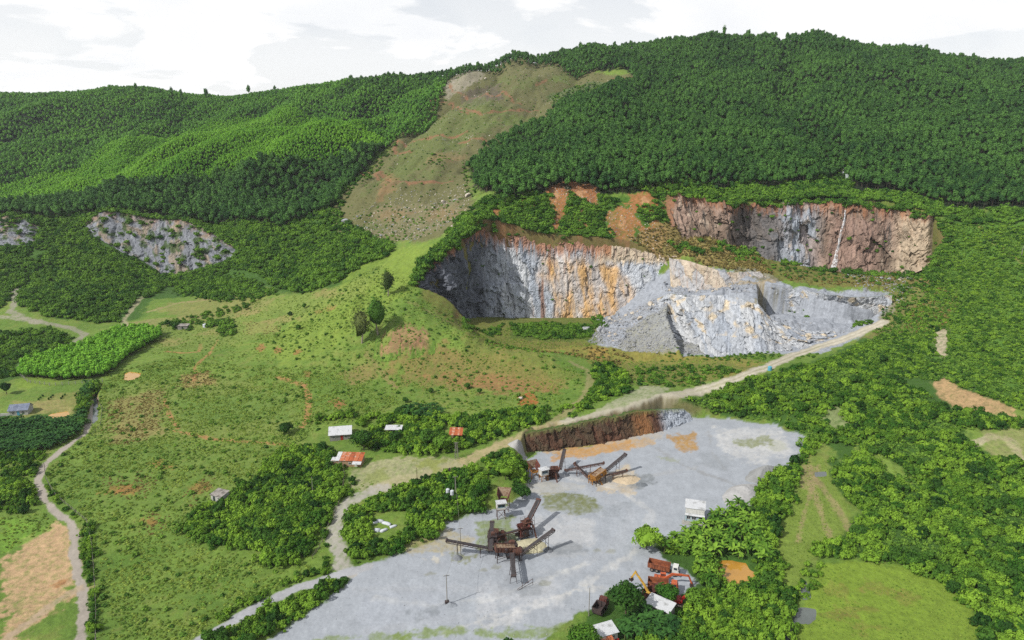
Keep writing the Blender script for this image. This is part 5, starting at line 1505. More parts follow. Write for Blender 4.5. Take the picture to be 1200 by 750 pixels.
for PP, NN, b0, b1, st, u0, u1, a, b, where, sd_ in ((MAINP, MAINN, -0.6, 2.0, 1.3, 0.0, 0.42, 0.4, 0.9, 'on the lip of the quarry', 1), (MAINP, MAINN, 0.0, 7.0, 0.5, 0.0, 0.45, 0.5, 1.0, 'on the lip of the quarry', 2), (MAINP, MAINN, -0.2, 3.0, 1.6, 0.42, 0.8, 0.35, 0.7, 'on the lip of the quarry', 3),
                                       (MAINP, MAINN, 1.0, 6.0, 1.1, 0.42, 0.8, 0.35, 0.8, 'on the lip of the quarry', 4), (MAINP, MAINN, 4.0, 38.0, 0.16, 0.4, 0.85, 0.4, 0.85, 'on the lip of the quarry', 14), (UPPP, UPPN, -0.4, 3.0, 1.2, 0.1, 1.0, 0.45, 1.0, 'along the top of the waterfall cliff', 5), (UPPP, UPPN, 2.0, 24.0, 0.22, 0.08, 1.0, 0.6, 1.25, 'along the top of the waterfall cliff', 6)):
    for q in along_lip(PP, NN, b0, b1, st, u0, u1, sd_):
        scrub_pts.append((q, a, b, where))
for PP, NN, b0, b1, st, a, b, ft, sd_ in ((OUT1P, OUT1N, -1.0, 3.0, 1.6, 0.6, 1.1, False, 11), (OUT1P, OUT1N, 1.0, 16.0, 0.35, 0.6, 1.3, False, 12), (OUT1P, OUT1N, -26.0, -2.0, 0.3, 0.5, 1.2, True, 13), (OUT2P, OUT2N, -1.0, 3.0, 1.8, 0.6, 1.1, False, 14),
                                          (OUT2P, OUT2N, 1.0, 16.0, 0.35, 0.6, 1.3, False, 15), (OUT2P, OUT2N, -22.0, -2.0, 0.45, 0.5, 1.2, True, 16), (OUT1P, OUT1N, -7.0, 1.0, 0.7, 0.7, 1.5, True, 17), (OUT2P, OUT2N, -7.0, 1.0, 0.7, 0.7, 1.5, True, 18)):
    for q in along_lip(PP, NN, b0, b1, st, 0.0, 1.0, sd_, ft):
        scrub_pts.append((q, a, b, 'round the left rock outcrop'))
for q in along_lip(UPPP, UPPN, -8.0, 1.0, 0.45, 0.0, 1.0, 21, True):
    if fbm(q[0] / 12, q[1] / 12, 2, 0.5, 5) > 0.0:
        scrub_pts.append((q, 0.3, 0.95, 'at the foot of the waterfall cliff'))
for q in along_lip(MAINP, MAINN, -2.0, 3.0, 0.5, 0.0, 0.34, 22):
    scrub_pts.append((q - np.array([0, 0, abs(np.random.default_rng(int(abs(q[0] * 100))).normal(0, 2.0))]), 0.8, 1.5, 'on the lip of the quarry'))
# clumps rooted in the rock faces
for PP, NN, n_, a, b, where, sd_ in ((MAINP, MAINN, 26, 0.25, 0.6, 'rooted in the quarry face', 7), (UPPP, UPPN, 60, 0.3, 0.8, 'rooted in the waterfall cliff', 8), (OUT1P, OUT1N, 110, 0.5, 1.2, 'rooted in the pale rock outcrop', 9), (OUT2P, OUT2N, 110, 0.5, 1.2, 'rooted in the rock by the red soil', 10)):
    rng = np.random.default_rng(sd_)
    for _ in range(n_):
        i = int(rng.integers(3, PP.shape[0] - 3)); j = int(PP.shape[1] * (rng.random() ** (0.5 if rng.random() < 0.6 else 2.0)) * 0.93)
        scrub_pts.append((PP[i, j] + NN[i] * 0.2, a, b, where))


SLIPS = [gxy(q) for q in ([(572, 247), (588, 246), (584, 275), (590, 300), (578, 278)], [(640, 222), (662, 214), (666, 235), (660, 262), (652, 290), (646, 270), (648, 245)], [(668, 215), (700, 218), (702, 240), (688, 238), (672, 230)], [(705, 250), (735, 238), (748, 262), (742, 282), (715, 275)], [(750, 262), (775, 262), (785, 285), (765, 295), (752, 285)])]
_q = np.array([q[0] for q in scrub_pts])
_ok = np.ones(len(_q), bool)
for S_ in SLIPS:
    _ok &= poly_sd(S_, _q[:, 0], _q[:, 1]) + 3 * fbm(_q[:, 0] / 6, _q[:, 1] / 6, 2, 0.5, 77) < 0.5
scrub_pts = [q for q, k in zip(scrub_pts, _ok) if k]


def plant_out(lst, kinds, n, one, many, adj, cat, seed):
    P = np.array([q[0] for q in lst])
    d = np.linalg.norm(P - [0, 0, CAM_H], axis=1) + 1e5 * ~in_view(P, 4)
    rng = np.random.default_rng(seed)
    sz = np.array([rng.uniform(q[1], q[2]) for q in lst])
    kd_ = (fbm(P[:, 0] / 7, P[:, 1] / 7, 3, 0.6, seed) + rng.normal(0, 0.2, len(P)) > 0.22).astype(int) if len(kinds) > 1 else np.zeros(len(P), int)
    uu, _v = pix(P[:, 0], P[:, 1], P[:, 2])
    o = np.argsort(d / sz ** 0.6)
    for j in o[:n]:
        q, a, b, where = lst[j]
        if where == 'round the ochre pond':
            where = 'behind the white-roofed shed' if uu[j] < 800 else 'between the excavators and the ochre pond' if uu[j] < 845 else 'between the ochre pond and the small stream'
        if where == 'right of the meadow':
            where = 'below the stony slope right of the meadow' if _v[j] < 600 else 'bordering the mown meadow'
        s = sz[j]; kd = kinds[kd_[j]]
        look = ('dark green ' if kd_[j] else 'bright green ') + ('low ' if s < 0.75 else 'medium ' if s < 1.05 else 'large ')
        one_plant(one, (q[0], q[1], q[2] - 0.15 * s), kd, int(rng.integers(0, len(kd.crown))), s, s * rng.uniform(0.75, 1.35), rng.uniform(0, 6.28),
                  look + adj + ' ' + where, cat, look + adj + ' plants ' + where)
    rest = o[n:]
    for kk, kd in enumerate(kinds):
        for lo, hi, nm in ((0, 0.5, 'low'), (0.5, 0.8, 'mid-height'), (0.8, 9, 'tall')):
            k = [j for j in rest if lo <= sz[j] < hi and kd_[j] == kk]
            if k:
                mass(many, P[k], kd, np.percentile(sz[k], 3), np.percentile(sz[k], 97), nm + (' dark green ' if kk else ' bright green ') + many.replace('_', ' ') + ' filling the clearings between the tracks', 'thicket', seed + 3, 0.3)


plant_out(bush_pts, [K_BUSH, K_DBUSH], 300, 'bush', 'thicket', 'bush', 'bush', 31)
plant_out(scrub_pts, [K_SCRUB], 120, 'shrub', 'scrub', 'shrub', 'shrub', 41)

# ---- dense block of young trees in the left valley
YB = [(22, 442), (30, 428), (90, 410), (140, 390), (182, 388), (190, 396), (150, 420), (130, 440), (100, 446), (60, 447)]
p = scatter(YB, 2.1, 1.0, 0, roads=False, clear=False, seed=70)
pn, pf = nearest(p, 110)
singles('young_tree', pn, K_YOUNG, 0.75, 1.1, 'slim bright green young tree in the dense block by the wire fence', 'tree', 'young trees in the fenced block', 71)
mass('young_grove', pf, K_YOUNG, 0.75, 1.1, 'dense block of bright green young trees in the left valley', 'grove', 72)

# ---- banana plants
BANS = [([(750, 620), (800, 612), (812, 602), (836, 590), (850, 585), (865, 592), (880, 610), (900, 640), (905, 660), (893, 668), (880, 655), (842, 655), (836, 668), (836, 690), (826, 682), (800, 660), (775, 648)], 2.3, K_BANANA, 0.8, 1.25, 'bright green banana plant in the grove behind the parked trucks', 'banana plants beside the ochre pond', 81),
        ([(722, 752), (730, 730), (750, 722), (775, 728), (800, 735), (800, 752)], 1.9, K_DBANANA, 0.95, 1.3, 'dark green banana plant beside the shed with the white roof', 'banana plants by the sheds', 82),
        ([(480, 480), (505, 476), (520, 486), (500, 494), (470, 492)], 2.6, K_DBANANA, 0.9, 1.3, 'dark green banana plant among the bushes by the houses', 'banana plants by the houses', 83)]
for px, sp, kd, a, b, lab, grp, sd_ in BANS:
    p = scatter(px, sp, 0.8, 0, clear=sd_ == 81, seed=sd_)
    singles('banana_plant', p, kd, a, b, lab, 'banana plant', grp, sd_, 0.15, 0.0, 'leaves', 'stem')
p = scatter([(-40, 500), (0, 494), (40, 492), (80, 494), (96, 484), (106, 492), (104, 502), (88, 514), (62, 526), (40, 532), (-40, 532)], 1.75, 0.6, 0, clear=False, seed=84)
p2 = scatter([(96, 452), (110, 450), (108, 472), (100, 492), (94, 478)], 2.2, 0.5, 0, clear=False, seed=85)
p = cat_(p, p2)
pn, pf = nearest(p, 90)
singles('banana_plant', pn, K_DBANANA, 0.8, 1.2, 'dark green banana plant in the dense field beside the lane', 'banana plant', 'banana plants in the field by the lane', 86, 0.15, 0.0, 'leaves', 'stem')
mass('banana_field', pf, K_DBANANA, 0.8, 1.2, 'dense dark banana field beside the lane', 'banana field', 87)
for u, v, s in ((402, 538, 0.8), (388, 540, 0.7), (312, 540, 0.8), (560, 490, 1.0), (578, 488, 1.0), (205, 620, 0.6)):
    g = ground(u, v + 4)
    one_plant('banana_plant', g, K_BANANA, random.randrange(5), s, s, random.random() * 6, 'single banana plant standing apart near the tin-roofed houses', 'banana plant', 'single banana plants')

# ---- grasses and low herbs on the open ground
GR = [([(120, 760), (114, 700), (108, 620), (62, 575), (56, 550), (110, 500), (120, 440), (200, 420), (330, 430), (400, 430), (470, 470), (440, 490), (380, 500), (330, 530), (270, 590), (215, 630), (300, 655), (370, 665), (300, 705), (220, 760)], 1.0, 0.8),
      ([(930, 760), (945, 705), (968, 668), (1000, 660), (1060, 668), (1110, 690), (1138, 718), (1144, 760)], 1.5, 0.6),
      ([(912, 640), (945, 548), (962, 535), (1000, 605), (985, 632), (950, 652), (930, 695)], 1.5, 0.65),
      ([(300, 395), (380, 350), (440, 310), (480, 330), (500, 350), (560, 390), (650, 420), (690, 440), (660, 480), (600, 490), (470, 470), (400, 430), (330, 420)], 1.7, 0.7),
      ([(560, 398), (660, 412), (745, 420), (900, 424), (860, 440), (760, 455), (700, 428), (650, 414)], 1.8, 0.7),
      ([(0, 605), (50, 600), (75, 612), (30, 632), (0, 655)], 1.4, 0.8), ([(130, 402), (200, 372), (300, 352), (400, 335), (440, 312), (480, 332), (400, 392), (300, 400), (330, 425), (200, 420)], 1.9, 0.75), ([(400, 575), (430, 560), (470, 582), (420, 600)], 1.3, 0.7), ([(1000, 520), (1040, 535), (1070, 560), (1120, 580), (1040, 560), (1000, 545)], 1.5, 0.8)]
GR_ = GR
tp = cat_(*[scatter(px, sp, 2, 0, seed=90 + i, keep=k, clear=False) for i, (px, sp, k) in enumerate(GR) if i not in (1, 2)])
mass('meadow_grass', cat_(*[scatter(GR[i][0], 1.1, 1, 0, seed=290 + i, keep=0.7, clear=False) for i in (1, 2)]), K_TUFT, 0.15, 0.45, 'short mown grass of the meadow by the stream', 'grass', 94, 0.2, 0.0)
tp = cat_(tp, scatter([(535, 374), (600, 382), (700, 382), (700, 404), (640, 410), (590, 408), (550, 394)], 1.3, 1, 0, quarry=True, seed=99, keep=0.8))
tp = tp[(fbm(tp[:, 0] / 9, tp[:, 1] / 9, 4, 0.6, 411) + RNG.normal(0, 0.22, len(tp))) > -0.12]
DRYP = [gxy(q) for q in ([(128, 470), (190, 455), (192, 500), (160, 520), (128, 518)], [(208, 440), (246, 434), (254, 450), (214, 456)], [(284, 378), (322, 374), (332, 388), (290, 394)], [(120, 560), (165, 552), (180, 575), (140, 590)], [(215, 575), (245, 560), (250, 575), (225, 590)], [(160, 600), (200, 600), (190, 625), (165, 625)])]
K_DTUFT = Kind('dry_tuft', 3, L_DRY, M_BARK, tuft)
_dr = np.full(len(tp), -99.0)
for q in DRYP:
    _dr = np.maximum(_dr, poly_sd(q, tp[:, 0], tp[:, 1]))
_m = _dr + 3.5 * fbm(tp[:, 0] / 5, tp[:, 1] / 5, 3, 0.6, 512) + RNG.normal(0, 1.2, len(tp)) > 0
mass('dry_field_grass', tp[_m], K_DTUFT, 0.3, 0.8, 'patches of dry straw-coloured grass in the left field', 'dry grass', 98, 0.3, 0.0)
tp = tp[~_m]
mass('grass', tp, K_TUFT, 0.3, 1.0, 'tufted green and yellowish grass on the open slopes', 'grass', 91, 0.3, 0.0)
hp_ = cat_(*[scatter(THICK[i][0], 1.7, 1.5, 0, seed=390 + i, keep=0.8) for i in (0, 1, 2, 4)], *[scatter(px, 5.0, 2, 0, seed=190 + i, keep=0.62) for i, (px, sp, k) in enumerate(GR[:1] + GR[3:5])],
           scatter([(505, 95), (650, 75), (740, 95), (650, 125), (560, 180), (550, 230), (480, 280), (400, 275), (390, 250), (450, 180)], 8.0, 4, 0, seed=196, keep=0.6),
           scatter([(400, 250), (540, 230), (556, 255), (480, 285), (420, 278)], 5.0, 4, 0, seed=197, keep=0.6))
mass('low_herbs', hp_, K_HERB, 0.6, 1.6, 'scattered low green herbs dotting the open slopes', 'herbs', 92, 0.3)
dp = cat_(scatter([(735, 280), (830, 272), (890, 300), (905, 322), (840, 316), (780, 306)], 1.7, 1, 0, quarry=True, seed=201), scatter([(860, 316), (980, 326), (1060, 316), (1040, 336), (920, 328)], 2.6, 1, 0, quarry=True, seed=202, keep=0.6),
          scatter([(1050, 380), (1100, 335), (1125, 345), (1110, 385), (1080, 395)], 2.8, 2, 0, seed=203, keep=0.7), scatter([(560, 398), (700, 405), (745, 420), (720, 430), (650, 414)], 2.4, 1, 0, quarry=True, seed=204, keep=0.6))
mass('dry_grass', dp, K_DRY, 0.6, 1.5, 'dry straw-coloured scrub on the quarry mounds', 'dry grass', 93, 0.3)


# ---- trees that stand on their own
def big_tree(name, u, v, h, rx, nl, ls, leaf, seed, label, zc=0.62, rzf=0.36, lobes=14, lobe_r=0.42, tr=0.02, dy=0.0, group=None, core=0.55, limbs=5, bark=None):
    rng = np.random.default_rng(seed)
    g = ground(u, v)
    e = empty(name, (g[0], g[1] + dy, g[2] - 0.1), rng.uniform(0, 6.28), label, 'tree', group)
    link('trunk', trunk_geo(rng, h * 0.75, h * tr + 0.05, limbs, rx * 0.6, 8).mesh('trunk', [bark or M_BARK]), e)
    link('crown', crown_geo(rng, rx, h * rzf, h * zc, nl, ls, lobes, lobe_r, core).mesh('crown', [leaf]), e)
    return e


big_tree('tall_tree', 424, 402, 21, 6.2, 1100, 0.5, L_OLIVE, 301, 'tall olive-green tree at the lower end of the trio on the knoll', 0.50, 0.50, 26, 0.36, bark=M_BARKP)
big_tree('tall_tree', 443, 392, 23, 6.8, 1300, 0.5, L_TREE, 302, 'tall dense tree in the middle of the trio on the knoll', 0.52, 0.50, 28, 0.36, bark=M_BARKP)
big_tree('tall_tree', 455, 346, 16, 4.2, 800, 0.5, L_OLIVE, 303, 'slim tree at the upper end of the trio on the knoll', 0.50, 0.50, 20, 0.4, bark=M_BARKP)
big_tree('broad_tree', 335, 508, 5.5, 3.6, 1100, 0.42, L_TREE, 304, 'round dark tree alone on the grass slope', 0.52, 0.42)
big_tree('broad_tree', 426, 528, 9, 4.6, 1700, 0.45, L_TREE, 305, 'big dark round tree beside the house with the white roof', 0.55, 0.4, 18)
big_tree('broad_tree', 500, 524, 7.5, 4.2, 1400, 0.45, L_TREE, 306, 'broad dark tree between the two sheds by the yard', 0.55, 0.4, 16)
big_tree('broad_tree', 462, 520, 5.5, 3.0, 900, 0.42, L_TREE, 307, 'small tree in front of the open white-roofed shed', 0.55, 0.4, 12)
big_tree('broad_tree', 520, 530, 7.5, 4.0, 1400, 0.45, L_SCRUB, 308, 'leafy green tree beside the hut on the rusty platform', 0.55, 0.4, 14)
big_tree('broad_tree', 757, 643, 7.5, 5.4, 2400, 0.4, L_BUSH, 309, 'spreading tree on the gravel beside the banana grove', 0.55, 0.42, 30, 0.36, core=0.62)
big_tree('broad_tree', 733, 722, 10.5, 4.6, 2400, 0.42, L_TREE, 310, 'large dark tree beside the yellow excavator', 0.6, 0.38, 20)
big_tree('feathery_tree', 684, 764, 7.5, 4.2, 2600, 0.3, L_BUSH, 311, 'feathery light green tree at the edge of the gravel yard', 0.56, 0.42, 22)
big_tree('broad_tree', 782, 706, 6.0, 3.6, 1500, 0.34, L_BUSH, 312, 'fresh green tree over the white-roofed shed by the excavators', 0.58, 0.4, 16)
big_tree('broad_tree', 816, 712, 5.5, 3.6, 1500, 0.36, L_BUSH, 313, 'light green tree between the red excavator and the pond', 0.55, 0.4, 16)
big_tree('small_tree', 594, 768, 5.2, 1.9, 800, 0.34, L_TREE, 314, 'small pointed tree alone on the grassy edge of the gravel', 0.5, 0.5, 10)
big_tree('broad_tree', 8, 462, 6.5, 3.0, 1000, 0.4, L_TREE, 315, 'dark tree beside the house with the slate-blue roof', 0.55, 0.42, 12)
big_tree('broad_tree', 592, 562, 7.5, 4.6, 1900, 0.42, L_BUSH, 316, 'bushy tree over the bank behind the white control booth', 0.55, 0.42, 18)
big_tree('broad_tree', 612, 585, 5.5, 3.4, 1300, 0.4, L_TREE, 317, 'dark bushy tree in the shade right of the control booth', 0.52, 0.42, 14)
for i, (u, v, h, rx) in enumerate(((475, 471, 2.6, 1.7), (548, 455, 3.2, 1.6), (562, 461, 2.6, 1.4), (505, 460, 2.4, 1.3), (350, 386, 3.2, 1.6), (357, 362, 3.5, 1.5), (206, 385, 5.0, 3.4), (196, 382, 4.5, 2.8), (288, 363, 4.0, 2.0), (340, 370, 2.6, 1.5),
                                   (1035, 425, 4, 2.6), (700, 455, 3, 2.0), (850, 470, 4, 3.0), (1000, 450, 5, 3.0))):
    labs = ['low round dark shrub tree on the grassy foot of the knoll', 'lone small tree on the grassy hillside']
    big_tree('small_tree', u, v, h, rx, 420, 0.42, L_TREE, 330 + i, labs[0] if i < 4 else labs[1], 0.5, 0.48, 9, group='small trees at the foot of the knoll' if i < 4 else 'lone small trees on the slopes')

# ------------------------------------------------------------------ built things
class MB:
    """collects boxes, bars, tubes and plates into ONE mesh"""
    def __init__(self):
        self.g = Geo()

    def box(self, c, s, rz=0.0, rx=0.0, ry=0.0, taper=1.0):
        x, y, z = np.array(s) / 2
        V = np.array([[-x, -y, -z], [x, -y, -z], [x, y, -z], [-x, y, -z], [-x * taper, -y * taper, z], [x * taper, -y * taper, z], [x * taper, y * taper, z], [-x * taper, y * taper, z]])
        M = np.array((Matrix.Rotation(rz, 3, 'Z') @ Matrix.Rotation(ry, 3, 'Y') @ Matrix.Rotation(rx, 3, 'X')))
        self.g.add(V @ M.T + np.array(c), np.array([[0, 3, 2, 1], [4, 5, 6, 7], [0, 1, 5, 4], [1, 2, 6, 5], [2, 3, 7, 6], [3, 0, 4, 7]]))
        return self

    def bar(self, a, b, w, h=None):
        a = np.array(a, float); b = np.array(b, float); d = b - a; l = np.linalg.norm(d); d /= l
        up = np.array([0, 0, 1.0]) if abs(d[2]) < 0.97 else np.array([1.0, 0, 0])
        s = np.cross(d, up); s /= np.linalg.norm(s); t = np.cross(s, d)
        h = h or w
        V = []
        for p in (a, b):
            V += [p - s * w / 2 - t * h / 2, p + s * w / 2 - t * h / 2, p + s * w / 2 + t * h / 2, p - s * w / 2 + t * h / 2]
        self.g.add(np.array(V), np.array([[0, 1, 2, 3], [4, 7, 6, 5], [0, 4, 5, 1], [1, 5, 6, 2], [2, 6, 7, 3], [3, 7, 4, 0]]))
        return self

    def cyl(self, a, b, r, seg=12, r2=None, caps=True):
        V, F, N = tube([a, b], [r, r if r2 is None else r2], seg)
        self.g.add(V, F)
        if caps:
            for k, p in ((0, a), (1, b)):
                i = np.arange(seg) + k * seg
                W = np.vstack([V[i], np.array(p)[None]])
                T = np.stack([np.arange(seg), (np.arange(seg) + 1) % seg, np.full(seg, seg)], 1)
                self.g.add(W, T if k else T[:, ::-1])
        return self

    def plate(self, pts, th=0.06):
        """flat slab through a ring of points, thickened downward"""
        P = np.array(pts, float); n = len(P)
        nn = np.cross(P[1] - P[0], P[2] - P[0]); nn /= np.linalg.norm(nn)
        Q = P - nn * th
        V = np.vstack([P, Q])
        T = [[0, i, i + 1] for i in range(1, n - 1)] + [[n, n + i + 1, n + i] for i in range(1, n - 1)]
        for i in range(n):
            j = (i + 1) % n
            T += [[i, n + i, n + j], [i, n + j, j]]
        self.g.add(V, np.array(T))
        return self

    def build(self, name, mat, parent=None, **kw):
        me = self.g.mesh(name, [mat], False, False)
        bm = bmesh.new(); bm.from_mesh(me)
        bmesh.ops.recalc_face_normals(bm, faces=bm.faces[:]); bm.to_mesh(me); bm.free()
        return link(name, me, parent, **kw)


def corr_mat(name, col, col2, scale=7.0, rust=0.5, metal=0.0):
    """corrugated sheet: waves across, patches of a second colour"""
    m, t, p = new_mat(name)
    tc = nd(t, 'ShaderNodeTexCoord')
    n = nd(t, 'ShaderNodeTexNoise', inp={'Scale': 0.55, 'Detail': 7.0, 'Roughness': 0.65})
    lk(t, tc.outputs['Object'], n.inputs['Vector'])
    r = ramp(t, [(rust - 0.06, tuple(col)), (rust + 0.08, tuple(col2))])
    lk(t, n.outputs['Fac'], r.inputs[0]); lk(t, r.outputs[0], p.inputs['Base Color'])
    w = nd(t, 'ShaderNodeTexWave', inp={'Scale': scale, 'Distortion': 0.0})
    lk(t, tc.outputs['Object'], w.inputs['Vector'])
    b = nd(t, 'ShaderNodeBump', inp={'Strength': 0.6, 'Distance': 0.05})
    lk(t, w.outputs['Fac'], b.inputs['Height']); lk(t, b.outputs[0], p.inputs['Normal'])
    p.inputs['Roughness'].default_value = 0.55
    return m


M_WROOF = corr_mat('white_sheet', A(214, 217, 221), A(168, 170, 170), 3.0, 0.57)
M_RROOF = corr_mat('rusty_sheet', A(196, 116, 78), A(206, 192, 176), 3.0, 0.56)
M_RROOF2 = corr_mat('rusty_red_sheet', A(190, 100, 60), A(150, 84, 56), 3.0, 0.5)
M_GROOF = corr_mat('grey_sheet', A(168, 162, 156), A(124, 118, 112), 3.0, 0.5)
M_BROOF = corr_mat('slate_sheet', A(132, 142, 164), A(104, 114, 138), 3.0, 0.5)
M_WALLW = flat_mat('white_wall', A(206, 206, 202), 0.9, 0.3, 0.8)
M_WALLG = flat_mat('grey_wall', A(160, 158, 152), 0.9, 0.3, 0.8)
M_WALLT = flat_mat('tan_wall', A(184, 156, 124), 0.9, 0.35, 0.8)
M_WALLB = flat_mat('pale_blue_wall', A(184, 208, 218), 0.85, 0.2, 0.8)
M_GLASS = flat_mat('window_glass', (0.02, 0.03, 0.04), 0.12, 0.2, 1.0, 0.0, None, 0.6)
M_WOOD = flat_mat('wood_post', A(120, 98, 74), 0.9, 0.35, 2.0)
M_REDP = flat_mat('red_paint', A(176, 44, 38), 0.6, 0.3, 1.5)
M_RUST = flat_mat('rusty_steel', A(112, 72, 56), 0.85, 0.4, 1.6, 0.0, A(62, 46, 42))
M_DSTEEL = flat_mat('dark_steel', A(84, 68, 66), 0.75, 0.4, 1.6, 0.0, A(52, 46, 48))
M_BELT = flat_mat('conveyor_belt', A(70, 66, 68), 0.85, 0.3, 1.2)
M_DUST = flat_mat('dusty_steel', A(164, 146, 124), 0.95, 0.35, 1.4, 0.0, A(120, 88, 66))
M_YRUST = flat_mat('rusty_yellow', A(196, 140, 52), 0.75, 0.4, 1.4, 0.0, A(124, 78, 44))
M_RED = flat_mat('faded_red', A(112, 58, 50), 0.8, 0.35, 1.2, 0.0, A(70, 46, 42))
M_BED = flat_mat('rusty_bed', A(164, 96, 62), 0.8, 0.4, 1.2, 0.0, A(110, 62, 44))
M_ORANGE = flat_mat('faded_orange', A(206, 104, 60), 0.65, 0.35, 1.0, 0.0, A(160, 76, 48))
M_YEL = flat_mat('excavator_yellow', A(216, 176, 70), 0.6, 0.3, 1.0, 0.0, A(180, 136, 60))
M_CABW = flat_mat('white_cab', A(226, 226, 222), 0.45, 0.25, 1.2)
M_TYRE = flat_mat('tyre', A(44, 44, 46), 0.95, 0.2, 3.0)
M_RIM = flat_mat('rim', A(150, 140, 130), 0.7, 0.3, 3.0)
M_CONC = flat_mat('concrete', A(176, 174, 166), 0.95, 0.25, 1.0)
M_POLE = flat_mat('grey_pole', A(150, 146, 138), 0.9, 0.2, 1.0)
M_BLUE = flat_mat('blue_tank', A(96, 176, 206), 0.5, 0.15, 1.0)
M_SACK = flat_mat('white_sack', A(216, 222, 230), 0.8, 0.25, 2.0)
M_LAMP = flat_mat('lamp_glass', A(226, 226, 210), 0.3, 0.1, 2.0)


def house(name, u, v, w, d, h, rz, label, roof='gable', rmat=M_WROOF, wmat=M_WALLW, pitch=0.35, over=0.35, wins=(), door=None, doorm=M_REDP, dz=0.0, cat='house', sheets=1):
    """walls from a foot point at the middle of the front; the front faces the viewer before turning"""
    g = ground(u, v)
    e = empty(name, (g[0], g[1], g[2] + dz), R(rz), label, cat)
    m = MB(); t = 0.18
    m.box((0, t / 2, h / 2 - 0.3), (w, t, h + 0.6)); m.box((0, d - t / 2, h / 2 - 0.3), (w, t, h + 0.6))
    m.box((-w / 2 + t / 2, d / 2, h / 2 - 0.3), (t, d - 2 * t, h + 0.6)); m.box((w / 2 - t / 2, d / 2, h / 2 - 0.3), (t, d - 2 * t, h + 0.6))
    rise = pitch * d / 2
    if roof == 'gable':
        for s in (-1, 1):
            x = s * (w / 2 - t / 2)
            m.g.add(np.array([[x - t / 2, 0, h], [x - t / 2, d, h], [x - t / 2, d / 2, h + rise], [x + t / 2, 0, h], [x + t / 2, d, h], [x + t / 2, d / 2, h + rise]]),
                    np.array([[0, 1, 2], [3, 5, 4], [0, 2, 5], [0, 5, 3], [1, 4, 5], [1, 5, 2]]))
    m.build('wall', wmat, e)
    ov = over
    def strip(P0, P1, P2, P3, n):
        for i in range(n):
            a, b = i / n, (i + 1) / n - (0.01 if n > 1 else 0)
            q = [np.array(P0) * (1 - a) + np.array(P1) * a, np.array(P0) * (1 - b) + np.array(P1) * b, np.array(P3) * (1 - b) + np.array(P2) * b, np.array(P3) * (1 - a) + np.array(P2) * a]
            MB().plate(q, 0.07).build('roof_sheet' if n > 1 else 'roof', rmat[i % len(rmat)] if isinstance(rmat, (list, tuple)) else rmat, e)
    if roof == 'gable':
        zr = h + rise + 0.08; zl = h - pitch * ov + 0.08
        strip((-w / 2 - ov, -ov, zl), (w / 2 + ov, -ov, zl), (w / 2 + ov, d / 2, zr), (-w / 2 - ov, d / 2, zr), sheets)
        strip((w / 2 + ov, d + ov, zl), (-w / 2 - ov, d + ov, zl), (-w / 2 - ov, d / 2 + 0.01, zr), (w / 2 + ov, d / 2 + 0.01, zr), sheets)
    else:
        zf = h + 0.08; zb = h + 0.08 + pitch * d
        strip((-w / 2 - ov, -ov, zf - pitch * ov), (w / 2 + ov, -ov, zf - pitch * ov), (w / 2 + ov, d + ov, zb + pitch * ov), (-w / 2 - ov, d + ov, zb + pitch * ov), sheets)
    for x, z, ww, hh in wins:
        f = MB()
        f.box((x, -0.03, z - hh / 2), (ww + 0.16, 0.1, 0.08)).box((x, -0.03, z + hh / 2), (ww + 0.16, 0.1, 0.08)).box((x - ww / 2, -0.03, z), (0.08, 0.1, hh)).box((x + ww / 2, -0.03, z), (0.08, 0.1, hh)).box((x, -0.03, z), (0.05, 0.08, hh))
        wn = f.build('window', M_CABW, e)
        MB().box((x, -0.012, z), (ww, 0.03, hh)).build('pane', M_GLASS, wn)
    if door:
        x, ww, hh = door
        dr = MB().box((x, -0.02, hh / 2), (ww, 0.06, hh)).build('door', doorm, e)
        MB().box((x + ww * 0.35, -0.07, hh / 2), (0.05, 0.06, 0.16)).build('handle', M_RIM, dr)
    return e


# ---- site office beside the banana grove
e = house('site_office', 813.5, 612, 6.0, 4.6, 4.7, -16, 'white flat-roofed site office with pale blue walls beside the banana plants', 'mono', M_WROOF, M_WALLB, 0.10, 0.25, ((-1.9, 1.25, 1.1, 1.0), (-0.2, 1.25, 1.3, 1.0)), (1.9, 0.95, 2.0), M_GLASS, 0.1, 'office')
MB().plate([(-3.1, -0.8, 2.45), (3.1, -0.8, 2.45), (3.1, -0.02, 2.75), (-3.1, -0.02, 2.75)], 0.07).build('awning', M_WROOF, e)
MB().box((0, -0.04, 3.7), (5.9, 0.06, 1.7)).build('front_panel', M_CABW, e)
m = MB()
for x in (-3.0, 3.0):
    m.bar((x, -0.7, -0.3), (x, -0.7, 2.4), 0.1)
m.build('awning_post', M_POLE, e)
MB().box((0, -1.0, -0.05), (7.6, 2.4, 0.22)).build('concrete_apron', M_CONC, e)
# ---- houses by the upper yard
e = house('farmhouse', 399, 516, 8.2, 7.5, 2.6, 10, 'white-roofed farmhouse with a small red door on the grass slope', 'gable', M_WROOF, M_WALLG, 0.5, 0.5, ((2.2, 1.4, 0.9, 0.9), (-2.4, 1.4, 0.9, 0.9)), (0.6, 1.0, 2.0))
e = house('brick_shed', 409, 547, 9.5, 4.5, 2.5, -3, 'tan brick shed with patched rusty and white tin roof below the farmhouse', 'mono', [M_WROOF, M_RROOF, M_RROOF, M_RROOF2, M_RROOF, M_RROOF2], M_WALLT, 0.22, 0.3, ((-3.2, 1.4, 0.8, 0.8), (0.4, 1.4, 0.9, 0.8)), (2.6, 1.0, 1.9), M_WALLW, 0, 'shed', 6)
MB().plate([(1.6, -1.8, 1.9), (4.9, -1.8, 1.9), (4.9, -0.05, 2.4), (1.6, -0.05, 2.4)], 0.06).build('porch_roof', M_WROOF, e)
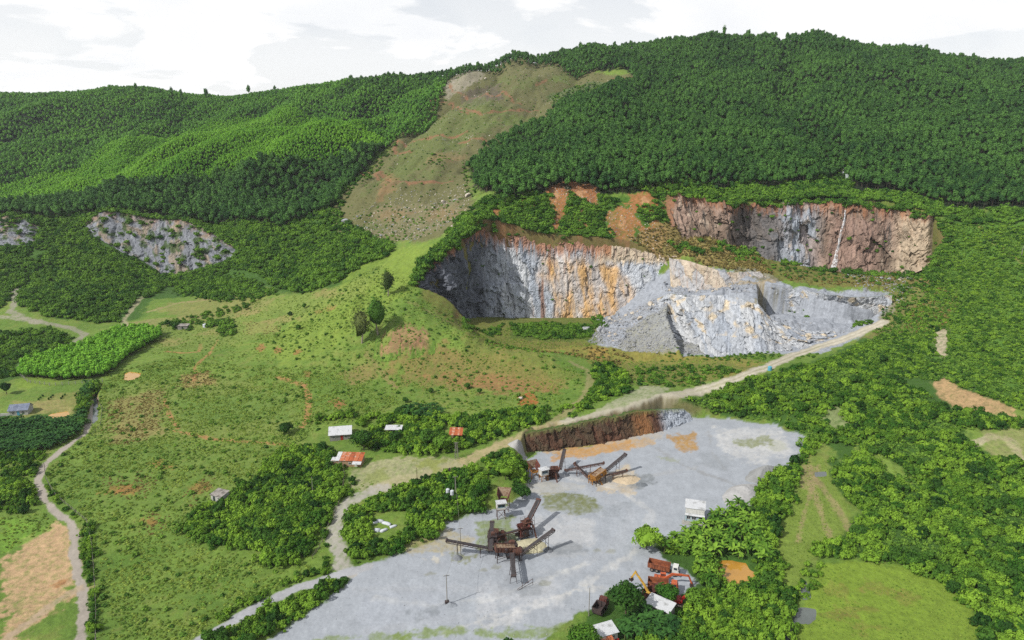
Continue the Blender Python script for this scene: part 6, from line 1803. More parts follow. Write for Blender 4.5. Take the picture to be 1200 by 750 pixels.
MB().bar((1.7, -1.7, -0.4), (1.7, -1.7, 1.9), 0.1).build('porch_post', M_WOOD, e); MB().bar((4.8, -1.7, -0.4), (4.8, -1.7, 1.9), 0.1).build('porch_post', M_WOOD, e)
MB().box((-5.6, 1.4, 1.0), (1.9, 2.4, 2.4)).build('lean_to', M_WALLT, e)
MB().plate([(-6.8, 0, 2.15), (-4.7, 0, 2.15), (-4.7, 2.8, 2.4), (-6.8, 2.8, 2.4)], 0.06).build('lean_to_roof', M_WROOF, e)


def open_shed(name, u, v, w, d, h, rz, label, rmat, pitch=0.12, sheets=1, cat='shed'):
    g = ground(u, v)
    e = empty(name, g, R(rz), label, cat)
    for x in (-w / 2 + 0.2, w / 2 - 0.2):
        for y in (0.2, d - 0.2):
            MB().bar((x, y, -0.5), (x, y, h + pitch * y - 0.05), 0.14).build('post', M_WOOD, e)
    for i in range(sheets):
        a = -w / 2 - 0.25 + (w + 0.5) * i / sheets; b = -w / 2 - 0.25 + (w + 0.5) * (i + 1) / sheets - 0.02
        z = 0.03 * (i % 2)
        MB().plate([(a, -0.3, h - 0.3 * pitch + z), (b, -0.3, h - 0.3 * pitch + z), (b, d + 0.3, h + pitch * (d + 0.3) + z), (a, d + 0.3, h + pitch * (d + 0.3) + z)], 0.06).build('roof_sheet', rmat[i % len(rmat)] if isinstance(rmat, list) else rmat, e)
    MB().box((0, d - 0.25, h * 0.4), (w - 0.6, 0.1, h * 0.9)).build('back_wall', M_WALLT, e)
    return e


open_shed('open_shed', 461, 511, 6.4, 3.4, 2.8, 0, 'open-sided shed with a flat white tin roof among the trees', M_WROOF, 0.10, 3)
open_shed('rusty_hut', 534, 519, 4.8, 3.6, 3.6, -3, 'small hut under patched rusty red roof sheets among dark trees', [M_RROOF2, M_RROOF], 0.35, 5, 'hut')
e = house('field_hut', 253.5, 587, 4.6, 3.6, 2.2, -22, 'small whitewashed field hut with a grey flat roof alone in the grass', 'mono', M_GROOF, M_WALLW, 0.12, 0.3, ((1.2, 1.3, 0.8, 0.7),), (-0.9, 0.9, 1.8), M_GLASS, 0, 'hut', 3)
e = house('blue_roof_house', 22, 487, 7.5, 6.0, 2.6, 14, 'house with slate-blue gable roof beside the dark banana field', 'gable', M_BROOF, M_WALLW, 0.6, 0.4, ((1.8, 1.4, 1.0, 0.9), (-2.0, 1.4, 1.0, 0.9)), (0, 1.0, 2.0), M_BLUE)
g = ground(6, 488)
e = empty('white_gate_wall', g, R(10), 'low white garden wall beside the slate-blue roofed house', 'wall')
MB().box((0, 0, 0.6), (4.2, 0.25, 1.6)).build('wall_panel', M_WALLW, e); MB().box((-2.1, 0.02, 0.8), (0.4, 0.4, 2.2)).build('pillar', M_WALLW, e); MB().box((2.1, 0.02, 0.8), (0.4, 0.4, 2.2)).build('pillar', M_WALLW, e)
house('valley_hut', 214, 386, 6.0, 4.0, 2.2, 5, 'tiny dark grey roofed hut under the trees in the left valley', 'mono', M_GROOF, M_WALLG, 0.1, 0.3, (), (0, 1.0, 1.8), M_GLASS, 0, 'hut')
house('white_roof_shed', 769, 722, 6.6, 3.8, 2.6, -38, 'shed with a plain white tin roof half hidden behind the yellow excavator', 'mono', M_WROOF, M_WALLG, 0.12, 0.3, (), (0, 1.2, 2.0), M_WOOD, 0, 'shed')
e = house('guard_cabin', 714, 753, 4.6, 3.4, 2.4, 22, 'small white guard cabin with red base beside the dark banana plants', 'mono', M_WROOF, M_WALLW, 0.14, 0.3, ((1.0, 1.4, 0.9, 0.8),), (-0.8, 0.9, 1.9), M_REDP, 0, 'cabin')
MB().box((0, -0.35, 0.25), (4.9, 0.5, 0.7)).build('red_base', M_REDP, e)
MB().plate([(-2.7, -2.0, 1.9), (0.4, -2.0, 1.9), (0.4, -0.1, 2.3), (-2.7, -0.1, 2.3)], 0.06).build('awning', M_RROOF, e)

# ---- tanks, drums
def tank(name, u, v, r, h, mat, label, dz=0.0, group=None, cat='tank'):
    g = ground(u, v)
    e = empty(name, (g[0], g[1], g[2] + dz), 0, label, cat, group)
    MB().cyl((0, 0, -0.05), (0, 0, h), r, 16).build('barrel', mat, e)
    MB().cyl((0, 0, h), (0, 0, h + 0.25 * r), r * 1.0, 16, r * 0.35).build('dome', mat, e)
    MB().cyl((0, 0, h + 0.25 * r), (0, 0, h + 0.25 * r + 0.15), r * 0.3, 12).build('lid', mat, e)
    return e


tank('blue_tank', 902, 434, 1.0, 1.8, M_BLUE, 'small bright blue water tank beside the quarry road')
tank('white_tank', 241, 383, 1.6, 1.8, M_SACK, 'round white water tank in the left valley beside the tiny hut')
for i, (u, v) in enumerate(((525, 586), (530, 588))):
    g = ground(u, v)
    e = empty('tower_tank', g, 0, 'white plastic water tank on a frame in the bushes by the power pole', 'tank', 'white tanks in the bushes')
    for a in (-.5, .5):
        for b in (-.5, .5):
            MB().bar((a, b, -0.3), (a, b, 2.6), 0.1).build('leg', M_DSTEEL, e)
    MB().box((0, 0, 2.65), (1.3, 1.3, 0.1)).build('platform', M_DSTEEL, e)
    MB().cyl((0, 0, 2.7), (0, 0, 4.1), 0.6, 14).cyl((0, 0, 4.1), (0, 0, 4.3), 0.6, 14, 0.25).build('barrel', M_SACK, e)

# ---- poles
def pole(u, v, h, label, kind='lamp', r=0.11, group=None, mat=None):
    g = ground(u, v)
    e = empty('power_pole' if kind != 'lattice' else 'lattice_pole', g, R(15), label, 'pole', group)
    mt = mat or M_POLE
    if kind == 'lattice':
        m = MB()
        for a in (-.6, .6):
            for b in (-.6, .6):
                MB().bar((a, b, -0.4), (a * 0.5, b * 0.5, h), 0.12).build('leg', mt, e)
        for k in range(6):
            z0 = h * k / 6; z1 = h * (k + 1) / 6; f0 = 1 - 0.5 * k / 6; f1 = 1 - 0.5 * (k + 1) / 6
            m.bar((-.6 * f0, -.6 * f0, z0), (.6 * f1, -.6 * f1, z1), 0.06).bar((-.6 * f0, .6 * f0, z0), (.6 * f1, .6 * f1, z1), 0.06).bar((.6 * f0, -.6 * f0, z0), (.6 * f1, .6 * f1, z1), 0.06)
        m.build('bracing', mt, e)
    else:
        MB().cyl((0, 0, -0.6), (0, 0, h), r * 1.3, 8, r * 0.8).build('shaft', mt, e)
    if kind in ('lamp', 'cross', 'lattice'):
        MB().bar((-0.8, 0, h - 0.3), (0.8, 0, h - 0.3), 0.1).build('crossarm', M_DSTEEL, e)
        for x in (-0.7, 0, 0.7):
            MB().cyl((x, 0, h - 0.25), (x, 0, h + 0.02), 0.06, 6).build('insulator', M_LAMP, e)
    if kind == 'box':
        MB().box((0, -0.25, h - 0.6), (0.7, 0.5, 1.0)).build('transformer', M_DSTEEL, e)
    return e, np.array(g)


POLES = [pole(524, 708, 9.0, 'tall thin pole with a pile of stones round its foot on the open gravel'), pole(540, 650, 9.0, 'bare pole standing beside the dark screening plant'), pole(489, 568, 6.5, 'thin wooden pole in the dirt yard by the houses', 'plain', 0.09, None, M_WOOD),
         pole(527, 560, 4.0, 'short dark pole with a box at the bend of the dirt road', 'box', 0.12, None, M_DSTEEL), pole(534, 584, 8.0, 'pale power pole behind the white tanks', 'cross'), pole(367, 582, 7.5, 'pale pole rising out of the bushes by the stony track', 'plain', 0.1),
         pole(690, 722, 8.5, 'slim pole beside the feathery light green tree', 'plain', 0.1), pole(535, 537, 6.5, 'pale lattice pole beside the road above the houses', 'lattice'), pole(1197, 300, 6, 'thin pole on the slope right of the quarry', 'plain', 0.15)]
pe = POLES[0][0]
MB().box((0, 0, 0.5), (1.1, 0.9, 1.0)).build('meter_box', M_DSTEEL, pe)
def wire(a, b, sag, name='cable', label='thin slack cable strung to the poles by the plant', group='overhead cables'):
    a = np.array(a); b = np.array(b); t = np.linspace(0, 1, 14)
    P = a * (1 - t)[:, None] + b * t[:, None]; P[:, 2] -= sag * 4 * t * (1 - t)
    g_ = Geo(); V, F, N = tube(P, np.full(14, 0.03), 4); g_.add(V, F, N)
    link(name, g_.mesh(name, [M_POLE]), None, label, 'cable', group)
wire(POLES[1][1] + [0, 0, 8.8], POLES[0][1] + [0, 0, 8.7], 1.2); wire(POLES[1][1] + [0, 0, 8.8], POLES[4][1] + [0, 0, 7.7], 1.2)

# ---- conveyors and crushers
def gp(u, v, h=0.0):
    a, b, c = ground(u, v)
    return np.array([a, b, c + h])


def conveyor(lo, hi, w, label, legs=(0.75,), mat=M_DSTEEL, belt=M_BELT, group=None, sideh=0.55):
    """truss with belt, rollers, end drums and trestles, from its tail to its head"""
    lo = np.array(lo); hi = np.array(hi)
    g0 = float(H(lo[:1], lo[1:2])[0])
    o = np.array([lo[0], lo[1], g0])
    e = empty('conveyor', o, 0, label, 'conveyor', group)
    a = lo - o; b = hi - o
    d = b - a; L = np.linalg.norm(d); d /= L
    s = np.cross(d, [0, 0, 1.0]); s /= np.linalg.norm(s); t = np.cross(s, d)
    for k in (-1, 1):
        m = MB()
        m.bar(a + s * k * w / 2, b + s * k * w / 2, 0.16, 0.2).bar(a + s * k * w / 2 - t * sideh, b + s * k * w / 2 - t * sideh, 0.12, 0.16)
        n = max(3, int(L / 1.4))
        for i in range(n):
            p = a + d * L * i / n; q = a + d * L * (i + 1) / n
            m.bar(p + s * k * w / 2, q + s * k * w / 2 - t * sideh, 0.08).bar(p + s * k * w / 2 - t * sideh, p + s * k * w / 2, 0.08)
        m.build('side_truss', mat, e)
    g_ = MB()
    x = s * (w / 2 - 0.12)
    up = t * 0.14
    g_.plate([a - x + up, b - x + up, b + x + up, a + x + up] if np.cross(b - a, x)[2] > 0 else [a + x + up, b + x + up, b - x + up, a - x + up], 0.05)
    bl = g_.build('belt', belt, e)
    r = MB()
    for i in range(1, int(L / 1.6)):
        p = a + d * 1.6 * i
        r.cyl(p - x, p + x, 0.07, 6, caps=False)
    r.build('rollers', mat, bl)
    MB().cyl(b - s * w * 0.6, b + s * w * 0.6, 0.36, 10).build('head_drum', mat, e)
    MB().cyl(a - s * w * 0.6, a + s * w * 0.6, 0.3, 10).build('tail_drum', mat, e)
    for f in legs:
        p = a + d * L * f
        gz = float(H(np.array([p[0] + o[0]]), np.array([p[1] + o[1]]))[0]) - o[2]
        if p[2] - gz < 0.6:
            continue
        m = MB()
        for k in (-1, 1):
            m.bar(p + s * k * w / 2 - t * sideh, np.array([p[0], p[1], gz - 0.2]) + s * k * w * 0.85, 0.13)
        m.bar(p * [1, 1, 0.5] + [0, 0, gz * 0.5] - s * w * 0.65, p * [1, 1, 0.5] + [0, 0, gz * 0.5] + s * w * 0.65, 0.08)
        m.build('trestle', mat, e)
    return e


CG = 'conveyors of the crushing plants'
conveyor(gp(580, 652, 2.4), gp(524, 651, 5.2), 1.1, 'long dark conveyor reaching out from the screen past the pole, toward the grassy patch', (0.3, 0.78))
conveyor(gp(610, 658, 2.6), gp(648, 642, 6.2), 1.1, 'dark conveyor pointing at the open gravel, its head above a small grey pile', (0.45, 0.8))
conveyor(gp(600, 660, 3.2), gp(602, 688, 3.6), 1.2, 'short wide conveyor from the drum, its end near the ground beside a steel frame', (0.5, 0.85))
conveyor(gp(613, 630, 2.6), gp(631, 608, 7.0), 1.3, 'steep red-brown conveyor above the small crusher', (0.55,), M_RUST)
conveyor(gp(575, 655, 3.0), gp(577, 636, 7.2), 1.2, 'steep dark conveyor climbing beside the bare pole', (0.8,))
conveyor(gp(583, 640, 3.6), gp(612, 630, 3.0), 0.9, 'level feed conveyor joining the hopper side and the small crusher', (0.5,), M_RUST)
conveyor(gp(689, 562, 1.2), gp(673, 556, 4.6), 0.9, 'short rusty conveyor leaning toward the yellow-based booth', (0.7,), M_RUST)
conveyor(gp(710, 560, 3.2), gp(732, 553, 7.2), 1.2, 'steep dark conveyor rising beside the yellow screen box', (0.6,))
conveyor(gp(702, 563, 1.4), gp(734, 561, 3.4), 0.8, 'low thin conveyor lying out from the yellow screen box', (0.5, 0.85), M_RUST)
conveyor(gp(662, 556, 1.8), gp(707, 558, 5.4), 0.9, 'long thin rusty conveyor feeding the top of the yellow screen box', (0.3, 0.65), M_RUST)
conveyor(gp(656, 556, 2.2), gp(661, 545, 6.4), 1.1, 'steep dark conveyor standing against the earth bank', (0.7,))


def screen_box(name, u, v, w, d, h, z, rz, tilt, label, mat, topm):
    """vibrating screen: open tilted box on a leg frame"""
    g = ground(u, v)
    e = empty(name, g, R(rz), label, 'screen')
    M = np.array(Matrix.Rotation(tilt, 3, 'Y'))
    rot = lambda p: (M @ np.array(p)) + [0, 0, z]
    for nm, c, s in (('side_plate', (0, -d / 2, 0), (w, 0.1, h)), ('side_plate', (0, d / 2, 0), (w, 0.1, h)), ('end_plate', (-w / 2, 0, 0), (0.1, d - 0.12, h)), ('end_plate', (w / 2, 0, -0.2), (0.1, d - 0.12, h * 0.6))):
        MB().box(rot(c), s, ry=tilt).build(nm, mat, e)
    dk = MB().box(rot((0, 0, h * 0.28)), (w - 0.14, d - 0.14, 0.08), ry=tilt).build('mesh_deck', topm, e)
    m = MB()
    for k in range(7):
        m.box(rot((-w / 2 + w * (k + 0.5) / 7, 0, h * 0.36)), (0.08, d - 0.14, 0.1), ry=tilt)
    m.build('deck_bar', topm, dk)
    m = MB()
    for k in range(6):
        for s in (-1, 1):
            m.box(rot((-w / 2 + w * (k + 0.5) / 6, s * (d / 2 + 0.1), 0)), (0.1, 0.1, h), ry=tilt)
    m.build('stiffeners', mat, e)
    for x in (-w * 0.4, w * 0.4):
        for y in (-d * 0.45, d * 0.45):
            MB().bar((x * 1.1, y * 1.2, -0.3), rot((x, y, -h / 2)), 0.2).build('leg', M_DSTEEL, e)
    m = MB()
    m.bar((-w * .44, -d * .54, z * .3), (w * .44, -d * .54, z * .6), 0.1).bar((w * .44, -d * .54, z * .3), (-w * .44, -d * .54, z * .6), 0.1).bar((-w * .44, d * .54, z * .5), (w * .44, d * .54, z * .5), 0.1)
    m.build('cross_brace', M_DSTEEL, e)
    mo = MB().cyl(rot((0, -d / 2 - 0.7, h * 0.2)), rot((0, -d / 2 - 0.1, h * 0.2)), 0.4, 12).build('motor', M_DSTEEL, e)
    MB().box((0, d / 2 + 0.6, z - h / 2), (w, 0.8, 0.08)).build('walkway', M_DSTEEL, e)
    m = MB()
    for k in range(5):
        x = -w / 2 + w * k / 4
        m.bar((x, d / 2 + 1.0, z - h / 2), (x, d / 2 + 1.0, z - h / 2 + 1.05), 0.05)
    m.bar((-w / 2, d / 2 + 1.0, z - h / 2 + 1.05), (w / 2, d / 2 + 1.0, z - h / 2 + 1.05), 0.05)
    m.build('handrail', M_RUST, e)
    return e


screen_box('vibrating_screen', 592, 656, 6.0, 2.4, 1.6, 4.0, 12, R(8), 'rust-brown vibrating screen with dusty top at the centre of the dark plant', M_RUST, M_DUST)
screen_box('vibrating_screen', 701, 566, 5.6, 2.6, 2.0, 3.6, 38, R(-14), 'rusty yellow vibrating screen box with pale top on the sandy patch', M_YRUST, M_DUST)


def jaw_crusher(u, v, rz, label, mat, s=1.0):
    g = ground(u, v)
    e = empty('jaw_crusher', g, R(rz), label, 'crusher'); e.scale = (s, s, s)
    MB().box((0, 0, 1.9), (2.6, 2.0, 1.9), taper=0.85).build('body', mat, e)
    for k in (-1, 1):
        f = MB().cyl((0.2, k * 1.05, 2.1), (0.2, k * 1.35, 2.1), 1.05, 20).build('flywheel', M_DSTEEL, e)
        MB().cyl((0.2, k * 1.36, 2.1), (0.2, k * 1.5, 2.1), 0.25, 10).build('hub', M_RUST, f)
    for a, b in ((-1.0, -0.8), (1.0, -0.8), (-1.0, 0.8), (1.0, 0.8)):
        MB().bar((a * 1.2, b * 1.2, -0.3), (a, b, 1.0), 0.25).build('leg', M_DSTEEL, e)
    h_ = MB()
    for c, sz, rx, ry in (((0, -1.1, 3.5), (2.8, 0.08, 1.4), 0.45, 0), ((0, 1.1, 3.5), (2.8, 0.08, 1.4), -0.45, 0), ((-1.5, 0, 3.5), (0.08, 2.4, 1.4), 0, -0.45), ((1.5, 0, 3.5), (0.08, 2.4, 1.4), 0, 0.45)):
        h_.box(c, sz, 0, rx, ry)
    h_.build('hopper', mat, e)
    MB().box((-1.9, 0.2, 1.4), (1.0, 0.8, 0.8)).build('motor', M_DSTEEL, e)
    MB().box((0, 0, 0.9), (3.4, 2.6, 0.15)).build('deck', M_DSTEEL, e)
    return e


jaw_crusher(613, 630, 25, 'small dark red crusher with flywheels below the steep red conveyor', M_RED, 1.05)
jaw_crusher(579, 634, -10, 'dark crusher at the foot of the steep conveyor by the bare pole', M_RUST, 0.9)
jaw_crusher(650, 560, 5, 'rusty crusher frame between the booth and the earth bank', M_RUST, 1.0)
g = ground(606, 656)
e = empty('rotary_drum', g, R(20), 'round rusty drum at the junction of the dark conveyors', 'drum')
MB().cyl((-1.4, 0, 3.0), (1.4, 0, 2.7), 1.25, 20).build('drum', M_RUST, e)
for x in (-1.1, 1.1):
    MB().cyl((x - 0.1, 0, 2.85), (x + 0.1, 0, 2.85), 1.34, 20).build('ring', M_DSTEEL, e)
    for y in (-1, 1):
        MB().bar((x, y * 1.1, -0.3), (x, y * 0.9, 2.2), 0.18).build('leg', M_DSTEEL, e)
g = ground(612, 690)
e = empty('loading_rack', g, R(30), 'bare steel frame standing on the gravel beside the conveyor end', 'rack')
m = MB()
for x in (0, 3.4):
    MB().bar((x, 0, -0.2), (x, 0, 2.0), 0.09).build('post', M_RUST, e)
MB().bar((-1.6, 0, 0.4), (3.4, 0, 2.0), 0.09).build('rail', M_RUST, e); MB().bar((-1.6, 0, -0.05), (3.4, 0, 0.9), 0.09).build('rail', M_RUST, e)


def steel_tower(u, v, rz, w, d, h, label, mat):
    g = ground(u, v)
    e = empty('steel_tower', g, R(rz), label, 'tower')
    for x in (-w / 2, w / 2):
        for y in (-d / 2, d / 2):
            MB().bar((x, y, -0.3), (x, y, h), 0.18).build('leg', mat, e)
    for i, z in enumerate((h * 0.45, h * 0.8, h)):
        MB().box((0, 0, z), (w + 0.3, d + 0.3, 0.09)).build('platform', mat, e)
    m = MB()
    for y in (-d / 2, d / 2):
        m.bar((-w / 2, y, 0.1), (w / 2, y, h * 0.45), 0.09).bar((w / 2, y, h * 0.45), (-w / 2, y, h * 0.8), 0.09)
    for x in (-w / 2, w / 2):
        m.bar((x, -d / 2, 0.1), (x, d / 2, h * 0.45), 0.09).bar((x, d / 2, h * 0.45), (x, -d / 2, h * 0.8), 0.09)
    m.build('cross_brace', mat, e)
    m = MB()
    for x in (-w / 2 - 0.1, 0, w / 2 + 0.1):
        for y in (-d / 2 - 0.1, d / 2 + 0.1):
            m.bar((x, y, h), (x, y, h + 1.0), 0.05)
    for y in (-d / 2 - 0.1, d / 2 + 0.1):
        m.bar((-w / 2 - 0.1, y, h + 1.0), (w / 2 + 0.1, y, h + 1.0), 0.05).bar((-w / 2 - 0.1, y, h + 0.5), (w / 2 + 0.1, y, h + 0.5), 0.05)
    m.build('handrail', mat, e)
    MB().box((0.2, 0, h + 0.45), (w * 0.5, d * 0.5, 0.8)).build('gearbox', M_RUST, e)
    MB().bar((w / 2 + 0.2, -d / 2 - 2.2, 0), (w / 2 + 0.2, -d / 2, h * 0.8), 0.5, 0.12).build('stair', mat, e)
    return e


steel_tower(577, 645, 8, 2.4, 2.2, 5.2, 'dark braced steel tower beside the steep conveyor and the bare pole', M_DSTEEL)
steel_tower(599, 651, 15, 3.2, 2.4, 4.0, 'low dark steel tower between the screen and the rusty drum', M_DSTEEL)
steel_tower(617, 626, 28, 2.8, 2.4, 4.4, 'dark braced tower carrying the steep red-brown conveyor', M_RUST)
steel_tower(588, 636, 0, 2.2, 2.0, 3.2, 'small rusty steel tower behind the vibrating screen', M_RUST)
steel_tower(695, 566, 38, 2.6, 2.0, 3.0, 'rusty yellow braced tower beside the yellow screen box', M_YRUST)
steel_tower(645, 561, 10, 3.0, 2.2, 3.2, 'rusty tower between the white booth and the earth bank', M_RUST)


def feed_hopper(u, v, rz, z, label, mat, mat2, w=4.6):
    """steep-sided feed hopper on legs, open to the bank behind, with chute"""
    g = ground(u, v)
    e = empty('feed_hopper', g, R(rz), label, 'hopper')
    t = 0.1
    def pl(n, P): MB().plate(P, t).build(n, mat, e)
    W = w / 2; w2 = w * 0.24
    pl('side_wall', [(-W, 3.0, z + 2.2), (-W * 0.9, -0.6, z + 1.3), (-w2, -0.6, z - 1.0), (-w2, 2.0, z - 0.6)])
    pl('side_wall', [(W, 3.0, z + 2.2), (w2, 2.0, z - 0.6), (w2, -0.6, z - 1.0), (W * 0.9, -0.6, z + 1.3)])
    MB().plate([(-W, 3.0, z + 2.2), (-w2, 2.0, z - 0.6), (w2, 2.0, z - 0.6), (W, 3.0, z + 2.2)], t).build('back_wall', M_DUST, e)
    m = MB()
    for s in (-1, 1):
        for k in range(3):
            y = -0.4 + 1.3 * k
            m.bar((s * W * (0.92 + 0.03 * k), y, z + 1.3 + 0.3 * k), (s * (w2 + 0.12), min(y, 1.9), z - 0.9), 0.12)
    m.build('ribs', mat2, e)
    MB().box((0, 0.6, z - 1.2), (w2 * 2, 3.0, 0.5), rx=R(-10)).build('chute', mat2, e)
    for x in (-1.5, 1.5):
        for y in (-0.6, 2.2):
            MB().bar((x * 1.15, y, -0.4), (x, y, z), 0.22).build('leg', mat2, e)
    m = MB(); m.bar((-1.7, -0.6, 0.3), (1.5, -0.6, z - 0.4), 0.1).bar((1.7, -0.6, 0.3), (-1.5, -0.6, z - 0.4), 0.1)
    m.build('cross_brace', mat2, e)
    return e


def booth(u, v, rz, z, label, base):
    g = ground(u, v)
    e = empty('control_booth', g, R(rz), label, 'booth')
    w, d, h = 2.9, 2.3, 2.2
    m = MB(); t = 0.1
    m.box((0, -d / 2 + t / 2, z + 0.45), (w, t, 0.9)).box((0, -d / 2 + t / 2, z + h - 0.15), (w, t, 0.3)).box((0, d / 2 - t / 2, z + h / 2), (w, t, h)).box((-w / 2 + t / 2, 0, z + h / 2), (t, d - 2 * t, h)).box((w / 2 - t / 2, 0, z + h / 2), (t, d - 2 * t, h))
    m.box((-w / 2 + 0.15, -d / 2 + t / 2, z + h / 2 + 0.2), (0.3, t, 1.2)).box((w / 2 - 0.15, -d / 2 + t / 2, z + h / 2 + 0.2), (0.3, t, 1.2))
    m.build('wall', M_CABW, e)
    wn = MB().box((0, -d / 2 + 0.02, z + 1.4), (w - 0.6, 0.04, 1.0)).build('window', M_GLASS, e)
    MB().box((0, -d / 2 - 0.01, z + 1.4), (0.06, 0.08, 1.0)).box((0, -d / 2 - 0.01, z + 0.9), (w - 0.6, 0.08, 0.06)).build('window_frame', M_BLUE, wn)
    MB().box((0.06, -0.1, z + h + 0.08), (w + 0.6, d + 0.8, 0.1), rx=R(-5)).build('roof', M_WROOF, e)
    MB().box((0, 0, z - 0.08), (w + 0.2, d + 0.2, 0.14)).build('floor_plate', base, e)
    for x in (-1.2, 1.2):
        for y in (-0.9, 0.9):
            MB().bar((x * 1.1, y * 1.1, -0.4), (x, y, z - 0.1), 0.16).build('leg', base, e)
    m = MB(); m.bar((-1.3, -1, 0.2), (1.2, -0.9, z - 0.3), 0.09).bar((1.3, -1, 0.2), (-1.2, -0.9, z - 0.3), 0.09).bar((1.3, 1, 0.2), (1.2, -0.9, z - 0.3), 0.09)
    m.build('cross_brace', base, e)
    return e


feed_hopper(590, 598, -8, 4.6, 'dark red feed hopper on the bank behind the white control booth', M_RED, M_RUST)
booth(587, 607, 10, 3.6, 'white control booth with blue window on rusty stilts below the red hopper', M_RUST)
feed_hopper(627, 560, 25, 3.6, 'red and yellow feed hopper under the trees by the earth bank', M_RED, M_YRUST, 4.0)
booth(637, 563, 25, 2.4, 'white booth with a sloping roof on a yellow base by the earth bank', M_YRUST)

# ---- vehicles
def wheel(e, x, y, r, w, rim=M_RIM):
    t = MB().cyl((x, y - w / 2, r), (x, y + w / 2, r), r, 18).build('wheel', M_TYRE, e)
    MB().cyl((x, y - w / 2 - 0.02, r), (x, y + w / 2 + 0.02, r), r * 0.55, 12).build('rim', rim, t)


def dump_truck(u, v, rz, label, cabm, bedm, L=8.4):
    g = ground(u, v)
    e = empty('dump_truck', (g[0], g[1], g[2] + 0.02), R(rz), label, 'truck')
    x0 = -L / 2
    MB().box((0.0, 0, 0.85), (L - 0.3, 0.9, 0.35)).build('chassis', M_DSTEEL, e)
    for x in (x0 + 1.0, x0 + 2.4, L / 2 - 1.4):
        for y in (-1.0, 1.0):
            wheel(e, x, y, 0.56, 0.42)
        MB().cyl((x, -0.8, 0.56), (x, 0.8, 0.56), 0.12, 8).build('axle', M_DSTEEL, e)
    bl = L - 2.5; bc = x0 + bl / 2 - 0.2; bh = 1.5; bz = 1.15
    m = MB()
    m.box((bc, 0, bz + 0.05), (bl, 2.4, 0.1)).box((bc, -1.22, bz + bh / 2), (bl, 0.08, bh)).box((bc, 1.22, bz + bh / 2), (bl, 0.08, bh)).box((bc + bl / 2, 0, bz + bh / 2 + 0.15), (0.08, 2.5, bh + 0.3))
    bed = m.build('bed', bedm, e)
    m = MB().box((bc - bl / 2, 0, bz + bh / 2), (0.08, 2.36, bh)).build('tailgate', bedm, bed)
    m = MB()
    for k in range(8):
        x = bc - bl / 2 + bl * (k + 0.5) / 8
        for s in (-1, 1):
            m.box((x, s * 1.30, bz + bh / 2), (0.12, 0.1, bh))
    for s in (-1, 1):
        m.box((bc, s * 1.30, bz + bh), (bl + 0.1, 0.14, 0.12))
    m.build('ribs', bedm, bed)
    cx = L / 2 - 1.0
    m = MB()
    m.box((cx, 0, 1.45), (1.9, 2.35, 1.3)).box((cx - 0.12, 0, 2.5), (1.6, 2.25, 0.9), taper=0.9)
    cab = m.build('cab', cabm, e)
    MB().box((cx + 0.70, 0, 2.5), (0.06, 1.9, 0.7), ry=R(-5)).build('windscreen', M_GLASS, cab)
    for s in (-1, 1):
        MB().box((cx - 0.05, s * 1.09, 2.48), (0.9, 0.06, 0.6), rx=R(s * 4)).build('side_window', M_GLASS, cab)
        MB().box((cx + 0.96, s * 0.85, 1.15), (0.06, 0.34, 0.24)).build('headlight', M_LAMP, e)
        MB().box((cx + 0.75, s * 1.35, 2.3), (0.08, 0.22, 0.5)).build('mirror', M_DSTEEL, e)
    MB().box((cx + 0.98, 0, 1.5), (0.05, 1.5, 0.5)).build('grille', M_DSTEEL, cab)
    MB().box((cx + 0.95, 0, 0.75), (0.16, 2.4, 0.34)).build('bumper', M_DSTEEL, e)
    return e


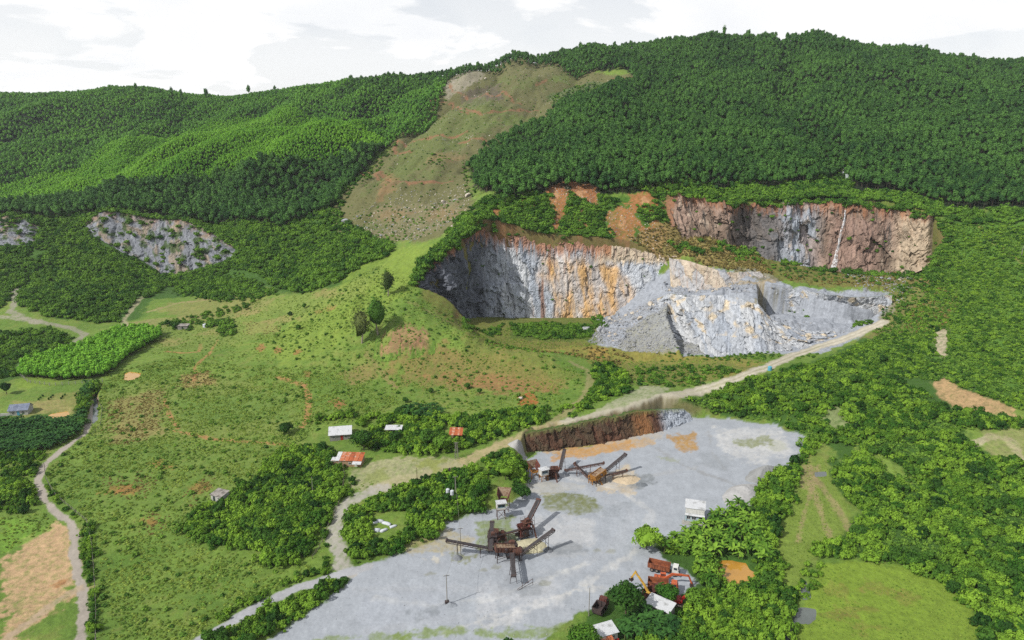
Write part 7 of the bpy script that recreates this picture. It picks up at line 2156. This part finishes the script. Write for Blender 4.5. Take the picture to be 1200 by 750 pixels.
def excavator(u, v, rz, label, mat, boom=((2.2, 3.2), (5.2, 2.4), (5.9, 0.6)), cab=True):
    g = ground(u, v)
    e = empty('excavator', (g[0], g[1], g[2]), R(rz), label, 'excavator')
    for s in (-1, 1):
        m = MB(); n = 12
        P = [(-1.6, 0.35), (-1.3, 0.72), (1.3, 0.72), (1.6, 0.35), (1.3, 0.0), (-1.3, 0.0)]
        for i in range(6):
            a = P[i]; b = P[(i + 1) % 6]
            m.bar((a[0], s * 1.05, a[1]), (b[0], s * 1.05, b[1]), 0.5, 0.12)
        tr = m.build('track', M_DSTEEL, e)
        w_ = MB()
        for x in (-1.3, -0.65, 0, 0.65, 1.3):
            w_.cyl((x, s * 1.05 - 0.18, 0.36), (x, s * 1.05 + 0.18, 0.36), 0.28, 10)
        w_.build('track_rollers', M_RIM, tr)
    MB().box((0, 0, 0.55), (1.6, 1.6, 0.4)).build('undercarriage', M_DSTEEL, e)
    MB().cyl((0, 0, 0.74), (0, 0, 0.95), 0.7, 16).build('turntable', M_DSTEEL, e)
    up = MB().box((-0.5, 0, 1.4), (2.9, 2.3, 0.9)).box((-1.6, 0, 1.55), (0.8, 2.2, 1.1), taper=0.9).build('upper_body', mat, e)
    MB().box((-0.9, -0.3, 1.95), (1.1, 1.2, 0.18)).build('engine_cover', mat, up)
    MB().cyl((-1.2, -0.7, 1.9), (-1.2, -0.7, 2.5), 0.07, 8).build('exhaust', M_DSTEEL, up)
    if cab:
        c = MB()
        c.box((0.45, 0.62, 2.75), (1.5, 0.95, 0.1)).box((0.45, 0.62, 1.95), (1.45, 0.9, 0.5))
        for x in (-0.25, 1.1):
            for y in (0.2, 1.04):
                c.bar((x, y, 2.0), (x, y, 2.75), 0.1)
        cb = c.build('cab', mat, e)
        MB().box((0.42, 0.62, 2.45), (1.3, 0.8, 0.5)).build('glass', M_GLASS, cb)
    pts = [(0.8, 1.7)] + list(boom)
    V3 = [np.array([p[0], -0.25, p[1]]) for p in pts]
    m = MB(); m.bar(V3[0], V3[1], 0.42, 0.6).bar(V3[1] - (V3[1] - V3[0]) * 0.04, V3[2], 0.38, 0.5)
    bm_ = m.build('boom', mat, e)
    MB().cyl((0.95, -0.25, 1.3), tuple(V3[0] + (V3[1] - V3[0]) * 0.75 + [0.3, 0, -0.3]), 0.1, 8).build('boom_cylinder', M_RIM, bm_)
    ar = MB().bar(V3[2] + (V3[2] - V3[3]) * 0.12, V3[3], 0.34, 0.42).build('arm', mat, e)
    MB().cyl(tuple(V3[1] * 0.4 + V3[2] * 0.6 + [0, 0, 0.35]), tuple(V3[2] + [0.1, 0, 0.35]), 0.08, 8).build('arm_cylinder', M_RIM, ar)
    b = V3[3]; bk = MB()
    bk.box(b + [-0.35, 0, -0.1], (0.1, 1.0, 0.9), ry=0.4).box(b + [-0.05, 0, -0.55], (0.9, 1.0, 0.1), ry=-0.3)
    for s in (-0.48, 0.48):
        bk.box(b + [0, s, -0.2], (0.8, 0.06, 0.8), ry=0.2)
    bk = bk.build('bucket', M_DSTEEL, e)
    return e


dump_truck(778, 670.5, -22, 'rusty-bedded dump truck with a white cab parked beside the banana grove', M_CABW, M_BED, 8.6)
dump_truck(777, 691, -14, 'faded orange-red dump truck parked alongside the orange excavator', M_ORANGE, M_BED, 8.0)
excavator(775, 683, -8, 'orange excavator with its arm stretched over the grass behind the second truck', M_ORANGE, ((3.0, 3.4), (7.2, 3.2), (8.2, 0.7)))
excavator(763, 705, 138, 'yellow excavator with its boom raised high over the dark tree', M_YEL, ((2.6, 4.0), (5.4, 6.4), (6.6, 3.9)))
excavator(794, 708, -4, 'red-orange excavator half hidden under the light green tree', M_REDP, ((2.0, 2.8), (3.0, 3.4), (3.6, 1.2)), False)
dump_truck(766, 699, 32, 'red flatbed lorry squeezed between the yellow excavator and the trucks', M_RED, M_RED, 6.0)
dump_truck(704, 716, 60, 'dark maroon lorry parked under the large dark tree by the cabin', M_RED, M_DSTEEL, 5.6)

# ---- heaps of crushed stone
def heap(name, u, v, rx, ry, h, label, mat_col, rz=0.0, seed=1, cat='heap', power=1.0, group=None):
    a, b, c = ground(u, v)
    n = 40; m = 72
    rr = np.linspace(0, 1.0, n); th = np.linspace(0, 2 * np.pi, m, endpoint=False)
    X = rr[:, None] * np.cos(th)[None] * rx; Y = rr[:, None] * np.sin(th)[None] * ry
    X2 = X * math.cos(rz) - Y * math.sin(rz); Y2 = X * math.sin(rz) + Y * math.cos(rz)
    wob = 1 + 0.22 * fbm(np.cos(th) * 1.2 + seed, np.sin(th) * 1.2, 3, 0.5, seed)[None]
    X2 = X2 * wob; Y2 = Y2 * wob
    gz = H(a + X2, b + Y2)
    Z = gz + h * np.clip(1 - rr[:, None] ** power, 0, 1) * (1 + 0.25 * fbm((X2 + seed * 9) / 4, Y2 / 4, 4, 0.55, seed)) - 0.12 - 0.5 * (rr[:, None] > 0.99) + 0.1 * fbm(X2 / 0.7, Y2 / 0.7, 2, 0.6, seed + 2)
    V = np.stack([a + X2, b + Y2, Z], -1).reshape(-1, 3)
    i = np.arange(n * m).reshape(n, m); j = np.roll(i, -1, 1)
    F = np.stack([i[:-1], i[1:], j[1:], j[:-1]], -1).reshape(-1, 4)
    k = (0.5 + 0.5 * fbm(V[:, 0] / 3, V[:, 1] / 3, 4, 0.6, seed))[:, None]
    c_ = np.array(mat_col) * (0.75 + 0.45 * k)
    V2 = V - [a, b, c]
    return link(name, mesh_np(name, V2, F, M_GRAVEL, True, c_), None, label, cat, group, None, (a, b, c))


heap('rubble_heap', 872, 580, 11.0, 6.0, 3.4, 'large pale grey rubble heap between the yard and the bushes', A(174, 174, 174), 0.7, 3, 'heap', 1.4)
heap('rubble_heap', 896, 556, 9.5, 4.5, 3.4, 'darker grey rubble heap behind the pale one at the yard edge', A(150, 152, 152), 0.6, 4, 'heap', 1.3)
heap('gravel_pile', 642, 645, 1.8, 1.6, 1.5, 'small dark grey gravel pile under the head of the conveyor', A(120, 124, 130), 0, 5, 'pile')
heap('gravel_pile', 536, 654, 1.7, 1.5, 1.4, 'small grey gravel pile beneath the long conveyor by the grassy patch', A(132, 136, 142), 0, 6, 'pile')
heap('gravel_pile', 527, 709, 2.6, 1.3, 0.9, 'low pile of stones at the foot of the tall pole', A(150, 156, 164), 0, 7, 'pile')
heap('sand_pile', 622, 640, 5.5, 4.6, 1.0, 'flat spread of pale yellowish sand between the conveyors', A(196, 190, 160), 0.2, 8, 'pile', 1.6)
heap('sand_pile', 734, 562, 5.5, 4.0, 0.9, 'flat fan of beige sand under the yellow plant conveyors', A(204, 186, 158), 0.2, 9, 'pile', 1.6)
heap('gravel_pile', 752, 568, 2.5, 2.0, 0.7, 'low dark stone pile alone on the gravel', A(120, 126, 132), 0, 10, 'pile')
heap('gravel_pile', 607, 521, 4.0, 3.0, 2.2, 'grey gravel pile beside the road above the bank', A(170, 170, 168), 0, 11, 'pile')

# ---- white sacks and tarpaulins dumped in the clearing among the bushes
for i, (u, v, a, b, h, rz) in enumerate(((437, 613, 2.0, 0.9, 0.5, 20), (445, 611, 1.8, 0.8, 0.6, -10), (453, 614, 2.2, 0.8, 0.5, -25), (461, 617, 1.6, 0.7, 0.4, 30), (442, 622, 1.4, 1.0, 0.7, 5), (450, 622, 1.6, 0.8, 0.5, 40), (432, 622, 1.0, 0.8, 0.4, 0))):
    rng = np.random.default_rng(500 + i)
    V, F = ICO2
    V2 = np.sign(V) * np.abs(V) ** 0.7 * np.array([a * 0.8, b * 0.75, h * 1.3]) * (1 + 0.12 * rng.normal(size=(len(V), 1)))
    V2[:, 2] = np.maximum(V2[:, 2], -0.1)
    link('sack', mesh_np('sack', V2, F, M_SACK, True), None, 'white sack dumped in the small clearing among the bushes', 'sack', 'white sacks in the clearing', None, ground(u, v), R(rz))

# ---- fences
def fence(px, step, h, label, wires=(0.4, 0.8, 1.15), pm=M_POLE, w=0.14):
    P = ground_many(px)
    L = np.concatenate([[0], np.cumsum(np.linalg.norm(np.diff(P[:, :2], axis=0), axis=1))])
    n = int(L[-1] / step)
    s = np.linspace(0, L[-1], n + 1)
    X = np.interp(s, L, P[:, 0]); Y = np.interp(s, L, P[:, 1]); Z = H(X, Y)
    e = empty('fence', (X[0], Y[0], Z[0]), 0, label, 'fence')
    o = np.array([X[0], Y[0], Z[0]])
    pmsh = MB().bar((0, 0, -0.4), (0, 0, h), w).g.mesh('post', [pm], False, False)
    Q = np.stack([X, Y, Z], 1) - o
    for q in Q:
        link('post', pmsh, e, loc=tuple(q))
    for z in wires:
        g_ = Geo(); V, F, N = tube(Q + [0, 0, z], np.full(len(Q), 0.025), 4); g_.add(V, F, N)
        link('wire', g_.mesh('wire', [M_POLE]), e)
    return e


fence([(24, 440), (34, 449), (60, 452), (90, 450), (120, 447)], 3.0, 1.6, 'wire fence with pale posts below the dense young grove', (0.5, 1.0, 1.45), M_CONC, 0.2)
fence([(52, 546), (54, 562), (64, 580), (84, 597), (102, 612), (108, 640), (111, 680), (113, 720), (112, 755)], 3.0, 1.3, 'long wire fence with dark posts between the lane and the grass field', (0.4, 0.8, 1.2), M_DSTEEL)
fence([(402, 545), (404, 560), (398, 590), (386, 615), (376, 640), (366, 655)], 2.6, 1.3, 'wire fence along the thicket beside the stony track', (0.4, 0.8, 1.2), M_WOOD)
fence([(114, 470), (120, 480), (118, 500), (108, 510)], 3.0, 1.2, 'short wire fence beside the stream and the banana field', (0.5, 1.0), M_DSTEEL)

# ---- little dark shrubs planted in rows on the lawn
K_SEED = Kind('seedling', 3, L_TREE, M_BARK, lambda r: (None, crown_geo(r, 0.55, 0.6, 0.4, 60, 0.25, 5, 0.55, 0.6)))
for r_, (u, v) in enumerate(((50, 464.5), (62, 464), (76, 463), (90, 462))):
    for k in range(3 if r_ < 3 else 2):
        g = ground(u - 2.3 * k, v + 2.2 * k)
        one_plant('seedling', g, K_SEED, (r_ + k) % 3, 1.0, 1.0, r_ + k, 'small dark shrub planted in a row on the pale lawn', 'shrub', 'shrubs planted on the lawn')

# ------------------------------------------------------------------ water
def water_mat(name, col, rough=0.08):
    m, t, p = new_mat(name)
    g = nd(t, 'ShaderNodeNewGeometry')
    n = nd(t, 'ShaderNodeTexNoise', inp={'Scale': 0.25, 'Detail': 4.0})
    lk(t, g.outputs['Position'], n.inputs['Vector'])
    r = ramp(t, [(0.35, tuple(np.array(col) * 0.82)), (0.65, tuple(col))])
    lk(t, n.outputs['Fac'], r.inputs[0]); lk(t, r.outputs[0], p.inputs['Base Color'])
    n2 = nd(t, 'ShaderNodeTexNoise', inp={'Scale': 2.5, 'Detail': 2.0})
    lk(t, g.outputs['Position'], n2.inputs['Vector'])
    b = nd(t, 'ShaderNodeBump', inp={'Strength': 0.08, 'Distance': 0.05})
    lk(t, n2.outputs['Fac'], b.inputs['Height']); lk(t, b.outputs[0], p.inputs['Normal'])
    p.inputs['Roughness'].default_value = rough
    p.inputs['Specular IOR Level'].default_value = 0.5
    return m


W_OCHRE = water_mat('ochre_water', A(196, 146, 62)); W_GREY = water_mat('grey_water', A(104, 112, 108)); W_MUD = water_mat('mud_water', A(206, 160, 80))
for (nm, px), (P, lv) in zip(PONDS, POND_W):
    c = P.mean(0)
    Q = c + (P - c) * 1.06
    n = len(Q); k = np.arange(n)
    # round the outline
    t = np.linspace(0, n, n * 5, endpoint=False); i = t.astype(int); f = (t - i)[:, None]
    p0, p1, p2, p3 = Q[(i - 1) % n], Q[i % n], Q[(i + 1) % n], Q[(i + 2) % n]
    S_ = 0.5 * ((2 * p1) + (-p0 + p2) * f + (2 * p0 - 5 * p1 + 4 * p2 - p3) * f ** 2 + (-p0 + 3 * p1 - 3 * p2 + p3) * f ** 3)
    V = np.vstack([np.column_stack([S_, np.full(len(S_), lv - 0.12)]), [[c[0], c[1], lv - 0.12]]])
    F = np.stack([np.arange(len(S_)), (np.arange(len(S_)) + 1) % len(S_), np.full(len(S_), len(S_))], 1)
    link(nm, mesh_np(nm, V, F, W_OCHRE if nm in ('pond',) else W_MUD if nm in ('fish_pond', 'mud_pool') else W_GREY, True), kind='structure')


def foam_mat():
    m, t, p = new_mat('falling_water')
    g = nd(t, 'ShaderNodeNewGeometry')
    mp = nd(t, 'ShaderNodeMapping'); mp.inputs['Scale'].default_value = (1.8, 1.8, 0.12)
    lk(t, g.outputs['Position'], mp.inputs['Vector'])
    n = nd(t, 'ShaderNodeTexNoise', inp={'Scale': 1.0, 'Detail': 5.0, 'Roughness': 0.7})
    lk(t, mp.outputs[0], n.inputs['Vector'])
    r = ramp(t, [(0.42, 0.0), (0.62, 0.85)])
    lk(t, n.outputs['Fac'], r.inputs[0]); lk(t, r.outputs[0], p.inputs['Alpha'])
    p.inputs['Base Color'].default_value = (0.66, 0.70, 0.74, 1)
    p.inputs['Roughness'].default_value = 0.4
    return m


M_FOAM = foam_mat()


def waterfall(P, w, label, off=0.5, seed=1):
    P = np.array(P, float)
    t = np.linspace(0, len(P) - 1, 60); i = np.clip(t.astype(int), 0, len(P) - 2); f = (t - i)[:, None]
    C = P[i] * (1 - f) + P[i + 1] * f
    C[:, 0] += 0.5 * fbm(t * 0.8, t * 0 + seed, 3, 0.6, seed)
    W = np.interp(t, np.linspace(0, len(P) - 1, len(w)), w) * (1 + 0.25 * fbm(t, t * 0, 3, 0.6, seed + 1))
    nx = 7
    V = []
    for k in range(nx):
        a = k / (nx - 1) - 0.5
        V.append(C + np.stack([a * W, -0.5 * np.cos(a * 3) - 0.2 * fbm(t * 2 + k * 3, t * 0, 2, 0.5, seed), np.zeros(60)], 1))
    V = np.stack(V, 1)
    idx = np.arange(60 * nx).reshape(60, nx)
    F = np.stack([idx[:-1, :-1], idx[1:, :-1], idx[1:, 1:], idx[:-1, 1:]], -1).reshape(-1, 4)
    link('waterfall', mesh_np('waterfall', V.reshape(-1, 3), F, M_FOAM, True), None, label, 'waterfall')


def on_cliff(P, N, u, v):
    """nearest point of a built rock face to the line of sight"""
    uu, vv = pix(P[..., 0], P[..., 1], P[..., 2])
    k = np.argmin((uu - u) ** 2 + (vv - v) ** 2)
    i, j = np.unravel_index(k, uu.shape)
    return P[i, j] + N[i] * 1.1


waterfall([on_cliff(UPPP, UPPN, u, v) for u, v in ((991, 237), (990, 248), (988, 260), (985, 275), (982, 290), (979, 303), (975, 318))], [0.9, 1.3, 1.6, 1.8, 2.4, 3.2, 4.6], 'tall white waterfall streaming down the brown quarry cliff', 0.5, 2)
waterfall([np.array(gp(u, v)) + [0, -0.6, 1.0] for u, v in ((987, 196), (988, 204), (990, 212), (993, 222), (992, 232))], [1.0, 1.6, 2.4, 1.6, 1.2], 'white cascade in the ravine above the tall waterfall', 0.5, 3)
waterfall([np.array(at(u, v, Y)) + [0, -1.0, 0] for u, v, Y in ((981, 347, 430), (982, 357, 424), (983, 369, 418))], [1.2, 1.2, 1.8], 'short thin waterfall over the low grey bench', 0.5, 4)

# ------------------------------------------------------------------ loose rock
def rock_mesh(name, seed, mat, sub=ICO2, sharp=0.5):
    rng = np.random.default_rng(seed)
    V, F = sub
    V = V.copy()
    for _ in range(12):
        n = rng.normal(size=3); n /= np.linalg.norm(n)
        d = 0.45 + 0.4 * rng.random()
        s = V @ n
        V = V - np.outer(np.maximum(s - d, 0), n) * 0.95
    V *= np.array([1.0, 0.65 + 0.4 * rng.random(), 0.5 + 0.4 * rng.random()])
    return mesh_np(name, V, F, mat, False)


M_STONE = flat_mat('grey_stone', A(176, 178, 182), 0.95, 0.35, 1.2, 0.0, A(130, 134, 140))
M_STONEW = flat_mat('pale_stone', A(214, 206, 192), 0.95, 0.3, 1.0, 0.0, A(170, 160, 148))
M_STONED = flat_mat('dark_stone', A(120, 122, 126), 0.95, 0.3, 1.0, 0.0, A(84, 86, 92))
ROCKS = [rock_mesh('boulder', 600 + i, M_STONE) for i in range(6)] + [rock_mesh('boulder', 610 + i, M_STONEW) for i in range(4)]


def boulders(px, spacing, a, b, label, group, seed, n=300, quarry=True, pick=None, keep=1.0, power=2.5):
    p = scatter(px, spacing, 1.5, 0, quarry=quarry, seed=seed, clear=False, keep=keep)
    rng = np.random.default_rng(seed)
    if len(p) > n:
        p = p[rng.permutation(len(p))[:n]]
    for q in p:
        s = a + (b - a) * rng.random() ** power
        k = int(rng.integers(0, len(ROCKS))) if pick is None else pick[int(rng.integers(0, len(pick)))]
        o = link('boulder', ROCKS[k], None, label, 'boulder', group, None, (q[0], q[1], q[2] + 0.15 * s))
        o.scale = (s, s, s); o.rotation_euler = tuple(rng.uniform(-0.4, 0.4, 2)) + (rng.uniform(0, 6.28),)


boulders([(688, 400), (695, 385), (715, 372), (730, 362), (765, 352), (790, 346), (780, 360), (755, 372), (735, 385), (728, 405)], 2.2, 0.6, 2.6, 'grey boulder tumbled on the rubble slope below the quarry face', 'boulders on the rubble slope', 701, 95)
boulders([(775, 335), (830, 325), (870, 330), (880, 342), (840, 346), (790, 345)], 2.6, 0.5, 2.2, 'pale boulder on the ledge below the beige rock band', 'boulders on the ledge', 702, 50)
boulders([(860, 395), (900, 380), (980, 380), (1010, 385), (960, 405), (880, 414)], 4.0, 0.3, 1.6, 'grey boulder lying on the lower quarry floor', 'boulders on the quarry floor', 703, 25)
boulders([(980, 316), (1040, 312), (1075, 320), (1060, 350), (1040, 345), (1000, 330)], 3.2, 0.5, 2.4, 'pale rock block below the waterfall cliff', 'blocks below the waterfall', 704, 30)
boulders([(415, 255), (470, 235), (545, 225), (552, 245), (500, 275), (440, 280), (400, 275)], 7.0, 0.4, 1.7, 'pale boulder scattered on the bare hillside', 'boulders on the bare hill', 705, 50, False, None, 0.7)
boulders([(520, 100), (555, 84), (570, 92), (540, 108)], 4.5, 0.6, 2.4, 'white rock at the top of the bare hill', 'rocks at the hilltop', 706, 26, False, [6, 7, 8, 9])
boulders([(385, 585), (405, 590), (402, 640), (400, 662), (385, 655), (388, 620)], 2.4, 0.15, 0.7, 'stone beside the stony track', 'stones by the track', 707, 25, False)
class _Loose:
    name = 'stone'; both = ROCKS[:6]; crown = ROCKS[:6]; trunk = []


class _LooseP:
    name = 'pale_stone'; both = ROCKS[4:]; crown = ROCKS[4:]; trunk = []


mass('scree', cat_(scatter([(690, 400), (715, 372), (765, 352), (800, 350), (800, 380), (825, 414), (770, 416), (720, 408)], 1.0, 1.5, 0, quarry=True, seed=720, clear=False), scatter([(775, 338), (880, 330), (886, 344), (790, 348)], 1.3, 1.5, 0, quarry=True, seed=721, clear=False),
                   scatter([(860, 414), (905, 378), (1040, 372), (1010, 392), (960, 414)], 2.2, 1.5, 0, quarry=True, seed=722, clear=False), scatter([(980, 316), (1075, 312), (1060, 360), (1000, 334)], 1.8, 1.5, 0, quarry=True, seed=723, clear=False)),
     _Loose, 0.12, 0.75, 'loose grey scree and broken stone on the quarry slopes', 'scree', 95, 0.3, -0.1)
mass('field_stones', cat_(scatter([(400, 270), (450, 225), (545, 215), (555, 250), (490, 285), (440, 285)], 3.2, 3, 0, seed=730, keep=0.6), scatter([(505, 95), (650, 75), (740, 95), (650, 125), (560, 180), (460, 200)], 7.0, 4, 0, seed=731, keep=0.5)),
     _LooseP, 0.2, 0.9, 'pale stones scattered over the bare hillside', 'stones', 96, 0.3, -0.1)
mass('slip_stones', cat_(*[scatter(q, 2.4, 1.5, 0, seed=750 + i, clear=False) for i, q in enumerate(([(640, 222), (700, 215), (702, 240), (660, 262), (652, 290), (646, 270)], [(705, 250), (735, 238), (775, 262), (785, 285), (765, 295), (715, 275)]))]), _LooseP, 0.15, 0.7, 'pale stones lying on the orange soil slips', 'stones', 99, 0.3, -0.1)
mass('yard_stones', scatter(YARD_PX, 3.2, 1, 0, roads=False, clear=False, seed=740, keep=0.5), _Loose, 0.05, 0.22, 'small loose stones lying on the gravel yard', 'stones', 97, 0.3, -0.1)
for u, v, s, lab in ((548, 231, 4.6, 'largest pale boulder by the forest edge on the bare hill'), (520, 237, 3.8, 'broad flat boulder on the bare hill below the red track'), (533, 236, 2.4, 'upright grey boulder next to the broad flat one'), (405, 262, 3.6, 'grey boulder at the lower left foot of the bare hill'),
                     (530, 266, 2.6, 'slab of pale rock at the lip of the quarry'), (218, 325, 2.6, 'white boulder at the foot of the left rock outcrop'), (333, 640, 1.2, 'pale rock poking out of the thicket by the field hut'), (322, 636, 0.9, 'small white rock poking out of the thicket by the field hut'),
                     (688, 386, 3.2, 'big square grey block at the edge of the rubble slope'), (718, 402, 2.4, 'pale tan block at the foot of the rubble slope'), (862, 378, 2.4, 'tan block on the grey rock bluff'), (610, 468, 2.2, 'reddish clod of earth on the foot of the knoll')):
    g = ground(u, v)
    o = link('boulder', ROCKS[6 + int(u) % 4] if 'grey' not in lab else ROCKS[int(u) % 6], None, lab, 'boulder', None, None, (g[0], g[1], g[2] + 0.25 * s), u)
    o.scale = (s, s * 0.8, s * 0.8)


# ------------------------------------------------------------------ the air between: thin daylight haze
def haze(density):
    m = bpy.data.materials.new('haze')
    m.use_nodes = True
    t = m.node_tree
    t.nodes.clear()
    o = nd(t, 'ShaderNodeOutputMaterial')
    v = nd(t, 'ShaderNodeVolumePrincipled')
    v.inputs['Color'].default_value = (0.86, 0.93, 1.0, 1)
    v.inputs['Density'].default_value = density
    v.inputs['Anisotropy'].default_value = 0.2
    lk(t, v.outputs[0], o.inputs['Volume'])
    b = MB().box((0, 8400, 145), (34000, 17200, 330)).build('haze', m, None, label='thin pale daylight haze over the valley', cat='haze', kind='stuff')


haze(0.00004)
